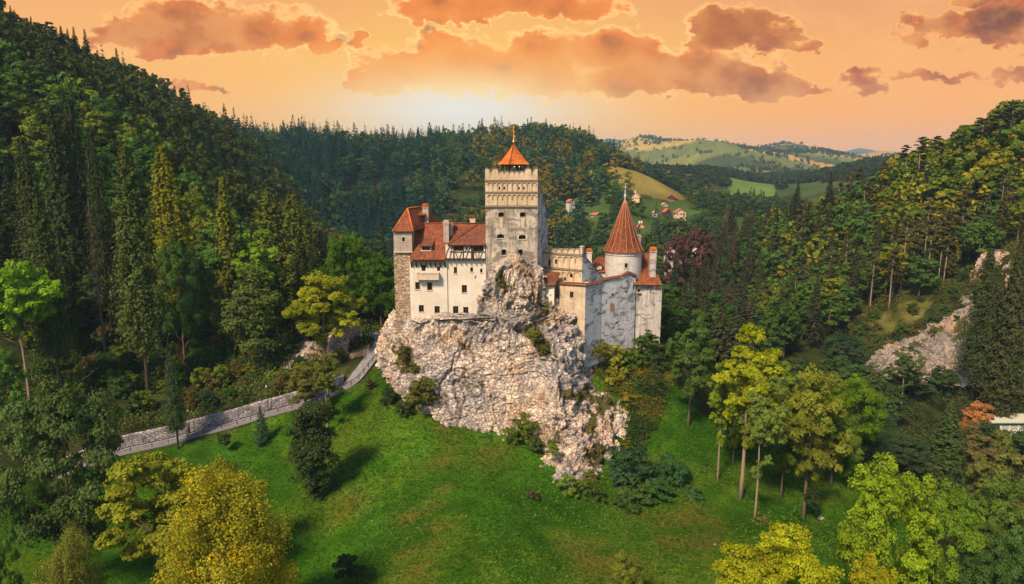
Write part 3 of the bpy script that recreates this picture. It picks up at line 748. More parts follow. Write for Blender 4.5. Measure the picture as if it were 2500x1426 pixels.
class Face:
    """a vertical wall face between two plan points; converts photo pixels to wall coordinates"""
    def __init__(s, A_, B_):
        s.A = Vector((A_[0], A_[1], 0)); s.B = Vector((B_[0], B_[1], 0)); s.L = (s.B - s.A).length; s.d = (s.B - s.A) / s.L
        s.inn = Vector((-s.d.y, s.d.x, 0)); s.holes = []
    def uz(s, px, py):
        dx, dy, dz = ray(px, py)          # t*(dx,dy) = A + u d
        det = dx * (-s.d.y) - dy * (-s.d.x)
        t = (s.A.x * (-s.d.y) - s.A.y * (-s.d.x)) / det
        x, y = t * dx, t * dy
        return (x - s.A.x) * s.d.x + (y - s.A.y) * s.d.y, H + dz * t
    def pt(s, u, z, out=0.0): return s.A + s.d * u + Vector((0, 0, z)) - s.inn * out
    def P(s, px, py, out=0.0):
        u, z = s.uz(px, py); return s.pt(u, z, out)
    def rect(s, x0, y0, x1, y1):
        ua, zb = s.uz(x0, (y0 + y1) / 2)[0], s.uz((x0 + x1) / 2, y0)[1]; ub, za = s.uz(x1, (y0 + y1) / 2)[0], s.uz((x0 + x1) / 2, y1)[1]
        return ua, ub, za, zb
    def box(s, mb, u0, u1, z0, z1, o0, o1):
        """box lying on the face from depth o0 to o1 outwards"""
        c = s.pt((u0 + u1) / 2, (z0 + z1) / 2, (o0 + o1) / 2)
        return mb.box(c, (abs(u1 - u0), abs(o1 - o0), abs(z1 - z0)), ax=(s.d, -s.inn, Vector((0, 0, 1))))
def window(face, r, parent, arched=False, frame='window_frame', trim=None, mull=1, sill=True, pane='window_dark', depth=.38, wallmat=None):
    """frame with a recessed pane in an opening of the face"""
    u0, u1, z0, z1 = r; wd = u1 - u0
    f = MB(); t_ = min(.09, wd * .13); o = -depth + .10
    e = .004
    face.box(f, u0 + e, u0 + t_, z0 + e, z1 - e, o - .08, o); face.box(f, u1 - t_, u1 - e, z0 + e, z1 - e, o - .08, o)
    face.box(f, u0 + t_, u1 - t_, z1 - t_, z1 - e, o - .08, o); face.box(f, u0 + t_, u1 - t_, z0 + e, z0 + t_, o - .08, o)
    if mull and wd > .55:
        face.box(f, (u0 + u1) / 2 - .03, (u0 + u1) / 2 + .03, z0 + t_, z1 - t_, o - .07, o - .012)
        face.box(f, u0 + t_, (u0 + u1) / 2 - .03, z0 + (z1 - z0) * .62, z0 + (z1 - z0) * .62 + .05, o - .07, o - .016)
        face.box(f, (u0 + u1) / 2 + .03, u1 - t_, z0 + (z1 - z0) * .62, z0 + (z1 - z0) * .62 + .05, o - .07, o - .016)
    wo_ = f.build('window', M[frame], parent)
    g = MB(); face.box(g, u0 + t_ - .01, u1 - t_ + .01, z0 + t_ - .01, z1 - t_ + .01, o - .06, o - .045); g.build('pane', M[pane], wo_)
    if sill:
        s_ = MB(); face.box(s_, u0 - .08, u1 + .08, z0 - .10, z0 - .003, -.02, .10); s_.build('sill', M[trim or 'stone_trim'], wo_)
    if trim:
        q = MB(); w_ = .11
        face.box(q, u0 - w_, u0 - .003, z0, z1 + w_, -.02, .035); face.box(q, u1 + .003, u1 + w_, z0, z1 + w_, -.02, .035); face.box(q, u0 - .003, u1 + .003, z1 + .003, z1 + w_, -.02, .035)
        q.build('surround', M[trim], wo_)
    if arched:                          # fills the upper corners of the opening so that it ends in a flat arch
        sp = MB(); rise = min(wd * .32, (z1 - z0) * .5); n = 8; uc = (u0 + u1) / 2
        for sgn in (-1, 1):
            arc = [(uc + sgn * wd / 2 * math.sin(a), z1 - rise + rise * math.cos(a)) for a in [math.pi / 2 * k / n for k in range(n + 1)]]
            corner = (uc + sgn * wd / 2, z1)
            pts = [face.pt(u, z, -.002) for u, z in arc] + [face.pt(*corner, -.002)]
            sp.prism(pts, face.inn * (depth - .12))
        sp.build('arch', wallmat or M['stone_trim'], wo_)
    return wo_
def slab_roof(mb, polys, th=.22):
    for q in polys: mb.slab(q, th)
def ridge_caps(mb, segs, r=.13):
    for a, b in segs: mb.tube([a, b], r, 6)
def chimney(parent, x, y, z0, z1, wx, wy, mat='chimney_plaster', cap='roof_tiles', name='chimney', gable=True):
    c = MB(); c.box((x, y, (z0 + z1) / 2), (wx, wy, z1 - z0)); c.box((x, y, z1 - .12), (wx + .18, wy + .18, .22)); o = c.build(name, M[mat], parent)
    k = MB()
    if gable:
        a = wx / 2 + .14; b = wy / 2 + .14; h = wx * .55
        k.prism([(x - a, y - b, z1 + .003), (x + a, y - b, z1 + .003), (x + a * .7, y - b, z1 + h), (x - a * .7, y - b, z1 + h)], (0, 2 * b, 0))
    else: k.box((x, y, z1 + .10), (wx + .3, wy + .3, .18))
    k.build('chimney_cap', M[cap], o); return o

# ---- west wing: the long white facade
wing = empty('castle_wing', P(1090, 780, 121), 'long white plastered castle wing with red tiled roof, small dark windows and timbered upper corner', 'castle building')
Yf = 118.0
fa = Face(P(1001, 700, Yf)[:2], P(1092, 700, Yf)[:2]); fb = Face(P(1092, 700, Yf + .22)[:2], P(1187, 700, Yf + .22)[:2])
z_eave = P(1045, 634, Yf).z; zb = P(1100, 800, Yf).z - 2.0
WA = [(1014, 689, 1025, 707), (1043, 690, 1055, 709), (1022.5, 745, 1034.7, 762), (1061, 747.6, 1073.7, 765), (1029, 647, 1039, 662), (1067, 651, 1074.5, 662)]
WB = [(1108, 652, 1116, 668), (1148, 653, 1155, 664), (1172, 656, 1178, 666), (1127.5, 696, 1140, 715), (1106, 747.6, 1119, 766), (1131, 749.6, 1143.7, 768), (1159, 673, 1163, 681)]
body = MB(); ha = [fa.rect(*r) for r in WA]; hb = [fb.rect(*r) for r in WB]
wall_quads(body, fa.A, fa.B, zb, z_eave, z_eave, ha, .45, body)
wall_quads(body, fb.A, fb.B, zb, P(1140, 633, Yf).z, P(1140, 633, Yf).z, hb, .45, body)
zt = z_eave; Yb = 132.0
body.add([fa.A + Vector((0, Yb - Yf, zb)), fa.A + Vector((0, 0, zb)), fa.A + Vector((0, 0, zt)), fa.A + Vector((0, Yb - Yf, zt))], [(0, 1, 2, 3)])
body.add([fa.B + Vector((0, 0, zb)), fb.A + Vector((0, 0, zb)), fb.A + Vector((0, 0, zt)), fa.B + Vector((0, 0, zt))], [(0, 1, 2, 3)])
body.add([fa.A + Vector((0, Yb - Yf, zb)), fb.B + Vector((0, Yb - Yf, zb)), fb.B + Vector((0, Yb - Yf, zt)), fa.A + Vector((0, Yb - Yf, zt))], [(3, 2, 1, 0)])
body.add([fa.A + Vector((0, .5, zt)), fb.B + Vector((0, .5, zt)), fb.B + Vector((0, Yb - Yf, zt)), fa.A + Vector((0, Yb - Yf, zt))], [(0, 1, 2, 3)])
body.build('wall', M['white_plaster'], wing, recalc=False)
for i, r in enumerate(ha): window(fa, r, wing, trim='stone_trim' if i < 2 else None, sill=i < 4, mull=1)
for i, r in enumerate(hb): window(fb, r, wing, sill=i not in (6,), pane='white_trim' if i == 6 else 'window_dark')
# main roof
Ye, Yr = 117.1, 124.0
e0, e1 = P(1001, 634, Ye), P(1086, 637, Ye); zr = P(1100, 546, Yr).z
r0, r1 = P(1013, 546, Yr), P(1190, 546, Yr); r0.z = r1.z = zr; e1.z = e0.z
e2 = Vector((P(1190, 634, Ye).x, Ye, e0.z))
kx = lambda px: P(px, 600, 121).x
roof = MB()
roof.slab([e0, e1, P(1096, 603, 119.4), Vector((P(1100, 546, Yr).x, Yr, zr)), r0], .2)
sx0 = (e0.z - zr) / (Ye - Yr)
def onroof(x, y): return Vector((x, y, zr + (y - Yr) * sx0 * 1.0))
roof.slab([onroof(P(1096, 603, 119.4).x, 119.4), onroof(e2.x, 119.4), r1, Vector((P(1100, 546, Yr).x, Yr, zr))], .2)
bk0, bk1 = Vector((r0.x, 131.2, e0.z - .2)), Vector((r1.x, 131.2, e0.z - .2))
roof.slab([r0, r1, bk1, bk0], .2)
rf = roof.build('roof', M['roof_tiles'], wing)
cp = MB(); ridge_caps(cp, [(r0 + Vector((0, 0, .05)), r1 + Vector((0, 0, .05)))], .16); cp.build('ridge', M['roof_tiles'], rf)
# eaves beam and its curved brackets
eb = MB(); eb.box(((e0.x + e1.x) / 2 - .1, Yf - .55, e0.z - .38), (e1.x - e0.x - .1, .25, .22)); eb.build('eaves_beam', M['dark_timber'], wing)
for k in range(8):
    px = 1005 + k * 11.6; x = P(px, 640, Yf).x; z = e0.z - .5
    b = MB(); b.prism([(x - .11, Yf - .01, z), (x - .11, Yf - .78, z), (x - .11, Yf - .72, z - .3), (x - .11, Yf - .35, z - .62), (x - .11, Yf - .01, z - 1.05)], (.22, 0, 0))
    b.build('bracket', M['dark_timber'], wing)
# timber framed storey
tf = Face(P(1088, 620, Yf - .35)[:2], P(1184, 620, Yf - .35)[:2])
z0t = tf.uz(1140, 633)[1]; z1t = tf.uz(1140, 597)[1]
tm = MB(); tmr = []
opn = [tf.rect(1108.5, 599.5, 1130, 613), tf.rect(1156, 599.5, 1181, 614)]
wall_quads(tm, tf.A, tf.B, z0t, z1t, z1t, opn, .5, tm)
tm.add([tf.A + Vector((0, 0, z0t)), tf.A + Vector((0, 1.6, z0t)), tf.A + Vector((0, 1.6, z1t)), tf.A + Vector((0, 0, z1t))], [(3, 2, 1, 0)])
tm.add([tf.A + Vector((0, 0, z0t)), tf.B + Vector((0, 0, z0t)), tf.B + Vector((0, .4, z0t)), tf.A + Vector((0, .4, z0t))], [(0, 1, 2, 3)])
tw = tm.build('timbered_storey', M['white_plaster'], wing, recalc=False)
for r in opn:
    g = MB(); tf.box(g, r[0], r[1], r[2], r[3], -.5, -.42)
    wo_ = g.build('window', M['window_dark'], tw); g = MB()
    n_ = 5
    for k in range(1, n_):
        u = r[0] + (r[1] - r[0]) * k / n_; tf.box(g, u - .04, u + .04, r[2], r[3], -.38, -.30)
    g.build('glazing_bars', M['window_frame'], wo_)
tb = MB()
def beam(x0, y0, x1, y1, w_=.17):
    a, b = tf.P(x0, y0, .02), tf.P(x1, y1, .02); tb.bar(a, b, .12, w_, up=Vector((0, -1, 0)))
def beam2(x0, y0, x1, y1, w_=.17, o=.03):
    a, b = tf.P(x0, y0, o), tf.P(x1, y1, o); tb.bar(a, b, w_, .12, up=Vector((0, -1, 0)))
beam2(1086, 632, 1184, 632.5, .24, .06); beam2(1094, 598.5, 1184, 598.5, .2, .05)
beam2(1098, 614.8, 1184, 615, .16, .035)
for x in (1108, 1131, 1156): beam2(x, 599, x, 631, .19, .045)
beam2(1152, 599, 1152, 631, .3, .055)
for (a, b, c, d) in [(1105, 600, 1098, 631), (1112, 616, 1118, 631), (1127, 616, 1122, 631), (1135, 600, 1144, 614), (1144, 600, 1135, 614), (1137, 631, 1149, 600), (1160, 616, 1165, 631), (1178, 616, 1172, 631), (1169, 599, 1169, 631), (1098, 600, 1091, 616), (1091,616,1088,631)]:
    beam2(a, b, c, d, .13, .02)
tb.build('timber_frame', M['dark_timber'], tw)
for k in range(8):
    x = P(1096 + k * 12.2, 634, Yf).x; b = MB(); b.box((x, Yf - .35, z0t - .2), (.2, .65, .2)); b.build('beam_end', M['dark_timber'], tw)
# its lower, browner roof
q0, q1 = P(1093, 598.5, Yf - .95), P(1186, 598.5, Yf - .95); q1.z = q0.z
hipt = P(1166, 549, 122.8); q3 = P(1187, 549, 122.8); q3.z = hipt.z
rb = MB(); rb.slab([q0, q1, q3, hipt], .18); rb.slab([q0, hipt, Vector((q0.x + .6, 121.2, q0.z + .9))], .18)
tr_ = rb.build('lean_roof', M['dark_roof_tiles'], wing)
cp = MB(); ridge_caps(cp, [(q0 + Vector((0, 0, .04)), hipt + Vector((0, 0, .06)))], .11); cp.build('ridge', M['roof_tiles'], tr_)
# dormer
dz0 = P(1043, 613, 118.6).z; dz1 = P(1043, 599, 118.6).z; dx0, dx1 = P(1028, 605, 118.6).x, P(1052, 605, 118.6).x
dm = MB(); dm.box(((dx0 + dx1) / 2, 119.9, (dz0 + dz1) / 2), (dx1 - dx0, 2.4, dz1 - dz0)); dmo = dm.build('dormer', M['white_trim'], wing)
g = MB(); g.box(((dx0 + dx1) / 2, 118.66, (dz0 + dz1) / 2 + .05), (dx1 - dx0 - .25, .08, dz1 - dz0 - .28)); g.build('window', M['window_dark'], dmo)
g = MB()
for k in range(5): g.box((dx0 + .2 + (dx1 - dx0 - .4) * k / 4, 118.6, (dz0 + dz1) / 2 + .05), (.07, .05, dz1 - dz0 - .3))
g.build('glazing_bars', M['window_frame'], dmo)
g = MB(); g.slab([(dx0 - .25, 118.2, dz1 - .1), (dx1 + .25, 118.2, dz1 - .1), (dx1 + .55, 121.3, dz1 + 1.0), (dx0 + .4, 121.3, dz1 + 1.0)], .15); g.build('dormer_roof', M['dark_roof_tiles'], dmo)
# chimneys
a = P(1090, 600, 120.6); chimney(wing, a.x, 120.8, a.z - 1.2, P(1090, 545, 120.6).z, .95, .95, cap='chimney_plaster')
a = P(1099, 590, 122); chimney(wing, a.x + .1, 122.0, a.z - 1.2, P(1098, 542, 122).z, .85, .85, cap='dark_roof_tiles')
a = P(1154, 548, 126); chimney(wing, a.x, 126.0, a.z - 1.6, P(1154, 533, 126).z, .95, .95, mat='white_plaster')
# balcony
bal = MB(); r = fa.rect(1019.5, 664, 1073, 681)
bz0, bz1 = r[2], r[3]; u0, u1 = r[0], r[1]
fa.box(bal, u0, u1, bz0, bz0 + .16, 0.0, 1.15)
bo = bal.build('balcony', M['stone_trim'], wing)
g = MB(); 
n_ = 4
for k in range(n_):
    a, b = u0 + (u1 - u0) * k / n_, u0 + (u1 - u0) * (k + 1) / n_
    fa.box(g, a + .05, b - .05, bz0 + .16, bz1 - .12, 1.00, 1.10)
for k in range(n_ + 1):
    a = u0 + (u1 - u0) * k / n_; a = min(max(a, u0 + .07), u1 - .07); fa.box(g, a - .07, a + .07, bz0 + .16, bz1 - .12, .97, 1.14)
fa.box(g, u0 - .05, u1 + .05, bz1 - .12, bz1, .93, 1.2)
for uu in (u0, u1 - .12): fa.box(g, uu, uu + .12, bz0 + .16, bz1 - .02, 0.0, .95)
g.build('parapet', M['stone_trim'], bo)
for k in range(4):
    u = u0 + .35 + (u1 - u0 - .7) * k / 3
    c_ = MB(); a = fa.pt(u - .12, bz0 - .003); c_.prism([a, a - fa.inn * .95, a - fa.inn * .9 + Vector((0, 0, -.2)), a - fa.inn * .35 + Vector((0, 0, -.42)), a + Vector((0, 0, -.65))], fa.d * .24)
    c_.build('corbel', M['stone_trim'], bo)

# ---- square stone tower at the left end
st_t = empty('stone_tower', P(983, 780, 120), 'narrow square stone tower with hipped red roof at the left end of the white wing', 'tower')
T0, T1 = P(963.5, 700, 118.6), P(1003, 700, 118.6); zlo = P(983, 800, 118.6).z - 2.0; zm = P(983, 613, 118.6).z; zu = P(983, 567, 118.2).z
lo = MB(); lo.prism([(T0.x, 118.6, zlo), (T1.x, 118.6, zlo), (T1.x, 130, zlo), (T0.x, 130, zlo)], (0, 0, zm - zlo)); lo.build('stone_shaft', M['tower_masonry'], st_t)
U0, U1 = P(961.5, 600, 118.35), P(1006, 600, 118.35)
ff = Face((U0.x, 118.35), (U1.x, 118.35)); hu = [ff.rect(981.5, 579, 988.5, 590)]
up = MB(); wall_quads(up, ff.A, ff.B, zm, zu, zu, hu, .4, up)
for (a, b) in [((U1.x, 118.35), (U1.x, 131)), ((U1.x, 131), (U0.x, 131)), ((U0.x, 131), (U0.x, 118.35))]:
    up.add([(a[0], a[1], zm), (b[0], b[1], zm), (b[0], b[1], zu), (a[0], a[1], zu)], [(0, 1, 2, 3)])
up.add([(U0.x, 118.35, zm), (U1.x, 118.35, zm), (U1.x, 131, zm), (U0.x, 131, zm)], [(3, 2, 1, 0)])
uo = up.build('upper_storey', M['chimney_plaster'], st_t, recalc=False); window(ff, hu[0], st_t, trim='stone_trim', mull=0)
mo_ = MB(); mo_.box(((U0.x + U1.x) / 2, 124.4, zm - .12), (U1.x - U0.x + .1, 12.5, .2)); mo_.build('moulding', M['stone_trim'], st_t)
rt = MB(); ea = P(958, 565, 117.8); eb_ = P(1009, 566.5, 117.8); eb_.z = ea.z; ra = P(995, 508.5, 122.2); rbk = P(1036, 508.5, 128.5); rbk.z = ra.z
er = P(1077, 549, 131.5); er.z = ea.z + .5; el_ = Vector((ea.x, 131.5, ea.z))
rt.slab([ea, eb_, ra], .2); rt.slab([eb_, er, rbk, ra], .2); rt.slab([ra, rbk, el_, ea], .2); rt.slab([rbk, er, el_], .2)
ro = rt.build('roof', M['roof_tiles'], st_t)
cp = MB(); ridge_caps(cp, [(ea, ra), (eb_, ra), (ra, rbk)], .13); cp.build('ridge', M['bright_roof_tiles'], ro)
a = P(1040, 540, 125); chimney(st_t, a.x, 125, a.z - 1.5, P(1040, 505, 125).z, 1.05, 1.05, cap='bright_roof_tiles')
a = P(1029, 532, 124); b = MB(); b.box((a.x, 124.9, a.z), (1.1, 1.9, 1.1)); do = b.build('dormer', M['window_dark'], st_t)
b = MB(); b.slab([(a.x - .8, 123.6, a.z + .55), (a.x + .8, 123.6, a.z + .55), (a.x + .7, 126, a.z + 1.2), (a.x - .7, 126, a.z + 1.2)], .14); b.build('dormer_roof', M['dark_roof_tiles'], do)

# ---- keep
keep = empty('keep_tower', P(1250, 660, 122), 'tall square keep with scalloped battlements, two blind arcade bands and a small orange turret roof', 'tower')
K0, K1 = P(1185, 500, 117.6), P(1312.5, 500, 117.6); K2 = P(1337.5, 590, 129.5)
kf = Face((K0.x, 117.6), (K1.x, 117.6)); kr = Face((K1.x, 117.6), (K2.x, 129.5))
zk0 = P(1250, 700, 117.6).z - 3; zs1 = kf.uz(1250, 503.5)[1]
low = [(1216.5, 518.3, 1230, 530), (1269, 518, 1283, 530), (1213, 571.6, 1231, 582), (1266, 573.5, 1284, 584.5), (1224.6, 608.6, 1236, 623.6), (1265, 608.8, 1276, 624.5)]
hl = [kf.rect(*r) for r in low]; hr = [kr.rect(1322.8, 570, 1326.2, 584)]
kb = MB(); wall_quads(kb, kf.A, kf.B, zk0, zs1, zs1, hl, .7, kb)
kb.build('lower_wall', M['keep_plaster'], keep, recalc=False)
sl = MB(); zr_b = kr.uz(1337.3, 556)[1]
# right-hand side wall: its top drops in a convex line towards the back
prof = [(1312.6, 441), (1319.5, 462), (1328, 490), (1334, 522), (1337.2, 552)]
pu = [kr.uz(*q) for q in prof]; pu[0] = (0.0, pu[0][1])
h_ = hr[0]; L_ = kr.L
zlim = min(z for u, z in pu) - .3
wall_quads(sl, kr.A, kr.B, zk0, zlim, zlim, hr, .6, sl)
for i in range(len(pu) - 1):
    (ua, za), (ub, zb_) = pu[i], pu[i + 1]
    sl.add([kr.pt(ua, zlim), kr.pt(ub, zlim), kr.pt(ub, zb_), kr.pt(ua, za)], [(0, 1, 2, 3)])
sl.add([kr.pt(L_, zk0), Vector((K0.x, 129.5, zk0)), Vector((K0.x, 129.5, zb_)), kr.pt(L_, zb_)], [(0, 1, 2, 3)])
sl.add([Vector((K0.x, 129.5, zk0)), Vector((K0.x, 117.6, zk0)), Vector((K0.x, 117.6, pu[0][1])), Vector((K0.x, 129.5, pu[0][1] - 3))], [(0, 1, 2, 3)])
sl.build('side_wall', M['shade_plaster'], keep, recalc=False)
kro = MB()
for i in range(len(pu) - 1):
    (ua, za), (ub, zb_) = pu[i], pu[i + 1]
    kro.slab([kr.pt(ua, za - .25, -.3), kr.pt(ub, zb_ - .25, -.3), Vector((K0.x + .3, 117.6 + 11.9 * ub / L_, zb_ - .25)), Vector((K0.x + .3, 117.6 + 11.9 * ua / L_, za - .25))], .2)
kro.build('roof', M['dark_roof_tiles'], keep)
for i, r in enumerate(hl): window(kf, r, keep, arched=True, mull=0, sill=(i in (2, 3, 4, 5)), depth=.6, trim=None, wallmat=M['keep_plaster'], frame='window_frame')
window(kr, hr[0], keep, arched=True, mull=0, sill=False, depth=.5, wallmat=M['shade_plaster'])
fr = MB(); r = hl[3]; kf.box(fr, r[0] - .1, r[1] + .1, r[2] - .12, r[2] - .002, -.02, .05); kf.box(fr, r[0] - .12, r[0] - .005, r[2], r[3] - .1, -.02, .05); kf.box(fr, r[1] + .005, r[1] + .12, r[2], r[3] - .1, -.02, .05); fr.build('surround', M['white_trim'], keep)
for (a, b, c, d) in [(1218.5, 533, 1228, 556), (1272, 533, 1281, 556)]:
    r = kf.rect(a, b, c, d); fr = MB(); w_ = .1
    kf.box(fr, r[0] - w_, r[0], r[2], r[3], -.02, .05); kf.box(fr, r[1], r[1] + w_, r[2], r[3], -.02, .05)
    fo = fr.build('niche', M['dark_trim'], keep)
    fr = MB(); kf.box(fr, r[0] + .005, r[1] - .005, r[2], r[3], -.02, .018); fr.build('niche_panel', M['pale_keep_plaster'], fo)
# upper storey with the blind arcades
zs2 = kf.uz(1250, 469)[1]; zs3 = kf.uz(1250, 440)[1]
sw = [(1217.2, 456, 1221, 463.6), (1229, 456, 1233, 463.6), (1265, 456, 1269, 463.6), (1277.2, 456, 1281.2, 463.6)]
hs_ = [kf.rect(*r) for r in sw]
ub_ = MB(); wall_quads(ub_, kf.A, kf.B, zs1, zs3, zs3, hs_, .5, ub_)
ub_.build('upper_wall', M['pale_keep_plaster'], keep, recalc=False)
for r in hs_: window(kf, r, keep, mull=0, sill=False, depth=.4)
for z_, h1, o_ in [(zs1, .30, .28), (zs2, .20, .20), (zs3, .22, .24)]:
    m_ = MB(); kf.box(m_, -.12, kf.L + .12, z_ - h1 / 2, z_ + h1 / 2, -.05, o_)
    if z_ == zs1: kf.box(m_, -.06, kf.L + .06, z_ - h1 / 2 - .22, z_ - h1 / 2 - .002, -.05, .13)
    m_.build('string_course', M['dark_trim'], keep)
    m_ = MB(); kr.box(m_, -.0, .6, z_ - h1 / 2, z_ + h1 / 2, .003, .12); m_.build('string_course', M['dark_trim'], keep)
def arcade(face, parent, xs, ytop, ybot, full, th=.12, mat='arch_trim', rr=.085):
    """row of round arches on thin colonnettes standing proud of the wall"""
    for i in range(len(xs) - 1):
        ua, zt_ = face.uz(xs[i], ytop); ub2, _ = face.uz(xs[i + 1], ytop); zbm = face.uz(xs[i], ybot)[1]
        rad = (ub2 - ua) / 2 - .04; uc = (ua + ub2) / 2; zc = zt_ - rad
        m = MB(); n = 10
        pts = [(uc + rad * math.cos(a), zc + rad * math.sin(a)) for a in [math.pi * k / n for k in range(n + 1)]]
        for (p1, p2) in zip(pts[:-1], pts[1:]): m.bar(face.pt(p1[0], p1[1], .09), face.pt(p2[0], p2[1], .09), .15, .15, up=Vector((0, -1, 0)))
        m.build('arch', M[mat], parent)
        if i > 0:
            m = MB(); zb2 = zbm if full[i - 1] else zc - (zc - zbm) * .28
            u_ = ua
            face.box(m, u_ - .06, u_ + .06, zb2, zc, -.02, .14)
            face.box(m, u_ - .13, u_ + .13, zc - .18, zc - .02, -.02, .19); face.box(m, u_ - .11, u_ + .11, zb2 - .12, zb2, -.02, .17)
            m.build('colonnette', M[mat], parent)
xs1 = [1189.5 + (1310 - 1189.5) * k / 10 for k in range(11)]
arcade(kf, keep, xs1, 444.5, 466, [1] * 9)
arcade(kf, keep, xs1, 474.5, 497, [0, 1, 0, 1, 0, 1, 0, 1, 0])
# panel edges at the corners
# battlements: two tall merlons at each end, five lower rounded ones between
def merlon(face, x0, x1, ytop, parent, mat='pale_keep_plaster', th=.6, base=None, horn=0):
    ua, zt_ = face.uz(x0, ytop); ub2, _ = face.uz(x1, ytop); z0 = base
    n = 10; w_ = ub2 - ua; pts = [(ua + .02, z0), (ub2 - .02, z0)]
    if horn == 0:
        rise = min(w_ * .45, .55)
        pts += [(ua + w_ * (.5 + .48 * math.cos(a)), zt_ - rise + rise * math.sin(a)) for a in [math.pi * k / n for k in range(n + 1)]]
    elif horn == 1: pts += [(ub2 - .02, zt_ - .95), (ub2 - w_ * .25, zt_ - .35), (ub2 - w_ * .55, zt_ - .05), (ua + .02, zt_)]
    else: pts += [(ub2 - .02, zt_), (ua + w_ * .55, zt_ - .05), (ua + w_ * .25, zt_ - .35), (ua + .02, zt_ - .95)]
    m = MB(); m.prism([face.pt(u, z, .05) for u, z in pts], face.inn * th); mo2 = m.build('merlon', M[mat], parent)
    m = MB()
    top = pts[2:]
    for (p1, p2) in zip(top[:-1], top[1:]): m.bar(face.pt(p1[0], p1[1], -.2), face.pt(p2[0], p2[1], -.2), .75, .09, up=Vector((p2[1]-p1[1], 0, -(p2[0]-p1[0]))))
    m.build('coping', M['dark_trim'], mo2)
zB = zs3 + .11
mer = [(1184.8, 1198.4, 409.5, 1), (1199, 1216.4, 409.8, 0), (1216.6, 1230, 417, 0), (1230.4, 1242.5, 417, 0), (1243, 1254.8, 417, 0), (1255.2, 1267, 417, 0), (1267.4, 1279.6, 417, 0), (1280, 1297.5, 409.5, 0), (1298, 1312.8, 409.5, 2)]
pb = MB(); kf.box(pb, 0, kf.L, zB, zB + .55, -.55, .02); pb.build('parapet', M['pale_keep_plaster'], keep)
for (a, b, c, hh) in mer: merlon(kf, a, b, c, keep, base=zB + .3, horn=hh)
for side_x in (K0.x,):
    lf = Face((side_x, 129), (side_x, 117.7))
    for k in range(7):
        m = MB(); u0_, u1_ = k * 1.6 + .05, k * 1.6 + 1.5
        m.prism([lf.pt(u, z, 0) for u, z in [(u0_, zB - .3), (u1_, zB - .3), (u1_, zB + 1.2), ((u0_ + u1_) / 2, zB + 1.6), (u0_, zB + 1.2)]], lf.inn * .5); m.build('merlon', M['pale_keep_plaster'], keep)
# turret on top
tc_ = P(1254, 402, 121.5); rot = math.radians(28)
def sq(r, z, a=rot): return [Vector((tc_.x + r * math.cos(a + math.pi / 4 + k * math.pi / 2), tc_.y + r * math.sin(a + math.pi / 4 + k * math.pi / 2), z)) for k in range(4)]
ze = tc_.z + .05; za_ = P(1254.5, 352, 121.5).z; hgt = za_ - ze
tr2 = MB(); prof2 = [(3.02, 0.0), (2.45, .13), (1.85, .32), (1.2, .56), (.6, .79), (.06, 1.0)]
rings = [sq(r, ze + hgt * k, math.radians(30)) for r, k in prof2]
vs = [v for r in rings for v in r]; fs = [(i * 4 + k, i * 4 + (k + 1) % 4, (i + 1) * 4 + (k + 1) % 4, (i + 1) * 4 + k) for i in range(len(rings) - 1) for k in range(4)] + [(0, 1, 2, 3)[::-1], tuple(len(vs) - 4 + k for k in range(4))]
tr2.add(vs, fs); tro = tr2.build('turret_roof', M['bright_roof_tiles'], keep)
cp = MB()
for k in range(4): cp.tube([rings[i][k] + Vector((0, 0, .02)) for i in range(len(rings))], .08, 6)
cp.build('ridge', M['roof_tiles'], tro)
zt0 = zs3 - 3.0
for k, q in enumerate(sq(2.0, zt0, math.radians(30)) + sq(1.45, zt0, math.radians(75))):
    m = MB(); m.box((q.x, q.y, (zt0 + ze) / 2), (.24, .24, ze - zt0 - .03), rz=rot); m.build('post', M['dark_timber'], keep)
m = MB(); m.box((tc_.x, tc_.y, ze - .16), (3.1, 3.1, .2), rz=math.radians(30)); m.box((tc_.x, tc_.y, P(1254, 420, 121.5).z - .6), (2.7, 2.7, 1.2), rz=math.radians(30)); m.build('turret_frame', M['dark_timber'], keep)
fn = MB(); fn.lathe((tc_.x, tc_.y, za_ - .1), [(.10, 0), (.10, .25), (.22, .35), (.27, .52), (.2, .7), (.07, .8), (.055, 1.6), (.04, 3.2), (0.0, 3.25)], 10)
fn.box((tc_.x, tc_.y, za_ + 2.15), (.5, .06, .08)); fn.box((tc_.x + .1, tc_.y, za_ + 1.35), (.34, .05, .3)); fn.build('finial', M['gilt'], keep)
tl, bl = newmat('lamp_glow'); bl.inputs['Emission Color'].default_value = (1, .75, .4, 1); bl.inputs['Emission Strength'].default_value = 1.0; bl.inputs['Base Color'].default_value = (.5, .3, .1, 1)
for px in (1255.5, 1268):
    q = P(px, 407, 119.4); m = MB(); m.lathe(q, [(0, -.10), (.07, -.05), (.08, .04), (0, .10)], 8); m.build('lamp', M['lamp_glow'], keep)

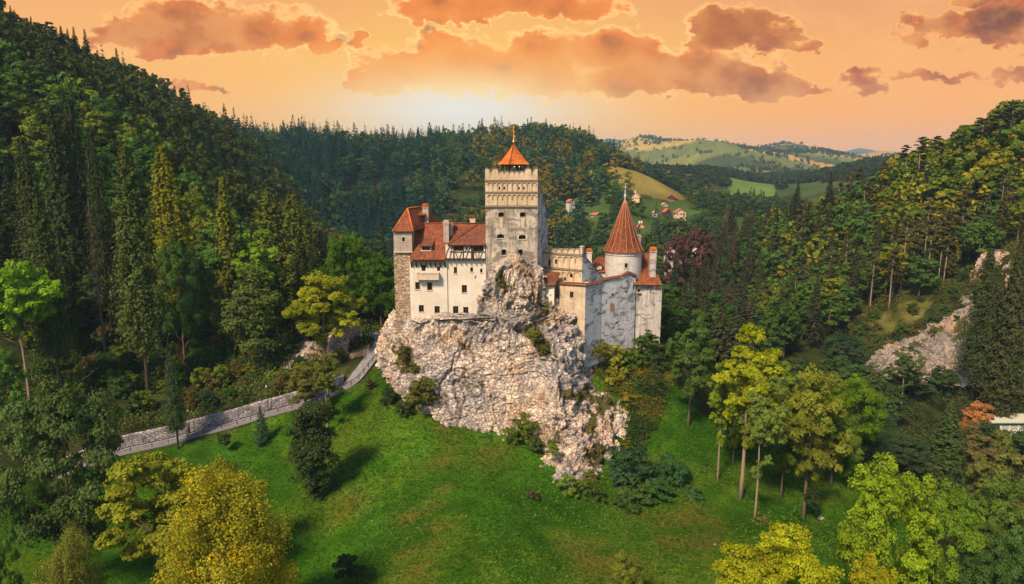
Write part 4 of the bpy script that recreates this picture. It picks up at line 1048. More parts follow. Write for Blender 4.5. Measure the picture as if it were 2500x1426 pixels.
# ---- arcaded curtain wall to the right of the keep
cur = empty('curtain_wall', P(1375, 700, 120), 'curtain wall with rounded merlons and blind arches between the keep and the conical round tower', 'castle wall')
cf = Face(P(1326, 650, 123.5)[:2], P(1421.5, 650, 119.6)[:2])
zc0 = cf.uz(1370, 780)[1]; zc1 = cf.uz(1370, 620)[1]
cw = MB(); nic = [cf.rect(1338, 633, 1344, 651), cf.rect(1355, 633, 1360, 645), cf.rect(1376.5, 677, 1382, 686), cf.rect(1391, 668.5, 1399, 678)]
nic2 = [cf.rect(x, 627.5, x + 4, 631.5) for x in (1378, 1393)]
wall_quads(cw, cf.A, cf.B, zc0, zc1, zc1, nic + nic2, .4, cw)
bkA = cf.A + cf.inn * 1.6; bkB = cf.B + cf.inn * 1.6
for (a, b) in [(cf.B, bkB), (bkB, bkA), (bkA, cf.A)]: cw.add([a + Vector((0, 0, zc0)), b + Vector((0, 0, zc0)), b + Vector((0, 0, zc1)), a + Vector((0, 0, zc1))], [(0, 1, 2, 3)])
cw.add([v + Vector((0, 0, zc1)) for v in (cf.A, cf.B, bkB, bkA)], [(0, 1, 2, 3)])
cw.build('wall', M['pale_keep_plaster'], cur, recalc=False)
for r in nic + nic2: window(cf, r, cur, mull=0, sill=False, depth=.36)
for y_, h1, o_ in [(619.5, .16, .22), (656, .16, .2)]:
    z_ = cf.uz(1370, y_)[1]; m = MB(); cf.box(m, 0, cf.L + .1, z_ - h1, z_ + h1, -.03, o_); m.build('string_course', M['dark_trim'], cur)
for k in range(6):
    merlon(cf, 1328 + k * 14.6, 1342 + k * 14.6, 606.5, cur, base=zc1 + .1, th=.8)
m = MB(); q = cf.rect(1417, 603, 1422.5, 620); cf.box(m, q[0], q[1], q[2], q[3], -.7, .1); cf.box(m, q[0] - .12, q[1] + .12, q[3], q[3] + .12, -.8, .2); m.build('pier', M['stone_trim'], cur)
arcade(cf, cur, [1333 + 14.4 * k for k in range(7)], 625, 653, [0, 1, 0, 1, 0])
arcade(cf, cur, [1370, 1384.5, 1400, 1417.5], 663, 686, [1, 1], rr=.1)
# panels behind the arches
# lean-to with brown tiled roof
lt = empty('lean_to', P(1345, 710, 119), 'small lean-to with brown tiled roof tucked against the right foot of the keep', 'castle building')
l0, l1 = P(1330, 700, 117.4), P(1353, 700, 116.8); l2 = P(1372, 660, 121)
zl = P(1340, 696, 117.1).z; zl0 = P(1340, 745, 117.1).z - 1.5
lf_ = Face(l0[:2], l1[:2]); hh_ = [lf_.rect(1342.5, 719, 1346, 723)]
m = MB(); wall_quads(m, lf_.A, lf_.B, zl0, zl, zl, hh_, .3, m)
lb0 = Vector((l0.x, 122.5, 0)); lb1 = Vector((l1.x + .5, 121, 0))
for (a, b) in [(lf_.B, lb1), (lb1, lb0), (lb0, lf_.A)]: m.add([a + Vector((0, 0, zl0)), b + Vector((0, 0, zl0)), b + Vector((0, 0, zl)), a + Vector((0, 0, zl))], [(0, 1, 2, 3)])
m.build('wall', M['white_plaster'], lt, recalc=False); window(lf_, hh_[0], lt, mull=0, sill=False)
m = MB(); m.slab([P(1324.5, 696.5, 116.6), P(1355.5, 696.5, 116.3), P(1368, 664.5, 120.6), P(1332, 662.5, 121.6)], .2); ro = m.build('roof', M['dark_roof_tiles'], lt)
# lower outwork below the curtain wall
ow = empty('outwork', P(1400, 740, 119), 'low warm plastered outwork with one square window below the arcaded wall', 'castle wall')
o0, o1 = P(1366, 720, 118.4), P(1429, 720, 117.2); of = Face(o0[:2], o1[:2])
zo1 = of.uz(1400, 694)[1]; zo0 = of.uz(1400, 800)[1] - 2; ho = [of.rect(1391, 712.5, 1400, 727.6)]
m = MB(); wall_quads(m, of.A, of.B, zo0, zo1, zo1, ho, .4, m)
ob = of.A + of.inn * 2.2
m.add([of.A + Vector((0, 0, zo0)), ob + Vector((0, 0, zo0)), ob + Vector((0, 0, zo1)), of.A + Vector((0, 0, zo1))], [(3, 2, 1, 0)])
m.build('wall', M['pale_keep_plaster'], ow, recalc=False); window(of, ho[0], ow)
m = MB(); m.slab([of.pt(-.2, zo1 - .05, .25), of.pt(of.L + .15, zo1 - .12, .25), of.pt(of.L + .15, zo1 + .18, -1.0), of.pt(-.2, zo1 + .22, -1.0)], .12); m.build('coping', M['dark_roof_tiles'], ow)
m = MB(); m.slab([of.pt(.05, zo1 - .02, -.5), of.pt(of.L - .05, zo1 - .02, -.5), of.pt(of.L + .3, zo1 - .02, -3.2), of.pt(.05, zo1 - .02, -5)], .2); m.build('walkway', M['pale_keep_plaster'], ow)
# steep buttress flank beside it
bt = empty('buttress_wall', P(1445, 690, 120), 'pale triangular buttress wall sloping down from the arcaded wall towards the round tower', 'castle wall')
B0 = Vector((cf.B.x, cf.B.y, 0)); B1 = P(1474, 690, 125.0); bf = Face(B0[:2], (B1.x, B1.y))
zb0 = bf.uz(1440, 700)[1] - 3
pts = [bf.pt(0, zb0), bf.pt(bf.L, zb0), bf.pt(bf.L, bf.uz(1473, 681)[1]), bf.pt(0, bf.uz(1421.5, 619)[1])]
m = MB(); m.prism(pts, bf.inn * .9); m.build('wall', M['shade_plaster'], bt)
m = MB(); m.bar(pts[3] + bf.inn * .45, pts[2] + bf.inn * .45, 1.1, .12, up=Vector((0, 0, 1))); m.build('coping', M['dark_trim'], bt)

# ---- big shaded bastion wall on the right, and the building at its end
ba = empty('bastion_wall', P(1490, 830, 122), 'tall blue-grey weathered bastion wall with peeling plaster standing in shade under the round tower', 'castle wall')
bA, bB = Vector((of.B.x, of.B.y, 0)), P(1471, 690, 121.2); bC = P(1552, 690, 125.5)
f1 = Face(bA[:2], (bB.x, bB.y)); f2 = Face((bB.x, bB.y), (bC.x, bC.y))
zq = P(1500, 860, 121).z - 2
m = MB()
wall_quads(m, f1.A, f1.B, zq, f1.uz(1429, 697)[1], f1.uz(1471, 688)[1], [], .4, m)
hb2 = [f2.rect(1545.5, 695, 1550.5, 708), f2.rect(1493, 716, 1499.5, 722.5), f2.rect(1527, 709.5, 1533.5, 716), f2.rect(1502.5, 785.5, 1509.5, 792)]
wall_quads(m, f2.A, f2.B, zq, f2.uz(1471, 684)[1], f2.uz(1553, 675)[1], hb2, .5, m)
zz_ = f2.uz(1553, 675)[1]
m.add([bC.copy() * 1, ], []) if False else None
m.add([Vector((bC.x, bC.y, zq)), Vector((bC.x - .5, bC.y + 5, zq)), Vector((bC.x - .5, bC.y + 5, zz_)), Vector((bC.x, bC.y, zz_))], [(0, 1, 2, 3)])
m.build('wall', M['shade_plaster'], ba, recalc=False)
window(f2, hb2[0], ba, mull=0, sill=False)
for r in hb2[1:]: window(f2, r, ba, arched=True, mull=0, sill=False, wallmat=M['shade_plaster'], depth=.45)
bp = MB(); rng = random.Random(4); n = 18
cu_, cz_ = f2.uz(1495, 751); pts = []
for k in range(n):
    a = 2 * math.pi * k / n; rr_ = rng.uniform(.75, 1.2); pts.append(f2.pt(cu_ + .62 * rr_ * math.cos(a), cz_ + 1.0 * rr_ * math.sin(a), .02))
bp.prism(pts, f2.inn * .1); bp.build('exposed_bricks', M['brick_patch'], ba)
cpn = MB()
tp_ = [f1.pt(-.1, f1.uz(1429, 697)[1], 0), f1.pt(f1.L, f1.uz(1471, 688)[1], 0), f2.pt(0, f2.uz(1471, 684)[1], 0), f2.P(1517, 675.5), f2.P(1533, 666), f2.P(1554, 674)]
for a, b in zip(tp_[:-1], tp_[1:]):
    if (b - a).length > .6: cpn.slab([a + Vector((-.1, -.35, -.05)), b + Vector((0, -.35, -.05)), b + Vector((.1, .8, .25)), a + Vector((.1, .8, .25))], .12)
cpn.build('tiled_coping', M['dark_roof_tiles'], ba)
gb = MB(); a, b, c = f2.P(1515, 677.5), f2.P(1533, 666.5), f2.P(1554, 677.5); gb.prism([a, c, b], f2.inn * .8); gb.build('gable', M['round_plaster'], ba)

# ---- round tower
plain('cone_ribs', (.42, .19, .10), .8, .3, 3)
rtw = empty('round_tower', P(1521, 690, 127), 'round white tower under a tall conical red tiled roof with a cross on top', 'tower')
cx_, cy_ = P(1521, 650, 129).x, 129.0; Rr = (P(1565.5, 650, 129).x - P(1477, 650, 129).x) / 2
zr0, zr1 = P(1521, 700, 129).z - 2, P(1521, 619, 129 - Rr).z
m = MB(); m.lathe((cx_, cy_, 0), [(Rr, zr0), (Rr, zr1)], 48); wl = m.build('wall', M['round_plaster'], rtw)
m = MB(); m.lathe((cx_, cy_, 0), [(Rr - .1, zr1 - .5), (Rr + .12, zr1 - .48), (Rr + .14, zr1 - .36), (Rr + .02, zr1 - .34), (Rr + .04, zr1 - .12), (Rr + .22, zr1 - .02), (Rr - .1, zr1)], 48); m.build('cornice', M['round_plaster'], rtw)
zap = P(1523, 489, 129).z; eR = Rr + .42
m = MB(); hc = zap - zr1; prof = [(eR - .3, -.12), (eR, 0), (eR - .12, .025 * hc), (eR * .86, .10 * hc), (eR * .745, .20 * hc), (eR * .56, .40 * hc), (eR * .385, .60 * hc), (eR * .215, .80 * hc), (eR * .10, .93 * hc), (.10, hc)]
m.lathe((cx_, cy_, zr1 + .05), prof, 16, smooth=False); cone = m.build('cone_roof', M['roof_tiles'], rtw)
m = MB()
for k in range(16):
    a = 2 * math.pi * k / 16; m.tube([(cx_ + math.cos(a) * r, cy_ + math.sin(a) * r, zr1 + .06 + z) for r, z in prof[1:]], .05, 5)
m.build('roof_ribs', M['cone_ribs'], cone)
m = MB(); m.lathe((cx_, cy_, zap), [(.14, -.3), (.12, .3), (.2, .5), (.26, .8), (.2, 1.05), (.08, 1.15), (.06, 1.9), (0, 1.9)], 10); fo = m.build('finial', M['lead'], rtw)
m = MB(); m.box((cx_, cy_, zap + 2.4), (.09, .09, 1.5)); m.box((cx_, cy_, zap + 2.45), (.75, .07, .09)); m.build('cross', M['lead'], fo)
wf = Face((cx_ - .6, cy_ - Rr - .02), (cx_ + .6, cy_ - Rr - .02)); wq = wf.rect(1517.5, 642.5, 1526.5, 652.5); uc = .6
m = MB(); wf.box(m, uc - .42, uc - .27, wq[2] - .1, wq[3] + .16, -.06, .09); wf.box(m, uc + .27, uc + .42, wq[2] - .1, wq[3] + .16, -.06, .09); wf.box(m, uc - .268, uc + .268, wq[3], wq[3] + .16, -.06, .09); wf.box(m, uc - .5, uc + .5, wq[2] - .22, wq[2] - .102, -.06, .12)
wo_ = m.build('window', M['stone_trim'], rtw); m = MB(); wf.box(m, uc - .266, uc + .266, wq[2] - .1, wq[3] - .002, -.06, .015); m.build('pane', M['window_dark'], wo_)

# ---- building at the right end
eh = empty('end_house', P(1585, 800, 128), 'tall weathered end house with steep red roof and tall chimney, rightmost building of the castle', 'castle building')
E0, E1 = Vector((bC.x - .1, bC.y + .6, 0)), P(1614, 760, 125.6); ef = Face((E0.x, E0.y), (E1.x, E1.y))
ze1 = ef.uz(1590, 694)[1]; ze0 = P(1600, 870, 126).z - 4
he = [ef.rect(1556.5, 706, 1562.5, 714), ef.rect(1586.5, 707, 1588.5, 715)]
m = MB(); wall_quads(m, ef.A, ef.B, ze0, ze1, ze1, he, .45, m)
eB = Vector((E1.x + .3, 136, 0)); eC = Vector((E0.x, 136, 0))
for (a, b) in [(ef.B, eB), (eB, eC), (eC, ef.A)]: m.add([Vector((a.x, a.y, ze0)), Vector((b.x, b.y, ze0)), Vector((b.x, b.y, ze1)), Vector((a.x, a.y, ze1))], [(0, 1, 2, 3)])
m.build('wall', M['bastion_plaster'], eh, recalc=False)
for r in he: window(ef, r, eh, mull=0, sill=r is he[0])
m = MB(); ef.box(m, ef.uz(1554, 717)[0] + .1, ef.uz(1566, 717)[0], ef.uz(1560, 719)[1], ef.uz(1560, 716)[1], -.02, .25); m.build('ledge', M['roof_tiles'], eh)
a, b = P(1550, 695.5, 125.0), P(1617, 694, 124.8); rz_ = P(1572, 617, 133).z; b.z = a.z
c, d = Vector((P(1586, 619, 133).x, 133, rz_)), Vector((P(1556, 619, 133).x, 133, rz_)); e = Vector((b.x + .6, 136.5, a.z))
m = MB(); m.slab([a, b, c, d], .2); m.slab([b, e, c], .2); m.slab([d, c, e, Vector((a.x, 136.5, a.z))], .2); m.build('roof', M['roof_tiles'], eh)
q = P(1593, 650, 127.3); chimney(eh, q.x, 127.3, P(1593, 690, 127.3).z - .6, P(1593, 612, 127.3).z, 1.15, 1.0, mat='bastion_plaster', cap='bright_roof_tiles')
q = P(1558, 600, 134); chimney(eh, q.x, 134, P(1558, 640, 134).z, P(1558, 578, 134).z, .85, .8, mat='bastion_plaster', cap='chimney_plaster')
# ---- red roofed house in the courtyard behind
ch = empty('courtyard_house', P(1455, 680, 133), 'small red roofed courtyard house with dormer, seen between arcaded wall and round tower', 'castle building')
p0, p1 = P(1443, 664, 128.5), P(1482, 658, 128.5)
m = MB(); m.box(((p0.x + p1.x) / 2 + .3, 131.2, p0.z - 2.6), (p1.x - p0.x, 5.0, 5.2)); m.build('wall', M['round_plaster'], ch)
rg = P(1458, 626, 131.2); m = MB()
e0_, e1_, e2_, e3_ = Vector((p0.x - .2, 128.3, p0.z)), Vector((p1.x + .6, 128.3, p0.z)), Vector((p1.x + .6, 134.2, p0.z)), Vector((p0.x - .2, 134.2, p0.z)); ra_, rb_ = Vector((rg.x + .1, 131.2, rg.z)), Vector((p1.x + .6, 131.2, rg.z - .3))
m.slab([e0_, e1_, rb_, ra_], .18); m.slab([e3_, e0_, ra_], .18); m.slab([ra_, rb_, e2_, e3_], .18); m.build('roof', M['roof_tiles'], ch)
q = P(1463, 652, 128.2); m = MB(); m.box((q.x, 129, q.z - .1), (1.0, 1.4, .8)); do = m.build('dormer', M['round_plaster'], ch)
m = MB(); m.slab([(q.x - .8, 128, q.z + .1), (q.x, 128, q.z + .75), (q.x, 130.4, q.z + .75), (q.x - .8, 130.4, q.z + .1)], .1); m.slab([(q.x + .8, 128, q.z + .1), (q.x, 128, q.z + .75), (q.x, 130.4, q.z + .75), (q.x + .8, 130.4, q.z + .1)][::-1], .1); m.build('dormer_roof', M['roof_tiles'], do)
q = P(1438, 640, 127); chimney(ch, q.x, 127, q.z - 1.5, P(1438, 614, 127).z, .9, .9, mat='round_plaster', cap='bright_roof_tiles')
# ------------------------------------------------------------------ trees: leaf clouds on real limbs
def rnd_unit(r, n):
    v = r.normal(size=(n, 3)); return v / np.linalg.norm(v, axis=1, keepdims=True)
def leaf_quads(c, nrm, size, r, asp=.62, jit=.75):
    n = len(c); N = nrm + rnd_unit(r, n) * jit; N /= np.linalg.norm(N, axis=1, keepdims=True) + 1e-9
    a = np.cross(N, rnd_unit(r, n)); a /= np.linalg.norm(a, axis=1, keepdims=True) + 1e-9; b = np.cross(N, a)
    s = (size * r.uniform(.65, 1.35, n))[:, None] if np.ndim(size) == 0 else (size * r.uniform(.65, 1.35, n))[:, None]
    a = a * s * .5; b = b * s * asp * .5
    return np.stack([c - a, c + b - a * .1, c + a, c - b - a * .1], 1)
def vary(n, r, v=.25, warm=.12):
    k = r.uniform(1 - v, 1 + v, n); w_ = r.uniform(-warm, warm, n)
    return np.stack([k * (1 + w_), k, k * (1 - w_)], 1)
def lobes_round(r, n, w_, z0, z1, fill=.55, top=1.0):
    """centres and radii of the leaf masses that make up a crown between z0 and z1, half width w_"""
    out = []; g = (1 + 5 ** .5) / 2; zc, hz = (z0 + z1) / 2, (z1 - z0) / 2
    for k in range(n):
        y = 1 - 2 * (k + .5) / n; rr = math.sqrt(1 - y * y); th = 2 * math.pi * k / g + r.uniform(-.4, .4)
        f = r.uniform(fill, .97 if n > 24 else .84); wid = w_ * (1 - .18 * max(y, 0) * top)
        rad = w_ * (r.uniform(.17, .38) if n > 24 else r.uniform(.24, .40))
        out.append((rr * math.cos(th) * wid * f, rr * math.sin(th) * wid * f, zc + y * hz * f * .98, rad))
    return np.array(out)
def crown_from_lobes(r, lobes, n_leaf, size, sub=9, flat=.78, droop=0.0, autumn=None, v=.22, jit=.75):
    Q = []; Cc = []; tot = (lobes[:, 3] ** 2).sum()
    for (x, y, z, rad) in lobes:
        m = max(int(n_leaf * rad * rad / tot), 6)
        sc = rnd_unit(r, sub); sc[:, 2] = sc[:, 2] * .8 + .12
        sc = sc * rad * .72; sr = rad * r.uniform(.32, .52, sub)
        k = r.integers(0, sub, m); d = rnd_unit(r, m)
        d[:, 2] = np.where(d[:, 2] < -.35, -d[:, 2] * .6, d[:, 2])
        p_ = sc[k] + d * sr[k][:, None] * r.uniform(.72, 1.06, m)[:, None]
        p_[:, 2] *= flat
        if droop: p_[:, 2] -= r.random(m) ** 2 * droop * rad
        c = p_ + np.array([x, y, z])
        nrm = d * .6 + p_ / rad * .5 + np.array([0, 0, .35])
        Q.append(leaf_quads(c, nrm, size, r, jit=jit))
        tint = vary(m, r, v, .06) * (r.uniform(.82, 1.2, sub)[k])[:, None] * r.uniform(.85, 1.15)
        if autumn is not None:
            mk = (r.random(sub) < autumn[1])[k][:, None]
            tint = np.where(mk, tint * np.array(autumn[0])[None], tint)
        Cc.append(tint)
    return np.concatenate(Q), np.concatenate(Cc)
def limb_mesh(name, segs, mat, n=6):
    mb = MB()
    for pts, rad in segs: mb.tube(pts, rad, n)
    me = bpy.data.meshes.new(name); me.from_pydata(mb.v, [], mb.f); me.polygons.foreach_set('use_smooth', mb.sm); me.materials.append(M[mat]); return me
def trunk_to_lobes(r, lobes, z0, h, rad, bend=.25, lean=(0, 0), nl=9):
    segs = []; zt_ = h * .86; pts = []; n = 7
    for k in range(n):
        f = k / (n - 1); pts.append((lean[0] * f * f + bend * math.sin(f * 4 + 1) * f, lean[1] * f * f + bend * math.cos(f * 3) * f - bend * 0 , -.4 + (zt_ + .4) * f))
    segs.append((pts, [rad * (1.25 if k == 0 else 1 - .85 * k / (n - 1)) for k in range(n)]))
    idx = r.permutation(len(lobes))[:nl]
    for i in idx:
        x, y, z, rr = lobes[i]; zs = max(z0 * .9, min(z - math.hypot(x, y) * .75, zt_ * .92)); f = max(min((zs + .4) / (zt_ + .4), .95), .05)
        s = Vector((lean[0] * f * f, lean[1] * f * f, zs)); e = Vector((x, y, z)); mid = (s + e) / 2 + Vector((0, 0, -.25 * (e - s).length * .3))
        rb = rad * (1 - .8 * f) * .55
        segs.append(([s, mid, e], [rb, rb * .6, rb * .22]))
    return segs
PROTO = {}
def reg(kind, crown, trunk, h, w_): PROTO.setdefault(kind, []).append((crown, trunk, h, w_))
def make_broad(kind, seed, h, w_, z0f, n_leaf, size, nlob, mat='leaves', rad=None, flat=.78, droop=0.0, autumn=None, fill=.5, v=.22, bark='bark', lean=(0, 0), sub=9, nl=9, top=1.0, shapef=None):
    r = np.random.default_rng(seed); z0 = h * z0f
    L = lobes_round(r, nlob, w_, z0, h, fill, top)
    if shapef is not None: L = shapef(L, r, h, w_, z0)
    L[:, 0] += lean[0] * (L[:, 2] / h) ** 2; L[:, 1] += lean[1] * (L[:, 2] / h) ** 2
    Q, c = crown_from_lobes(r, L, n_leaf, size, sub, flat, droop, autumn, v)
    # normalise so that the crown tops out at h and spans w_
    mz = np.percentile(Q[:, :, 2], 99.8); Q[:, :, 2] *= h / mz
    mx = np.percentile(np.hypot(Q[:, :, 0] - 0, Q[:, :, 1]), 98); Q[:, :, :2] *= w_ / mx if not lean[0] else 1
    crown = quad_mesh(kind + '_crown', Q, c, (M[mat],))
    tr = limb_mesh(kind + '_trunk', trunk_to_lobes(r, L, z0, h, rad or h * .018, lean=lean, nl=nl), bark)
    reg(kind, crown, tr, h, w_)
def spruce_quads(seed, h, w_, n, size, z0f=.1, droop=.45, gap=.0, shag=.3, power=.85, hang=.5):
    r = np.random.default_rng(seed); Q = []; Cc = []
    nb = max(int(n / 34), 18); zs = np.linspace(z0f, .985, nb) ** .95
    for i, zf in enumerate(zs):
        if r.random() < gap: continue
        z = zf * h; prof = (1 - zf) ** power * min(1, .55 + (zf - z0f) * 3.0) + .03
        L = w_ * prof * r.uniform(1 - shag, 1 + shag * .6); th = i * 2.399 + r.uniform(-.5, .5)
        m = max(int(34 * (.35 + prof)), 8); t_ = r.uniform(.08, 1, m) ** .75
        side = r.normal(size=m) * .30 * L * (1.05 - t_) * 1.0
        dx, dy = math.cos(th), math.sin(th)
        zz = z - droop * L * (t_ ** 1.0) * .55 + .16 * L * t_ ** 3 - np.abs(r.normal(size=m)) * hang * .35 * L * (.3 + .6 * t_) * .5 - np.abs(side) * .25
        c = np.stack([dx * t_ * L - dy * side, dy * t_ * L + dx * side, zz], 1)
        nrm = np.stack([np.full(m, dx * .45), np.full(m, dy * .45), np.full(m, .75)], 1)
        Q.append(leaf_quads(c, nrm, size * (1.0 if prof > .25 else .75), r, .45, .55)); Cc.append(vary(m, r, .22, .06) * r.uniform(.8, 1.2))
    # leader
    c = np.stack([np.zeros(6), np.zeros(6), np.linspace(h * .95, h * 1.0, 6)], 1); Q.append(leaf_quads(c, rnd_unit(r, 6) * [1, 1, .1], size * .6, r, .4, .2)); Cc.append(vary(6, r))
    Q = np.concatenate(Q); Cc = np.concatenate(Cc); Q[:, :, 2] = np.minimum(Q[:, :, 2], h)
    return Q, Cc
def make_spruce(kind, seed, h, w_, n, size, z0f=.1, bark='bark', mat='needles', rad=None, stubs=0, **kw):
    Q, c = spruce_quads(seed, h, w_, n, size, z0f, **kw); crown = quad_mesh(kind + '_crown', Q, c, (M[mat],))
    rad = rad or h * .011; segs = [([(0, 0, -.5), (0, 0, h * .5), (0, 0, h * .97)], [rad * 1.2, rad * .75, rad * .1])]; r = random.Random(seed)
    for k in range(stubs):
        a = r.uniform(0, 6.28); z = h * r.uniform(.12, .9); L = w_ * r.uniform(.25, .75) * (1 - z / h + .15); segs.append(([(0, 0, z), (math.cos(a) * L, math.sin(a) * L, z - L * .1)], [rad * .22, rad * .08]))
    reg(kind, crown, limb_mesh(kind + '_trunk', segs, bark, 6), h, w_)
def make_pine(kind, seed, h, w_, n, size, z0f=.55, bark='pale_bark', nlob=13):
    r = np.random.default_rng(seed); z0 = h * z0f; L = []
    for k in range(nlob):
        f = k / (nlob - 1); z = z0 + (h - z0) * (f * .93 + .03); a = k * 2.4 + r.uniform(-.5, .5); wr = w_ * (1 - f * .65) * r.uniform(.35, .75)
        L.append((math.cos(a) * wr, math.sin(a) * wr, z, w_ * r.uniform(.26, .42) * (1 - .3 * f)))
    L = np.array(L); Q, c = crown_from_lobes(r, L, n, size, 8, .48, 0, None, .25)
    mz = np.percentile(Q[:, :, 2], 99.8); Q[:, :, 2] *= h / mz
    crown = quad_mesh(kind + '_crown', Q, c, (M['needles'],)); rad = h * .011
    b = r.uniform(-.5, .5, 4); pts = [(b[0] * k * .25, b[1] * k * .2, -.4 + (h * .93 + .4) * k / 5) for k in range(6)]
    segs = [(pts, [rad * (1.15 - .95 * k / 5) for k in range(6)])]
    for (x, y, z, rr) in L: segs.append(([(b[0] * .25 * 5 * z / h * .9, b[1] * z / h * .9, z - rr * .9), (x, y, z)], [rad * .35, rad * .12]))
    for k in range(7):
        a = r.uniform(0, 6.28); z = h * r.uniform(.25, z0f); l_ = r.uniform(.5, 1.6); segs.append(([(b[0] * z / h, b[1] * z / h, z), (math.cos(a) * l_, math.sin(a) * l_, z - .1)], [rad * .18, rad * .06]))
    reg(kind, crown, limb_mesh(kind + '_trunk', segs, bark, 6), h, w_)

for s_ in range(3): make_broad('maple', 10 + s_, 15, 6.2, .16, 33000, .285, 34, fill=.55, sub=11, flat=.8)
for s_ in range(2): make_broad('linden', 20 + s_, 15, 5.2, .22, 27000, .275, 30, fill=.45, sub=10, flat=.72)
def weep(L, r, h, w_, z0):
    f = (L[:, 2] - z0) / (h - z0); k = np.clip(1.2 - f * .75, .2, 1.0) * r.uniform(.8, 1.12, len(L)); L[:, 2] += r.uniform(-.06, .07, len(L)) * h; L[:, 0] *= k; L[:, 1] *= k; L[:, 3] *= .85; return L
for s_ in range(2): make_broad('birch', 30 + s_, 17, 5.6, .08, 72000, .165, 60, droop=1.8, flat=1.05, fill=.5, sub=10, shapef=weep, autumn=((1.55, 1.12, .35), .12), bark='pale_bark', v=.3)
def tallf(L, r, h, w_, z0):
    f = (L[:, 2] - z0) / (h - z0); k = np.clip(.35 + f * 1.4, 0, 1); L[:, 0] *= k; L[:, 1] *= k; L[:, 3] *= .62 + .25 * k; return L[(f > .45) | (r.random(len(L)) < .7)]
for s_ in range(3): make_broad('ash', 40 + s_, 20, 3.6, .26, 28000, .27, 60, fill=.12, sub=8, shapef=tallf, bark='pale_bark', rad=.24, flat=1.0, v=.28)
for s_ in range(2): make_broad('dome', 50 + s_, 18, 5.0, .50, 17000, .36, 36, fill=.35, sub=10, bark='pale_bark', rad=.26, flat=.85)
for s_ in range(4): make_broad('bush', 60 + s_, 4, 2.4, -.1, 4200, .26, 15, fill=.4, sub=8, nl=5, rad=.07)
def fat(L, r, h, w_, z0): L[:, 3] *= 1.7; L[:, 0] *= .8; L[:, 1] *= .8; return L
for s_ in range(2): make_broad('ivy_tree', 70 + s_, 13, 2.5, .03, 24000, .25, 72, shapef=fat, fill=.1, sub=8, flat=.95)
for s_ in range(2): make_spruce('spruce', 80 + s_, 26, 4.4, 26000, .48, .10, stubs=16, hang=.9, shag=.35)
for s_ in range(2): make_spruce('old_spruce', 84 + s_, 28, 4.8, 27000, .47, .22, stubs=18, hang=1.6, droop=.75, shag=.55, gap=.05, power=.6)
for s_ in range(1): make_spruce('young_spruce', 88, 8, 2.3, 4200, .30, .03, hang=.25, droop=.30, shag=.12, power=1.0)
for s_ in range(2): make_pine('pine', 90 + s_, 22, 3.2, 4200, .50)
for s_ in range(1): make_spruce('bare_spruce', 95, 22, 3.6, 1500, .55, .30, stubs=70, hang=.8, gap=.3, shag=.5, bark='pale_bark')
# mid distance
for s_ in range(5): make_broad('mid_broad', 110 + s_, 16, 5.0, .15, 4600, .60, 20, fill=.5, sub=9, nl=6, top=.8)
for s_ in range(4): make_spruce('mid_spruce', 120 + s_, 24, 4.1, 3800, .75, .12, hang=1.0, shag=.35)
for s_ in range(2): make_pine('mid_pine', 130 + s_, 20, 3.0, 1500, .75)

HERO = []
DRY = set()
def tree(name, kinds, x, y, top=None, h=None, hw=None, color=(.06, .1, .02), label=None, cat='tree', group=None, seed=0, z=None, parts=True, rz=None):
    cr, tr, ph, pw = PROTO[kinds][seed % len(PROTO[kinds])]
    if z is None: z = gz1(x, y) - .15
    if h is None: h = top - z
    e = empty(name, (x, y, z), label, cat, group, rz if rz is not None else (seed * 2.399) % 6.283)
    s = h / ph; sw = (hw / pw) if hw else s
    e.scale = (sw, sw, s)
    o = link('crown', cr, e, local=True); o.color = (*color, 1)
    link('trunk', tr, e, local=True)
    HERO.append((x, y)); return e
def tp(name, kind, px, ptop, hwpx, Y, color, label, seed=0, base=None, group=None, cat='tree', minh=None):
    """tree whose top stands at photo pixel (px, ptop) when planted at depth Y (or at the ground under pixel base)"""
    if base is not None:
        b = hit(*base, y0=40, y1=400); x, y = b.x, b.y; Y = y
    else: x, y = P(px, ptop, Y).x, Y
    t_ = P(px, ptop, Y).z
    return tree(name, kind, x, y, top=t_, hw=hwpx / F * Y, color=color, label=label, seed=seed, group=group, cat=cat)
G1 = (.17, .27, .018); YEL = (.30, .25, .012); YG = (.20, .24, .015); DG = (.055, .10, .022); MG = (.08, .15, .02); OL = (.12, .13, .022)
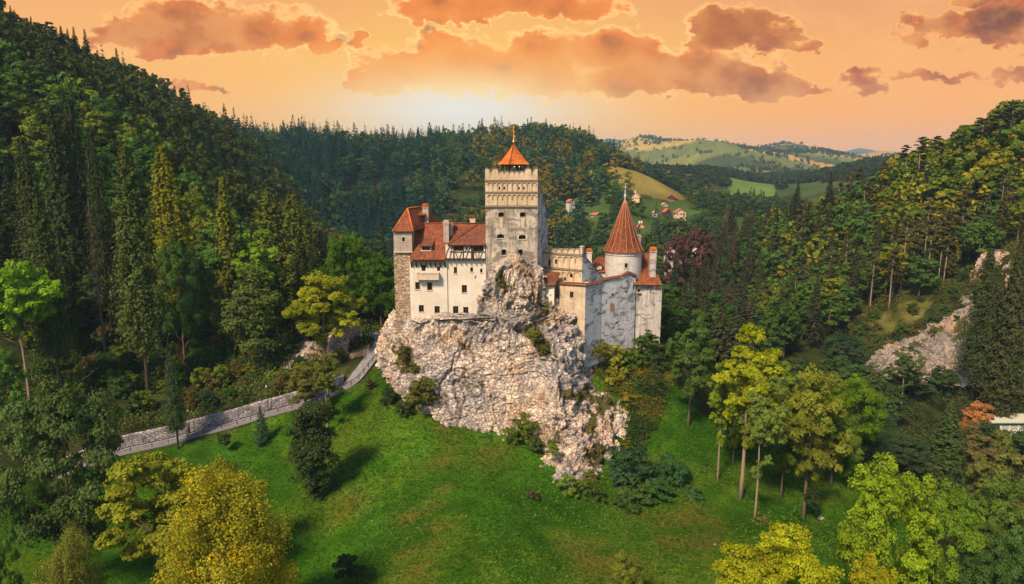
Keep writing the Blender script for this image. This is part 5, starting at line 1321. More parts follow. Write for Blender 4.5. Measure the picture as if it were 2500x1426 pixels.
TREES = [
 ('birch_tree', 'birch', 520, 1140, 185, 62, (.28, .28, .02), 'big yellowing birch with orange leaf patches at the bottom left edge of the meadow', 0, None),
 ('broadleaf_tree', 'linden', 385, 1092, 160, 74, (.20, .23, .02), 'light yellow-green spreading tree just behind the big yellowing birch', 4, None),
 ('broadleaf_tree', 'linden', 540, 1118, 62, 80, (.17, .20, .02), 'small pale green tree crown peeping out right behind the big yellowing birch', 1, None),
 ('broadleaf_tree', 'maple', 130, 940, 165, 78, (.085, .135, .038), 'large dark green round tree at the lower left, left of the path', 1, None),
 ('birch_tree', 'birch', 155, 1298, 98, 56, (.18, .20, .035), 'olive weeping birch at the bottom left corner of the view', 1, None),
 ('broadleaf_tree', 'linden', -12, 1300, 55, 58, (.09, .17, .03), 'mid green tree cut by the lower left edge of the view', 0, None),
 ('broadleaf_tree', 'dome', 45, 640, 95, 119, (.19, .36, .02), 'bright lime green tree with bare trunk at the left edge', 0, (75, 1000)),
 ('broadleaf_tree', 'linden', 0, 850, 48, 112, (.10, .22, .03), 'small bright green tree below the lime green one at the left edge', 1, None),
 ('spruce_tree', 'old_spruce', 50, 322, 62, 134, (.075, .075, .022), 'tall brownish spruce nearest the left edge', 0, None),
 ('spruce_tree', 'old_spruce', 88, 476, 66, 126, (.085, .09, .022), 'olive shaggy spruce in front of the tall brownish one at the left edge', 1, None),
 ('spruce_tree', 'spruce', 118, 245, 60, 158, (.07, .075, .02), 'tall spruce with brown tip, left one of the highest pair on the left', 0, None),
 ('spruce_tree', 'spruce', 163, 232, 62, 162, (.075, .075, .02), 'tall spruce with orange-brown tip, right one of the highest pair on the left', 1, None),
 ('spruce_tree', 'old_spruce', 218, 310, 46, 152, (.06, .065, .02), 'slender dark spruce between the highest pair and the brown-tipped one', 0, None),
 ('spruce_tree', 'spruce', 292, 335, 58, 146, (.10, .085, .02), 'brown-tipped spruce left of the olive giant', 1, None),
 ('spruce_tree', 'old_spruce', 340, 345, 78, 128, (.10, .105, .022), 'giant shaggy olive spruce with bare lower trunk above the path', 1, (365, 965)),
 ('larch_tree', 'old_spruce', 392, 345, 82, 150, (.17, .18, .015), 'yellow-green larch beside the giant olive spruce', 0, None),
 ('dead_spruce', 'bare_spruce', 234, 472, 48, 136, (.12, .075, .045), 'half bare grey-brown dying spruce on the left slope', 0, (258, 872)),
 ('larch_tree', 'spruce', 540, 425, 62, 150, (.15, .17, .02), 'yellow-green conical larch above the middle of the left wood', 0, None),
 ('broadleaf_tree', 'linden', 520, 520, 84, 154, (.09, .18, .03), 'green broadleaf tree crowded round the conical larch', 0, None),
 ('broadleaf_tree', 'maple', 425, 585, 60, 142, (.07, .15, .03), 'blue-green broadleaf tree under the yellow-green larch', 1, None),
 ('broadleaf_tree', 'ash', 630, 562, 62, 142, (.17, .28, .02), 'bright light green tree in the middle of the left wood', 1, None),
 ('broadleaf_tree', 'ivy_tree', 632, 655, 72, 135, (.085, .12, .028), 'olive green tree in front of the bright light green one', 0, (637, 910)),
 ('larch_tree', 'old_spruce', 650, 462, 80, 158, (.12, .15, .025), 'dark olive drooping tree, left one of the pair before the back hill', 1, None),
 ('larch_tree', 'old_spruce', 712, 468, 84, 160, (.11, .14, .025), 'dark olive drooping tree, right one of the pair before the back hill', 0, None),
 ('broadleaf_tree', 'linden', 790, 668, 98, 131, (.23, .26, .015), 'golden yellow tree above the pale boulder left of the castle', 1, (795, 895)),
 ('broadleaf_tree', 'maple', 850, 572, 75, 150, (.07, .15, .012), 'green round tree left of the castle, the taller of two', 0, None),
 ('broadleaf_tree', 'maple', 925, 620, 60, 148, (.055, .13, .012), 'green round tree right against the stone tower', 1, None),
 ('broadleaf_tree', 'linden', 735, 872, 62, 117, (.13, .14, .028), 'olive tree leaning over the stepped path, left of a pair', 0, (748, 1015)),
 ('broadleaf_tree', 'ash', 812, 868, 42, 112, (.12, .14, .026), 'olive tree with pale trunk below the path, right of a pair', 2, (800, 1062)),
 ('ivy_clad_tree', 'ivy_tree', 762, 980, 60, 99, (.05, .075, .022), 'dark ivy-clad tree alone on the meadow', 1, (770, 1218)),
 ('spruce_tree', 'young_spruce', 641, 990, 32, 110, (.035, .075, .04), 'small dark blue-green spruce below the path', 0, (641, 1085)),
 ('spruce_tree', 'old_spruce', 430, 852, 38, 116, (.07, .085, .025), 'spruce standing directly in front of the path', 0, (436, 1098)),
 ('broadleaf_tree', 'linden', 1682, 765, 66, 112, (.075, .13, .028), 'green tree with thin trunk right below the end house of the castle', 0, (1680, 1040)),
 ('broadleaf_tree', 'ash', 1855, 796, 90, 96, (.25, .29, .012), 'tall golden topped tree with long bare trunk on the right meadow', 0, (1808, 1218)),
 ('broadleaf_tree', 'ash', 1757, 880, 42, 99, (.17, .24, .02), 'slim light green tree with thin trunk, leftmost of the tall group on the right', 1, (1752, 1175)),
 ('broadleaf_tree', 'ash', 1893, 925, 55, 91, (.14, .20, .035), 'grey-green tree with leaning trunks between the golden topped tree and the shaggy one', 2, (1842, 1272)),
 ('broadleaf_tree', 'linden', 1985, 900, 98, 92, (.17, .20, .025), 'broad shaggy yellow-green tree, rightmost of the tall group on the right meadow', 1, (1962, 1265)),
 ('broadleaf_tree', 'maple', 2085, 912, 82, 108, (.10, .18, .012), 'round fresh green tree behind the tall group on the right', 2, None),
 ('broadleaf_tree', 'maple', 2188, 1135, 138, 66, (.19, .29, .015), 'big bright green maple at the lower right', 0, None),
 ('broadleaf_tree', 'maple', 2335, 1185, 90, 69, (.13, .23, .02), 'mid green tree grown into the right side of the big bright green maple', 1, None),
 ('broadleaf_tree', 'maple', 1905, 1285, 162, 57, (.27, .30, .012), 'yellow-green maple at the bottom edge right of the meadow', 2, None),
 ('broadleaf_tree', 'maple', 2140, 1368, 80, 54, (.28, .29, .012), 'small yellow treetop at the bottom edge right of the yellow-green maple', 0, None),
 ('broadleaf_tree', 'linden', 2450, 1168, 95, 76, (.09, .15, .025), 'dark green tree at the right edge above the lower right corner', 1, None),
 ('broadleaf_tree', 'linden', 2450, 1068, 78, 92, (.14, .16, .035), 'olive green tree at the right edge in front of the flat roofed shed', 0, None),
 ('broadleaf_tree', 'maple', 2470, 1290, 95, 63, (.06, .12, .03), 'dark blue-green tree in the lower right corner', 2, None),
 ('broadleaf_tree', 'linden', 1925, 985, 62, 98, (.12, .19, .025), 'green tree filling the gap behind the leaning trunks', 1, None),
 ('broadleaf_tree', 'maple', 2045, 1010, 66, 100, (.10, .17, .02), 'dense green tree right behind the shaggy yellow-green one', 1, None),
 ('broadleaf_tree', 'linden', 1800, 960, 40, 104, (.14, .20, .02), 'small light green tree between the slim tree and the golden topped one', 0, None),
 ('broadleaf_tree', 'linden', 1915, 890, 46, 108, (.16, .22, .02), 'light green treetop showing right of the golden topped tree', 0, None),
 ('willow_tree', 'birch', 2140, 1005, 60, 118, (.055, .10, .045), 'dark blue-green willow behind the big bright green maple', 0, None),
 ('broadleaf_tree', 'linden', 2225, 1075, 62, 112, (.045, .075, .03), 'dark low tree right of the dark willow', 1, None),
 ('spruce_tree', 'spruce', 2325, 975, 62, 118, (.085, .10, .025), 'olive green spruce in the valley left of the orange tree', 0, None),
 ('broadleaf_tree', 'linden', 2392, 982, 46, 136, (.42, .19, .06), 'orange autumn tree beside the flat roofed shed', 1, None),
 ('broadleaf_tree', 'linden', 2375, 1040, 60, 118, (.14, .12, .045), 'brownish olive tree in front of the orange tree', 0, None),
 ('broadleaf_tree', 'maple', 2060, 815, 62, 162, (.04, .075, .035), 'dark round tree at the foot of the rock face on the right', 1, None),
 ('spruce_tree', 'old_spruce', 2385, 600, 60, 152, (.075, .08, .022), 'tall dark spruce with bare foot in front of the right rock face, left of three', 1, (2373, 975)),
 ('spruce_tree', 'old_spruce', 2440, 640, 50, 154, (.08, .075, .022), 'tall dark spruce in front of the right rock face, middle of three', 0, None),
 ('spruce_tree', 'spruce', 2500, 560, 60, 150, (.08, .07, .02), 'tall brown-green spruce at the right edge, right of three', 1, None),
 ('broadleaf_tree', 'ash', 2215, 848, 34, 150, (.08, .12, .035), 'slender green tree before the grey rock face', 2, None),
 ('broadleaf_tree', 'linden', 1524, 1348, 52, 66, (.15, .18, .025), 'small bushy yellow-green tree at the bottom edge of the meadow', 1, None),
]
for (n, k, px, pt, hw, Y, c, lab, sd_, base) in TREES:
    if k in ('spruce', 'old_spruce') and n == 'spruce_tree': c = (c[0] * .72, c[1] * .98, c[2] * 1.15)
    tp(n, k, px, pt, hw, Y, c, lab, sd_, base)

# shrubs: (px, py of middle, half width px, depth, colour, label)
SH = [(905, 938, 15, 121, (.07, .045, .035), 'dark reddish bush beside the path end'), (952, 968, 26, 115, (.035, .055, .02), 'dark bush at the left foot of the crag'),
      (1028, 962, 38, 110, (.10, .11, .02), 'olive bush growing from the left foot of the crag'), (985, 990, 22, 110.5, (.05, .07, .02), 'low bush below the olive one at the left foot of the crag'),
      (1275, 1052, 44, 104, (.09, .13, .012), 'round olive bush at the foot of the crag above the meadow'), (1305, 1085, 26, 102.5, (.05, .085, .02), 'darker bush grown into the right side of the round olive one'),
      (1350, 1098, 17, 98, (.12, .20, .02), 'ivy patch climbing the foot of the rock spur'), (1300, 1208, 17, 90, (.09, .07, .035), 'brownish narrow shrub alone on the meadow'),
      (1395, 1188, 40, 94, (.11, .17, .02), 'light green bush at the tip of the rock spur'), (1450, 1205, 36, 94, (.05, .085, .018), 'dark green bush right of the light green one at the spur tip'),
      (1535, 1140, 60, 97, (.035, .075, .035), 'big dark blue-green bush beside the spur tip'), (1545, 1215, 50, 92, (.05, .095, .02), 'dark green bush below the big blue-green one'),
      (1635, 1165, 58, 97, (.035, .095, .03), 'big green thicket right of the spur, upper'), (1690, 1215, 34, 94, (.05, .11, .03), 'grey-green bush at the right end of the thicket'), (1610, 1210, 40, 93, (.04, .10, .02), 'green bush below the big green thicket'),
      (1580, 835, 36, 123, (.055, .10, .018), 'dark green bush right under the bastion wall'), (1500, 868, 36, 120, (.22, .23, .02), 'yellow-green bush under the bastion wall'), (1545, 880, 34, 120.5, (.07, .12, .018), 'green bush between the bastion bushes'), (1600, 890, 34, 121, (.04, .07, .02), 'dark bush below the end house'),
      (1470, 850, 22, 119, (.12, .12, .025), 'olive bush at the top right edge of the crag'), (1505, 920, 34, 117, (.19, .19, .02), 'olive-yellow bush on the flank of the crag'), (1550, 940, 30, 117, (.06, .09, .02), 'dark shrub on the flank right of the crag'), (1535, 985, 32, 114, (.22, .17, .02), 'brownish yellow shrub low on the flank'), (1558, 1025, 30, 112, (.42, .29, .01), 'golden shrub on the flank below the crag'), (1525, 1000, 20, 113, (.42, .30, .01), 'small golden shrub at the rim of the flank'), (1590, 1050, 18, 109, (.04, .07, .02), 'small dark shrub on the grass slope'), (1560, 1075, 24, 108, (.14, .12, .03), 'brown-olive shrub low beside the spur'), (1495, 945, 20, 116, (.12, .12, .02), 'dry looking shrub on the crag shoulder'), (1600, 930, 26, 118, (.05, .075, .02), 'dark shrub on the slope under the end house'), (1625, 860, 26, 124, (.05, .08, .02), 'dark bush at the right corner of the end house'),
      (845, 1382, 34, 74, (.03, .05, .018), 'dark low juniper on the lower meadow, left one'), (878, 1392, 20, 73, (.03, .05, .02), 'dark low juniper on the lower meadow, right one'), (547, 1072, 21, 111, (.04, .075, .025), 'little conical shrub below the path'), (800, 1000, 20, 116, (.05, .06, .03), 'dark shrub on the bank below the path'),
      (1440, 1168, 22, 97, (.12, .13, .02), 'olive bush hanging on the rock spur'), (1860, 1270, 22, 90, (.10, .13, .025), 'bush at the foot of the leaning trunks'), (1985, 1215, 26, 94, (.03, .05, .02), 'dark bush behind the shaggy tree trunk'),
      (1012, 900, 14, 112.6, (.09, .10, .02), 'mossy tuft on the left of the crag'), (985, 862, 20, 114.2, (.10, .10, .02), 'upper mossy tuft on the left of the crag'), (1308, 815, 18, 112.0, (.13, .13, .015), 'yellowish tuft in the gully of the crag'), (1328, 850, 14, 111.2, (.10, .12, .015), 'green tuft low in the gully of the crag'), (1225, 690, 9, 114.6, (.10, .11, .02), 'tuft on the rock below the keep')]
for i, (px, py, hw, Y, c, lab) in enumerate(SH):
    q = P(px, py, Y); w_ = hw / F * Y * 1.08; h = w_ * 1.75
    tree('bush' if 'juniper' not in lab else 'juniper', 'bush', q.x, q.y, h=h, hw=w_, z=q.z - h * .50, color=tuple(v * 1.15 for v in c), label=lab, cat='bush', seed=i)

# ---- the woods on the slopes
PR = np.random.default_rng(77)
def tan_px(px): return P(px, 713, 100).x / 100
NOTREE = [meadow_poly, hill_meadow, far_meadow, slope_grass]
def scatter(n, poly, spacing, seed):
    r = np.random.default_rng(seed); poly = [tuple(q) for q in poly]
    a = np.array(poly); lo_, hi = a.min(0), a.max(0)
    nx, ny = int((hi[0] - lo_[0]) / spacing) + 1, int((hi[1] - lo_[1]) / spacing) + 1
    X_, Yy = np.meshgrid(np.arange(nx), np.arange(ny)); X_ = (X_ + (Yy % 2) * .5).ravel() * spacing + lo_[0] + r.uniform(-.48, .48, nx * ny) * spacing; Yy = Yy.ravel() * spacing + lo_[1] + r.uniform(-.38, .38, nx * ny) * spacing
    k = poly_in(X_, Yy, poly)
    for q in NOTREE: k &= ~poly_in(X_, Yy, q)
    return X_[k], Yy[k]
def fan(*pp): return [(tan_px(a) * b, b) for a, b in pp]
Z_LEFT = fan((-250, 136), (150, 140), (500, 142), (700, 140), (830, 146), (945, 160), (930, 260), (820, 350), (600, 372), (350, 350), (0, 300), (-350, 290))
Z_BACK = fan((500, 385), (820, 362), (940, 300), (1120, 290), (1290, 300), (1420, 400), (1480, 470), (1560, 535), (1700, 560), (1760, 640), (1500, 690), (1100, 690), (700, 640), (480, 560))
Z_VAL = fan((940, 165), (1200, 170), (1600, 165), (1660, 200), (1690, 300), (1750, 400), (1850, 470), (1950, 560), (1900, 680), (1760, 600), (1700, 540), (1560, 520), (1430, 420), (1300, 310), (1000, 290), (930, 240))
Z_RIGHT = fan((1625, 140), (1760, 150), (1900, 158), (2060, 176), (2300, 192), (2560, 192), (2700, 200), (2720, 290), (2500, 290), (2200, 310), (1850, 320), (1740, 330), (1680, 250), (1640, 180))
Z_RVAL = fan((1990, 118), (2100, 124), (2300, 138), (2600, 120), (2620, 160), (2350, 160), (2120, 158), (1950, 150), (1850, 140), (1880, 122))
HOUSES = [(1393, 491, 440), (1455, 525, 425), (1553, 478, 452), (1641, 482, 462), (1656, 518, 430), (1625, 518, 432), (1600, 522, 428), (1560, 550, 395), (1625, 503, 445)]
HXY = [(P(a, b, c).x, c) for a, b, c in HOUSES]
cand = []
heroa = np.array(HERO)
def colr(base, r, v=.25, hue=.12):
    k = r.uniform(1 - v, 1 + v); h = r.uniform(-hue, hue); return (base[0] * k * (1 + h), base[1] * k, base[2] * k * (1 - h))
def add_wood(poly, sp_, seed, pick):
    X_, Yy = scatter(0, poly, sp_, seed); r = np.random.default_rng(seed + 1)
    zg = ground(X_, Yy); dens = fbm(np.stack([X_ * .03, Yy * .03, X_ * 0 + seed], 1), 3, 90)
    d, _, _ = path_near(X_, Yy)
    for x, y, z, dn, dp_ in zip(X_, Yy, zg, dens, d):
        if dp_ < 5: continue
        if np.min((heroa[:, 0] - x) ** 2 + (heroa[:, 1] - y) ** 2) < 16: continue
        px, py = proj(x, y, z)
        if px < -420 or px > 2900: continue
        skip = False
        for hx, hy in HXY:
            if abs(x - hx) < 9 and -34 < y - hy < 12: skip = True
        if skip: continue
        q = pick(x, y, z, px, py, dn, r)
        if q is None: continue
        kind, h, hw, c = q; cand.append((x, y, z, kind, h, hw, c, px, py))
def pick_left(x, y, z, px, py, dn, r):
    if y > 215:
        if r.random() < .22: return ('s', r.uniform(15, 23), r.uniform(2.6, 3.6), colr((.025, .055, .030), r))
        return ('b', r.uniform(12, 19), r.uniform(4.2, 6), colr((.060, .085, .018) if r.random() < .6 else (.075, .10, .020), r))
    if y > 170:
        if r.random() < .20: return ('s', r.uniform(16, 23), r.uniform(3, 4), colr((.05, .075, .024), r))
        return ('b', r.uniform(12, 18), r.uniform(4, 5.6), colr((.075, .155, .028) if r.random() < .65 else (.15, .20, .02), r))
    if r.random() < .6: return ('s', r.uniform(18, 27), r.uniform(3, 4.2), colr((.045, .06, .022), r))
    return ('b', r.uniform(9, 16), r.uniform(3.2, 4.8), colr((.06, .11, .025), r))
def pick_back(x, y, z, px, py, dn, r):
    con = .68 if px < 1080 else (.22 if px < 1500 else .45)
    if y > 560 and px < 1000: con = .9
    if dn < -.45: return None
    if r.random() < con + dn * .3: return ('s', r.uniform(12, 27), r.uniform(3.2, 4.8), colr((.014, .048, .046), r))  # spruce colour shifted to blue: haze tint put into the needles
    base = (.055, .115, .040) if r.random() < .6 else ((.17, .145, .025) if px > 1150 else (.05, .105, .045))
    return ('b', r.uniform(12, 18), r.uniform(4.5, 6.5), colr(base, r))
def pick_val(x, y, z, px, py, dn, r):
    if 300 < y < 520 and 1400 < px < 1760 and r.random() < (.38 if dn < .0 else .12): return None
    if r.random() < .15: return ('s', r.uniform(14, 22), r.uniform(3, 4), colr((.03, .06, .03), r))
    return ('b', r.uniform(7, 12), r.uniform(3.8, 5.6), colr((.045, .085, .03) if r.random() < .8 else (.10, .14, .03), r))
def pick_right(x, y, z, px, py, dn, r):
    if 2050 < px < 2420 and y < 187: return None
    if y > 225 and px > 2150:
        if r.random() < .10: return ('p', r.uniform(14, 20), r.uniform(2.8, 3.6), colr((.04, .05, .02), r))
        return ('b', r.uniform(13, 19), r.uniform(5, 7.5), colr((.22, .21, .016) if r.random() < .5 else (.10, .15, .018), r))
    if px < 1850 or y < 180:
        if r.random() < .50: return ('s', r.uniform(14, 22), r.uniform(3, 4), colr((.05, .06, .030) if r.random() < .88 else (.10, .06, .04), r))
        return ('b', r.uniform(10, 15), r.uniform(3.6, 5), colr((.05, .10, .022), r))
    u = r.random()
    if u < .16: return ('p', r.uniform(16, 22), r.uniform(2.6, 3.6), colr((.065, .065, .024), r))
    if u < .36: return ('s', r.uniform(14, 21), r.uniform(3, 3.8), colr((.06, .06, .026), r))
    return ('b', r.uniform(11, 16), r.uniform(4.2, 6.2), colr((.070, .13, .025) if r.random() < (.85 if px < 2150 else .6) else (.17, .18, .02), r))
def pick_rval(x, y, z, px, py, dn, r):
    if 2180 < px < 2600 and 132 < y < 156: return None
    return ('b', r.uniform(5, 10), r.uniform(2.8, 4.5), colr((.055, .095, .028), r))
add_wood(Z_LEFT, 6.4, 301, pick_left); add_wood(Z_BACK, 7.4, 302, pick_back); add_wood(Z_VAL, 8.0, 303, pick_val); add_wood(Z_RIGHT, 6.2, 304, pick_right); add_wood(Z_RVAL, 6.0, 305, pick_rval)
# bare-trunked pines standing free on the right slope
for (px, py, top, hw) in [(2115, 720, 590, 26), (2198, 712, 520, 30), (2160, 730, 600, 24), (2232, 700, 560, 22), (2262, 696, 500, 26), (2250, 700, 480, 24), (2340, 640, 460, 28), (2290, 690, 560, 22), (2085, 725, 610, 20), (2020, 740, 600, 28), (2390, 620, 470, 26), (2165, 690, 560, 24)]:
    q = hit(px, py, 170, 260); cand.append((q.x, q.y, q.z, 'P', P(px, top, q.y).z - q.z, hw / F * q.y, (.075, .075, .028), px, py))
# silhouetted trees on the skyline
for (px, top, Y, kind, hw, h) in [(205, 68, 266, 's', 3.4, 20), (178, 62, 266, 's', 3.0, 18), (147, 60, 262, 's', 3.6, 15), (115, 50, 258, 'p', 4, 15), (440, 215, 318, 's', 3.2, 15), (400, 205, 300, 's', 3, 15), (460, 235, 325, 's', 2.8, 13),
                                  (2475, 245, 242, 'p', 5, 14), (2440, 268, 246, 'p', 5, 15), (2290, 330, 256, 'p', 3.6, 13), (2252, 332, 258, 'p', 3.6, 13), (2345, 335, 254, 'p', 3.2, 12), (2215, 352, 262, 'p', 3.2, 11), (2400, 285, 248, 'p', 4.5, 14),
                                  (2030, 420, 270, 's', 3, 15), (1950, 437, 272, 's', 3, 15), (1790, 490, 282, 's', 3, 14), (945, 296, 600, 's', 3.6, 24)]:
    q = P(px, top, Y); cand.append((q.x, Y, q.z - h, kind, h, hw, (.035, .045, .02), px, top + 60))
# the red-leaved tree and the pink roofs stand beyond the castle on the right
for (px, top, Y, hw) in [(1690, 555, 250, 45), (1650, 575, 246, 34), (1725, 570, 255, 30)]:
    q = P(px, top, Y); g_ = gz1(q.x, Y); cand.append((q.x, Y, g_, 'R', q.z - g_, hw / F * Y, (.095, .052, .042), px, top))

KN = {'s': ('spruce_tree', 'mid_spruce'), 'b': ('broadleaf_tree', 'mid_broad'), 'p': ('pine_tree', 'mid_pine'), 'P': ('pine_tree', 'pine'), 'R': ('red_leaved_tree', 'mid_broad')}
# nearest first: those become single trees, the rest of each kind goes into the far-off wood
def zone(px, y):
    if y > 300: return 'far'
    return 'left' if px < 960 else ('valley' if px < 1620 else 'right')
LIM = {'s': 255, 'b': 240, 'p': 110, 'P': 99, 'R': 9}
def seen(c): return -120 < c[7] < 2620 and c[8] < 1500
cand.sort(key=lambda c: (0 if (seen(c) and c[1] < 305) else 1, c[1]))
cnt = {}; rest = []
WHERE = {'left': 'the wooded slope left of the castle', 'right': 'the wooded slope right of the castle', 'valley': 'the valley floor behind the castle'}
LOOK = {'s': ('dark green spruce', 'brownish green spruce'), 'b': ('dark green broadleaf tree', 'yellowish green broadleaf tree'), 'p': ('dark green pine', 'brownish green pine')}
ti = 0
for c in cand:
    x, y, z, k, h, hw, co, px, py = c; n = cnt.get(k, 0)
    if n >= LIM[k] or y > 320 and k in 'sbp' or not seen(c): rest.append(c); continue
    cnt[k] = n + 1; ti += 1; nm, pk = KN[k]
    zn = zone(px, y)
    if k in LOOK:
        warm = co[0] > co[1] * .78; lk = LOOK[k][int(warm)]
        band = 'low on' if (y < 170) else ('halfway up' if y < 225 else 'high up on')
        if zn == 'valley' or zn == 'far': band = 'crowded on'; zn = 'valley' if zn == 'far' else zn
        lab = f'{lk} among others {band} {WHERE[zn]}'; grp = f'{lk}s {band} {WHERE[zn]}'
    elif k == 'P': lab = 'pine with long bare pale trunk standing on the steep slope above the right rock face'; grp = 'bare-trunked pines on the right slope'
    else: lab = 'reddish brown tree beyond the right end of the castle'; grp = 'reddish brown trees beyond the castle'
    tree(nm, pk, x, y, h=h, hw=hw, color=co, label=lab, group=grp, seed=ti, z=z - .3)

# far-off wood: one continuous mass of small trees
def far_spruce(seed):
    r = np.random.default_rng(seed); n = 400; zf = 1 - r.random(n) ** .62 * .97; zf = np.where(zf < .7, np.round(zf * 15) / 15 + r.normal(size=n) * .012, zf); zf = np.clip(zf, .02, .985); ly = .82 + .25 * r.random(n)
    th = r.uniform(0, 6.28, n); rad = 5.0 * (1 - zf) ** .85 * ly * np.sqrt(r.uniform(.35, 1, n)); c = np.stack([np.cos(th) * rad, np.sin(th) * rad, zf * 22 - rad * .25], 1)
    N = np.stack([np.cos(th) * .7, np.sin(th) * .7, np.full(n, .6)], 1); Q = leaf_quads(c, N, 1.9 * (.36 + .72 * (1 - zf)), r, .6, .45); return Q, vary(n, r, .35, .06), 22, 3.8
def far_broad(seed):
    r = np.random.default_rng(seed); L = lobes_round(r, 9, 5, 1.5, 15, .5); Q, c = crown_from_lobes(r, L, 380, 1.45, 6, .8, 0, None, .22); Q[:, :, 2] *= 15 / np.percentile(Q[:, :, 2], 99.5); return Q, c, 15, 5
def tiny_broad(seed):
    r = np.random.default_rng(seed); L = lobes_round(r, 4, 4.5, 0, 9, .5); Q, c = crown_from_lobes(r, L, 46, 4.2, 3, .8, 0, None, .2); return Q, c, 10, 5
FP = {'s': [far_spruce(400 + i) for i in range(5)], 'b': [far_broad(410 + i) for i in range(5)], 't': [tiny_broad(420 + i) for i in range(3)]}
for r_ in ['p', 'P']: FP[r_] = FP['s']
FP['R'] = FP['b']
def stamp(items, protos, seed):
    QQ = []; CC = []; r = np.random.default_rng(seed)
    grp = {}
    for it in items: grp.setdefault(int(r.integers(0, len(protos))), []).append(it)
    for gi, its in grp.items():
        Q, c, ph, pw = protos[gi]; a = np.array([(i[0], i[1], i[2], i[4] / ph, i[5] / pw, *i[6]) for i in its]); th = r.uniform(0, 6.28, len(its))
        ct, stn = np.cos(th)[:, None, None] * a[:, 4][:, None, None], np.sin(th)[:, None, None] * a[:, 4][:, None, None]
        Xq = Q[None, :, :, 0] * ct - Q[None, :, :, 1] * stn + a[:, 0][:, None, None]; Yq = Q[None, :, :, 0] * stn + Q[None, :, :, 1] * ct + a[:, 1][:, None, None]
        Zq = Q[None, :, :, 2] * a[:, 3][:, None, None] + a[:, 2][:, None, None] - .4
        QQ.append(np.stack([Xq, Yq, Zq], -1).reshape(-1, 4, 3)); CC.append((c[None] * a[:, None, 5:8]).reshape(-1, 3))
    return np.concatenate(QQ), np.concatenate(CC)
QA, CA = [], []
for k in set(c[3] for c in rest):
    q, c = stamp([c for c in rest if c[3] == k], FP[k], 500); QA.append(q); CA.append(c)
# hedges and copses on the far ridge
r = np.random.default_rng(600); n = 26000
yy = np.exp(r.uniform(math.log(620), math.log(2900), n)); xx = r.uniform(tan_px(1420), tan_px(2560), n) * yy
pp = np.stack([xx, yy, xx * 0], 1)
fx = xx * .80 + yy * .45; fr_ = fx / 75 + fbm(pp * .0016, 3, 41) * 1.3; edge = np.abs(fr_ - np.round(fr_))
wood = fbm(pp * .0045, 3, 72)
zf = ground(xx, yy)
keep_ = (((edge < .035) & (r.random(n) < .5)) | (wood > .50) | (r.random(n) < .012)) & (yy > 1150) | (yy < 1150) & (wood > -.35)
keep_ |= (yy > 2250) & (yy < 2420) & (r.random(n) < .5)
for q in NOTREE: keep_ &= ~poly_in(xx, yy, q)
idx = np.nonzero(keep_)[0]
items = [(xx[i], yy[i], zf[i], 't', r.uniform(7, 13), r.uniform(4, 7), colr((.035, .055, .02), r), 0, 0) for i in idx]
q, c = stamp(items, FP['t'], 501); QA.append(q); CA.append(c)
fo = link('forest', quad_mesh('forest', np.concatenate(QA), np.concatenate(CA), (M['leaves'],)))
fo.color = (1, 1, 1, 1)
tag(fo, 'distant continuous woodland covering the back hill, the valley and the far ridge', 'forest', kind='stuff')
print('single trees', cnt, 'rest', len(rest), 'tiny', len(items))
# ------------------------------------------------------------------ path, wall and railing
masonry('path_setts', (.20, .20, .24), (.34, .34, .39), (.13, .13, .15), 3.2, 3.2)
def side_off(pts, d):
    out = []
    for i, p in enumerate(pts):
        t_ = (pts[min(i + 1, len(pts) - 1)] - pts[max(i - 1, 0)]); t_.z = 0; t_.normalize(); n_ = Vector((-t_.y, t_.x, 0)); out.append(p + n_ * d)
    return out
lo_, hi_ = side_off(PL, -1.35), side_off(PL, 1.35)
V = np.array([[tuple(a * (1 - f) + b * f + Vector((0, 0, .02))) for f in (0, .25, .5, .75, 1)] for a, b in zip(lo_, hi_)]).reshape(-1, 3)
me = grid_mesh('path', V, 5, len(PL)); me.materials.append(M['path_setts']); tag(link('path', me), kind='structure')
mb = MB(); kl = side_off(PL, -1.5)
for a, b in zip(kl[:-1:2], kl[2::2]): mb.bar(a + Vector((0, 0, .02)), b + Vector((0, 0, .02)), .28, .3)
plain('kerb_stone', (.24, .23, .23), .9, .3, 2)
tag(mb.build('kerb', M['kerb_stone']), kind='structure')
nW = 12 * 8
wall_line = side_off(PL, 1.75)[:nW + 1]
rr = random.Random(5); rows_ = 7; V = []
for i, p in enumerate(wall_line):
    t_ = wall_line[min(i + 1, nW)] - wall_line[max(i - 1, 0)]; t_.z = 0; t_.normalize(); n_ = Vector((-t_.y, t_.x, 0))
    hgt_ = 2.15 if i < nW - 14 else 2.15 - (i - nW + 14) * .05
    pts = [(-.05 + .10 * k / rows_, -.2 + (hgt_ + .2) * k / rows_) for k in range(rows_)] + [(.02, hgt_ + .02), (.25, hgt_ + .08), (.5, hgt_ + .02), (.55, hgt_ - .6), (.6, -.2)]
    V += [tuple(p + n_ * a + Vector((0, 0, b + rr.uniform(-.04, .04))) ) for a, b in pts]
me = grid_mesh('retaining_wall', np.array(V), rows_ + 5, len(wall_line), flip=True, smooth=False); me.materials.append(M['wall_masonry'])
tag(link('retaining_wall', me), 'long grey rubble stone retaining wall rising along the uphill side of the path', 'stone wall')
rl = side_off(PL, -1.25)
rail = empty('railing', rl[40], 'black iron railing along the downhill edge of the rising path', 'railing')
mb = MB()
for z_ in (.98, .55): mb.tube([p + Vector((0, 0, z_)) for p in rl[6:150:3]], .065 if z_ > .6 else .035, 5)
mb.build('rail', M['iron'], rail)
for i in range(6, 150, 5):
    mb = MB(); mb.tube([rl[i] + Vector((0, 0, -.2)), rl[i] + Vector((0, 0, 1.0))], .07, 6); mb.build('post', M['iron'], rail)
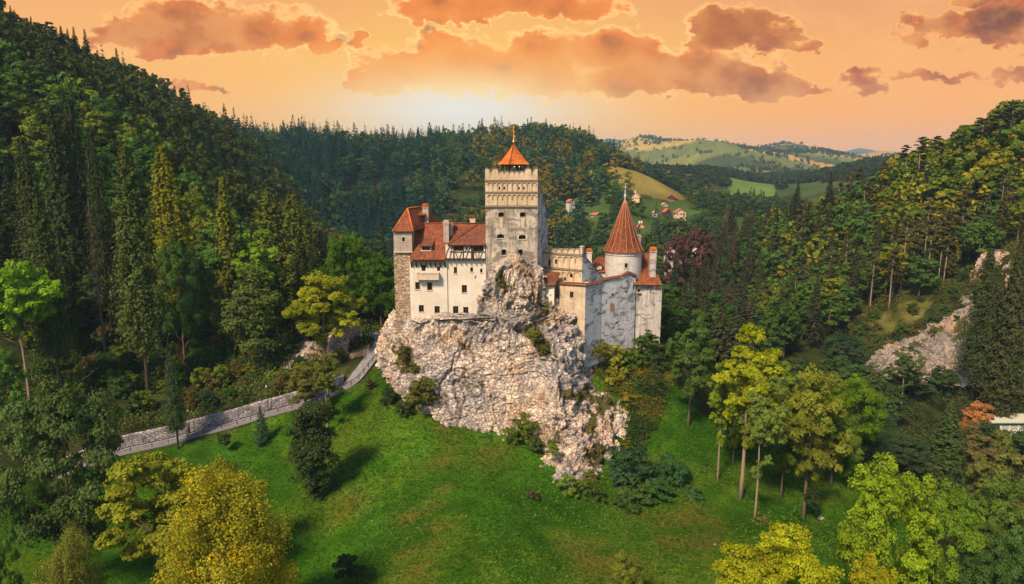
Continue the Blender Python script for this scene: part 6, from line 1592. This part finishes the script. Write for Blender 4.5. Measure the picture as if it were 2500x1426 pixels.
def lamp(px, py, Y, h, label):
    b = P(px, py, Y); b.z = path_near(np.array([b.x]), np.array([b.y]))[1][0]
    e = empty('street_lamp', b, label, 'lamp post'); mb = MB(); mb.tube([b, b + Vector((0, 0, .5)), b + Vector((0, 0, h))], [.09, .06, .045], 8); mb.build('pole', M['iron'], e)
    mb = MB(); mb.lathe(b + Vector((0, 0, h)), [(.05, 0), (.16, .08), (.20, .42), (.05, .55), (0, .6)], 8); mb.build('lantern', M['lead'], e)
lamp(464, 1060, 117.6, 4.0, 'slim black lamp post beside the walking person on the path')
lamp(655, 1010, 121.4, 4.6, 'slim black lamp post on the path behind the small blue-green spruce')
lamp(884, 862, 131.6, 4.4, 'black lamp post at the bend of the path near the crag')

# ------------------------------------------------------------------ the walker
plain('dark_cloth', (.015, .015, .02), .9, .2, 8); plain('skin', (.45, .27, .19), .6, .1, 8); plain('hair', (.03, .02, .015), .8, .2, 20)
def person(base, rz, label):
    e = empty('person', base, label, 'person', rz=rz)
    J = {'pel': (0, 0, .95, .125), 'waist': (0, 0, 1.1, .115), 'chest': (0, .01, 1.33, .145), 'neckb': (0, 0, 1.47, .07), 'neck': (0, .01, 1.53, .05),
         'hl': (-.09, 0, .90, .092), 'kl': (-.10, .14, .50, .06), 'al': (-.10, .06, .09, .042), 'tl': (-.10, .22, .04, .035), 'hr': (.09, 0, .90, .092), 'kr': (.10, -.02, .49, .06), 'ar': (.10, -.26, .12, .042), 'tr': (.10, -.13, .05, .035),
         'sl': (-.18, 0, 1.42, .06), 'el': (-.23, -.10, 1.15, .042), 'wl': (-.22, .04, .92, .03), 'sr': (.18, 0, 1.42, .06), 'er': (.23, .04, 1.15, .042), 'wr': (.21, .20, .97, .03)}
    E = [('pel', 'waist'), ('waist', 'chest'), ('chest', 'neckb'), ('neckb', 'neck'), ('pel', 'hl'), ('hl', 'kl'), ('kl', 'al'), ('al', 'tl'), ('pel', 'hr'), ('hr', 'kr'), ('kr', 'ar'), ('ar', 'tr'), ('chest', 'sl'), ('sl', 'el'), ('el', 'wl'), ('chest', 'sr'), ('sr', 'er'), ('er', 'wr')]
    keys = list(J); me = bpy.data.meshes.new('person_body'); me.from_pydata([J[k][:3] for k in keys], [(keys.index(a), keys.index(b)) for a, b in E], [])
    o = link('body', me, e, local=True); sk = o.modifiers.new('skin', 'SKIN'); ss = o.modifiers.new('sub', 'SUBSURF'); ss.levels = 1; ss.render_levels = 1
    for i, k in enumerate(keys): me.skin_vertices[0].data[i].radius = (J[k][3], J[k][3]); 
    me.skin_vertices[0].data[0].use_root = True
    me.materials.append(M['dark_cloth'])
    hd = MB(); hd.lathe((0, .015, 1.53), [(.0, .0), (.05, .02), (.078, .08), (.088, .15), (.075, .21), (.04, .245), (0, .25)], 14); hd.box((0, .105, 1.645), (.022, .035, .035)); ho_ = hd.build('head', M['skin'], e); ho_.location = (0, 0, 0)
    hr_ = MB(); hr_.lathe((0, -.005, 1.60), [(.088, .0), (.100, .08), (.088, .155), (.05, .19), (0, .2)], 14); q = hr_.build('hair', M['hair'], e); q.location = (0, 0, 0)
    for sx_, w_ in ((-1, J['wl']), (1, J['wr'])):
        h = MB(); c = Vector(w_[:3]); h.box(c + Vector((0, .01, -.06)), (.03, .07, .09))
        for f in range(4): h.tube([c + Vector((0, -.02 + f * .02, -.10)), c + Vector((0, -.015 + f * .02, -.145)), c + Vector((-sx_ * .01, -.008 + f * .02, -.175 + abs(f - 1.5) * .008))], [.009, .008, .006], 5)
        h.tube([c + Vector((0, .045, -.05)), c + Vector((-sx_ * .01, .065, -.085)), c + Vector((-sx_ * .015, .065, -.11))], [.010, .009, .007], 5)
        q = h.build('hand', M['skin'], e); q.location = (0, 0, 0)
    return e
b = P(462, 1066, 116.4); b.z = path_near(np.array([b.x]), np.array([b.y]))[1][0] + .02
person(b, math.radians(-75), 'person in dark clothes walking up the path beside the lamp post')

# ------------------------------------------------------------------ rocks
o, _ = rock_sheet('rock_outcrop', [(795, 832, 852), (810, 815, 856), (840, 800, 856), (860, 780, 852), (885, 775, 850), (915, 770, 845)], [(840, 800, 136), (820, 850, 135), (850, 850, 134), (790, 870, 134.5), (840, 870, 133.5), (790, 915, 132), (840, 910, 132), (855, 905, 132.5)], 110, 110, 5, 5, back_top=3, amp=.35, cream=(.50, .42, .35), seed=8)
o.pop('kind', None); tag(o, 'pale pointed boulder beside the path under the golden yellow tree', 'rock')
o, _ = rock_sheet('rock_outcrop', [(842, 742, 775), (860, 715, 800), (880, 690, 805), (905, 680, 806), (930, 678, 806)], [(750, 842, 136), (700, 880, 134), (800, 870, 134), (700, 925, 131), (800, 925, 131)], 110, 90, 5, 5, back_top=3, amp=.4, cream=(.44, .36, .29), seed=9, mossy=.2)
o.pop('kind', None); tag(o, 'low broad pinkish rock bank left of the pointed boulder', 'rock')
# limestone faces on the right slope: set a little proud of the hillside behind them
def proud(pts, d=1.5):
    return [(a, b, min(hit(a, b, 120, 400).y - d, c + 6)) for a, b, c in pts]
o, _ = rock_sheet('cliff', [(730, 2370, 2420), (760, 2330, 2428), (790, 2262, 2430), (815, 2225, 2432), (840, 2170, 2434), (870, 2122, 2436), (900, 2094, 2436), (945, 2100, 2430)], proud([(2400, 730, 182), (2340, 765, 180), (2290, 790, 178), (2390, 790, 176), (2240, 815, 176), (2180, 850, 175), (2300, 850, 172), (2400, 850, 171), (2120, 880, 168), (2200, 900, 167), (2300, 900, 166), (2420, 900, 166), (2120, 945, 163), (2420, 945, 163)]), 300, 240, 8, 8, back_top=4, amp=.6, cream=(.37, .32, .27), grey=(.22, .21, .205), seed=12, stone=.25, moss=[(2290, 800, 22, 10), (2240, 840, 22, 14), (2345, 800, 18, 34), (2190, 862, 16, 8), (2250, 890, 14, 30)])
o['kind'] = 'structure'
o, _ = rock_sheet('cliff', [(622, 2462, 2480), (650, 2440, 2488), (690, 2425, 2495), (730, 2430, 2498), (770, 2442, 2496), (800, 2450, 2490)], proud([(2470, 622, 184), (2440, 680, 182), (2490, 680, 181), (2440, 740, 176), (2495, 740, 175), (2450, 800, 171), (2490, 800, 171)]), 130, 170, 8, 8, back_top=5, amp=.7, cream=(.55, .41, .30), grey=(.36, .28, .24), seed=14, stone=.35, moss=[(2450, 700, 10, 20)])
o['kind'] = 'structure'
for (px, py, w_, Y, s_) in [(2005, 1266, 1.1, 91, 1), (1230, 1075, .5, 105, 2), (1320, 1140, .6, 99, 3), (1745, 1330, .4, 84, 4)]:
    q = hit(px, py, 40, 200); V = rnd_unit(np.random.default_rng(s_), 1)
    bm_ = bmesh.new(); bmesh.ops.create_icosphere(bm_, subdivisions=3, radius=1); me = bpy.data.meshes.new('stone'); bm_.to_mesh(me); bm_.free()
    co = np.zeros(len(me.vertices) * 3); me.vertices.foreach_get('co', co); co = co.reshape(-1, 3); co *= (1 + .28 * fbm(co * 1.1 + s_ * 9, 3, s_))[:, None]; co *= np.array([1, .8, .55]) * w_ * .5; me.vertices.foreach_set('co', co.ravel())
    add_attr(me, 'col', np.tile([.48, .43, .38], (len(co), 1))); me.materials.append(M['rock']); o = link('stone', me); o.location = q
    tag(o, {1: 'pale stone lying beside the shaggy tree at the lower right', 2: 'small stone on the grass under the middle of the crag', 3: 'small stone at the left foot of the rock spur', 4: 'little pale stone on the open meadow right of the spur'}[s_], 'stone')
# fallen trunks on the left slope
for (a, b, r_, lab) in [((168, 925, 127), (256, 866, 139), .24, 'pale fallen trunk lying on the left slope below the dying spruce'), ((196, 888, 133), (233, 815, 141), .13, 'thin broken pale trunk leaning above the fallen one')]:
    A1, B1 = P(*a), P(*b); A1.z = gz1(A1.x, A1.y) + .4; B1.z = gz1(B1.x, B1.y) + .5 + (1.5 if r_ < .2 else 0)
    mb = MB(); n_ = 7; pts = [A1.lerp(B1, k / n_) + Vector((0, 0, .12 * math.sin(k * 1.3))) for k in range(n_ + 1)]; mb.tube(pts, [r_ * (1 - .6 * k / n_) for k in range(n_ + 1)], 8)
    for k in (2, 4, 5): mb.tube([pts[k], pts[k] + Vector((.3, -.2, .8))], [.05, .015], 5)
    tag(mb.build('fallen_trunk', M['log_bark']), lab, 'fallen tree')

# ------------------------------------------------------------------ valley houses
def house(px, py, Y, wpx, hpx, rz, wall, roofc, label, hip=False, dark=False, chim=0, deep=.75):
    """gabled house whose ground line stands at the pixel"""
    wpx *= .72; hpx *= .78; w_ = wpx / F * Y; q = P(px, py, Y); g_ = min(gz1(q.x, q.y), q.z); z0 = g_ - 1.5; zb = q.z
    e = empty('house', (q.x, q.y, zb), label, 'house', rz=rz); h = hpx / F * Y; hw_, hd_ = w_ / 2, w_ * deep / 2; eh_ = h * .5
    def L(x, y, z): return Vector((x, y, z))
    mb = MB(); mb.prism([L(-hw_, -hd_, z0 - zb), L(hw_, -hd_, z0 - zb), L(hw_, -hd_, eh_), L(0 if not hip else hw_, -hd_, h - .2 if not hip else eh_), L(-hw_, -hd_, eh_)], (0, 2 * hd_, 0))
    wo_ = mb.build('wall', M[wall], e); wo_.location = (0, 0, 0)
    mb = MB(); ov = .5
    if hip:
        a, b, c, d = L(-hw_ - ov, -hd_ - ov, eh_), L(hw_ + ov, -hd_ - ov, eh_), L(hw_ + ov, hd_ + ov, eh_), L(-hw_ - ov, hd_ + ov, eh_); r0_, r1_ = L(-hw_ * .4, 0, h), L(hw_ * .4, 0, h)
        for q_ in ([a, b, r1_, r0_], [b, c, r1_], [c, d, r0_, r1_], [d, a, r0_]): mb.slab(q_, .15)
    else:
        sl_ = (h - eh_) / hw_
        mb.slab([L(-hw_ - ov, -hd_ - ov, eh_ - ov * sl_ + .15), L(0, -hd_ - ov, h + .15), L(0, hd_ + ov, h + .15), L(-hw_ - ov, hd_ + ov, eh_ - ov * sl_ + .15)], .18)
        mb.slab([L(hw_ + ov, -hd_ - ov, eh_ - ov * sl_ + .15), L(0, -hd_ - ov, h + .15), L(0, hd_ + ov, h + .15), L(hw_ + ov, hd_ + ov, eh_ - ov * sl_ + .15)], .18)
    o = mb.build('roof', M[roofc], e); o.location = (0, 0, 0)
    for k in range(3):
        x = -hw_ * .6 + k * hw_ * .6; mb = MB(); mb.box(L(x, -hd_ - .03, eh_ * .55), (hw_ * .26, .1, eh_ * .35)); o = mb.build('window', M['window_dark'], e); o.location = (0, 0, 0)
    for sx_ in (-1, 1):
        for yy_ in (-.45, .45): mb = MB(); mb.box(L(sx_ * (hw_ + .03), yy_ * hd_, eh_ * .55), (.1, hd_ * .4, eh_ * .35)); o = mb.build('window', M['window_dark'], e); o.location = (0, 0, 0)
    for k in range(chim): mb = MB(); mb.box(L(-hw_ * .3 + k * hw_ * .7, hd_ * .3, h * .9 + .6), (.7, .7, 2.0)); o = mb.build('chimney', M['white_trim'], e); o.location = (0, 0, 0)
plain('pink_roof', (.38, .12, .11), .7, .2, 1.2); plain('house_red_roof', (.40, .11, .07), .7, .25, 1.5); plain('house_pale_roof', (.42, .25, .17), .7, .2, 1.5); plain('house_cream', (.58, .43, .28), .8, .1, 1); plain('house_white', (.52, .48, .46), .8, .1, 1); plain('magenta_roof', (.50, .06, .10), .6, .2, 1.2); plain('barn_wood', (.06, .04, .05), .8, .3, 2)
house(1393, 498, 440, 24, 15, .5, 'house_white', 'house_red_roof', 'small white house with red roof among trees behind the keep')
house(1455, 530, 425, 36, 15, .1, 'house_cream', 'pink_roof', 'low house with pink hipped roof left of the conical tower', hip=True)
house(1553, 489, 452, 25, 24, -.35, 'house_cream', 'house_pale_roof', 'cream house with pale roof and dark gable under the hillside meadow', chim=1)
house(1641, 489, 462, 28, 18, -.4, 'barn_wood', 'house_red_roof', 'dark wooden barn with red roof at the end of the hillside meadow')
house(1628, 524, 432, 24, 19, .25, 'barn_wood', 'house_red_roof', 'dark timbered house with red roof left of the big cream house')
house(1659, 527, 430, 36, 22, .05, 'house_cream', 'pink_roof', 'big bright cream house with reddish roof in the valley')
house(1600, 524, 428, 15, 14, .3, 'house_white', 'house_pale_roof', 'tiny house with orange roof, leftmost of the row of three')
house(1622, 504, 447, 19, 11, .2, 'house_white', 'house_pale_roof', 'little house with pale pinkish roof above the dark timbered one')
house(1563, 561, 395, 22, 21, .15, 'house_cream', 'magenta_roof', 'house with bright pink roof and two white chimneys beside the conical tower', chim=2)
house(1457, 412, 500, 14, 20, .2, 'barn_wood', 'barn_wood', 'narrow dark wooden house above the hillside meadow')
house(1645, 612, 300, 60, 12, .2, 'house_white', 'magenta_roof', 'long low house with bright pink roof behind the reddish trees', deep=.4)
house(1700, 606, 310, 36, 12, -.3, 'house_white', 'magenta_roof', 'small house with pink roof showing through the reddish trees')
# flat roofed shed in the valley on the right
plain('shed_roof', (.50, .52, .42), .8, .15, 1); plain('shed_wall', (.42, .50, .40), .8, .2, 1); plain('shed_glass', (.35, .45, .42), .3, .3, 2)
q = P(2458, 1058, 146); e = empty('shed', q, 'long flat roofed pale green shed with white framed glazing at the right edge', 'shed')
mb = MB(); mb.box(q + Vector((2.5, 2.2, .9)), (12.5, 4.4, 3.6)); mb.build('wall', M['shed_wall'], e)
mb = MB(); mb.box(q + Vector((2.5, 2.0, 2.85)), (13.6, 5.6, .28)); mb.build('roof', M['shed_roof'], e)
for k in range(6):
    x = q.x - 2.6 + k * 2.0; mb = MB()
    for dx_ in (-.9, .9): mb.box((x + dx_, q.y - .06, q.z + 1.55), (.12, .1, 1.9))
    for dz_ in (.65, 2.45): mb.box((x, q.y - .06, q.z + dz_), (1.68, .1, .12))
    f_ = mb.build('window', M['white_trim'], e); mb = MB(); mb.box((x, q.y - .03, q.z + 1.55), (1.66, .04, 1.66)); mb.build('pane', M['shed_glass'], f_)

# ------------------------------------------------------------------ ground cover
r = np.random.default_rng(900)
def cover(name, x, y, size, colf, label, cat, up=.5, n_per=4, spread=.35, hgt=.25, mat='leaves'):
    z = ground(x, y); n = len(x)
    c = np.stack([x, y, z], 1); c = np.repeat(c, n_per, 0) + r.normal(size=(n * n_per, 3)) * np.array([spread, spread, 0]); c[:, 2] += r.uniform(.02, hgt, len(c))
    nrm = rnd_unit(r, len(c)) * .6 + np.array([0, 0, up]); sz = np.repeat(size if np.ndim(size) else np.full(n, size), n_per)
    Q = leaf_quads(c, nrm, sz, r, .5, .3); col = np.repeat(colf, n_per, 0) * vary(len(c), r, .3, .1)
    o = link(name, quad_mesh(name, Q, np.clip(col, 0, 1), (M[mat],))); o.color = (1, 1, 1, 1); tag(o, label, cat, kind='stuff')
def sample(poly, n):
    a = np.array(poly); x = r.uniform(a[:, 0].min(), a[:, 0].max(), n); y = r.uniform(max(a[:, 1].min(), 55), a[:, 1].max(), n); k = poly_in(x, y, poly)
    d, _, _ = path_near(x, y); return x[k & (d > 1.9)], y[k & (d > 1.9)]
x, y = sample(meadow_poly, 100000)
pp = np.stack([x, y, x * 0], 1); ng = fbm(pp * .16, 4, 33); k = ng + r.uniform(-.7, .7, len(x)) > -.15; x, y, ng = x[k], y[k], ng[k]
base = np.where((r.random(len(x)) < .25)[:, None], A((.085, .175, .014)), A((.038, .10, .009))) * (1 + .3 * ng[:, None])
cover('grass', x, y, .30, base, 'short vivid green grass and weeds covering the meadow round the crag', 'grass', up=1.0, n_per=3, spread=.2, hgt=.16)
def tufts(poly, n, size, cols, hgt, seed, name, label, cat, spread=.5, n_per=7):
    x, y = sample([tuple(q) for q in poly], n); pp = np.stack([x, y, x * 0], 1); ng = fbm(pp * .12, 4, seed); k = ng + r.uniform(-.5, .5, len(x)) > -.1
    for q in NOTREE[:1]: k &= ~poly_in(x, y, q)
    x, y, ng = x[k], y[k], ng[k]; c = np.array(cols)[r.integers(0, len(cols), len(x))] * (1 + .3 * ng[:, None])
    cover(name, x, y, size, c, label, cat, up=.5, n_per=n_per, spread=spread, hgt=hgt)
tufts(fan((-150, 112), (150, 116), (450, 119.5), (700, 124), (860, 130), (930, 142), (930, 175), (500, 175), (-300, 165)), 24000, .46, [(.06, .13, .03), (.035, .09, .035), (.12, .18, .025), (.08, .08, .03), (.16, .19, .025)], 1.6, 61, 'undergrowth', 'tangled green undergrowth on the wooded bank above the path', 'undergrowth', n_per=8)
tufts(fan((2020, 172), (2110, 162), (2420, 164), (2600, 164), (2650, 200), (2000, 204)), 12000, .42, [(.13, .13, .03), (.07, .11, .025), (.15, .12, .045), (.06, .10, .025)], .7, 62, 'undergrowth', 'dry olive scrub covering the slope above the right rock faces', 'undergrowth', n_per=5)
tufts(fan((1880, 104), (2000, 100), (2300, 95), (2700, 95), (2700, 160), (2100, 160), (1850, 140), (1700, 125)), 15000, .5, [(.05, .09, .025), (.035, .06, .03), (.08, .09, .03)], 1.8, 63, 'undergrowth', 'mixed green scrub on the valley floor on the right', 'undergrowth', n_per=8)
def cover_poly(poly, n, size, cols, hgt, name, label, cat, n_per=7):
    poly = [tuple(q) for q in poly]; x, y = sample(poly, n); c = np.array(cols)[(np.clip((fbm(np.stack([x * .25, y * .25, x * 0], 1), 3, 66) + .6) / 1.2, 0, .99) * len(cols)).astype(int)]
    cover(name, x, y, size, c, label, cat, up=.4, n_per=n_per, spread=.4, hgt=hgt)
cover_poly(W2((1440, 830, 121), (1540, 860, 125), (1625, 870, 127), (1645, 930, 121), (1615, 1040, 112), (1570, 1115, 105), (1525, 1110, 104.5), (1535, 1000, 111), (1480, 930, 117)), 5200, .36, [(.045, .075, .02), (.10, .13, .02), (.16, .16, .02), (.12, .085, .03), (.07, .12, .02), (.24, .19, .015)], 1.3, 'undergrowth', 'mixed olive and golden scrub on the steep flank right of the crag', 'undergrowth')
# a few dozen single bushes above the path
for i in range(150):
    px = r.uniform(60, 900); Y = r.uniform(121, 150); x = tan_px(px) * Y; d, _, sd_ = path_near(np.array([x]), np.array([Y]))
    if d[0] < 4.5 or sd_[0] < 0: continue
    hw_ = r.uniform(1.1, 2.4); bc = [(.06, .13, .022), (.14, .20, .016), (.035, .07, .025), (.12, .10, .03)][int(r.integers(0, 4))]
    nm_ = {0: 'fresh green', 1: 'yellow-green', 2: 'dark green', 3: 'brownish'}[[(.06, .13, .022), (.14, .20, .016), (.035, .07, .025), (.12, .10, .03)].index(bc)]
    tree('bush', 'bush', x, Y, h=hw_ * 1.9, hw=hw_, color=bc, label=f'{nm_} bush among others on the wooded bank above the path', group=f'{nm_} bushes on the bank above the path', cat='bush', seed=i)

for i in range(60):
    px = r.uniform(2040, 2420); Y = r.uniform(174, 194); x = tan_px(px) * Y
    hw_ = r.uniform(.9, 2.0); k_ = int(r.integers(0, 3)); bc = [(.07, .12, .025), (.13, .12, .03), (.045, .075, .025)][k_]; nm_ = ['green', 'dry olive', 'dark green'][k_]
    tree('bush', 'bush', x, Y, h=hw_ * 1.7, hw=hw_, color=bc, label=f'{nm_} bush among others on the open slope above the right rock face', group=f'{nm_} bushes on the open right slope', cat='bush', seed=i)

# ------------------------------------------------------------------ evening haze
bm_ = bmesh.new(); bmesh.ops.create_cube(bm_, size=1); print('terrain', gzv.min(), gzv.max()); me = bpy.data.meshes.new('haze'); bm_.to_mesh(me); bm_.free()
top_ = 262.0; bot_ = float(gzv.min()) - 5
hz = link('haze', me); hz.scale = (22000, 12800, top_ - bot_); hz.location = (0, 0, (top_ + bot_) / 2); tag(hz, kind='stuff')
m = bpy.data.materials.new('haze'); m.use_nodes = True; nt = m.node_tree; nt.nodes.clear(); pv = nt.nodes.new('ShaderNodeVolumePrincipled'); mo_ = nt.nodes.new('ShaderNodeOutputMaterial')
pv.inputs['Color'].default_value = (.5, .78, 1.0, 1); pv.inputs['Density'].default_value = .00012; pv.inputs['Anisotropy'].default_value = 0.0
nt.links.new(pv.outputs[0], mo_.inputs['Volume']); me.materials.append(m)
tag(hz, 'thin blue evening haze filling the whole valley', 'haze')
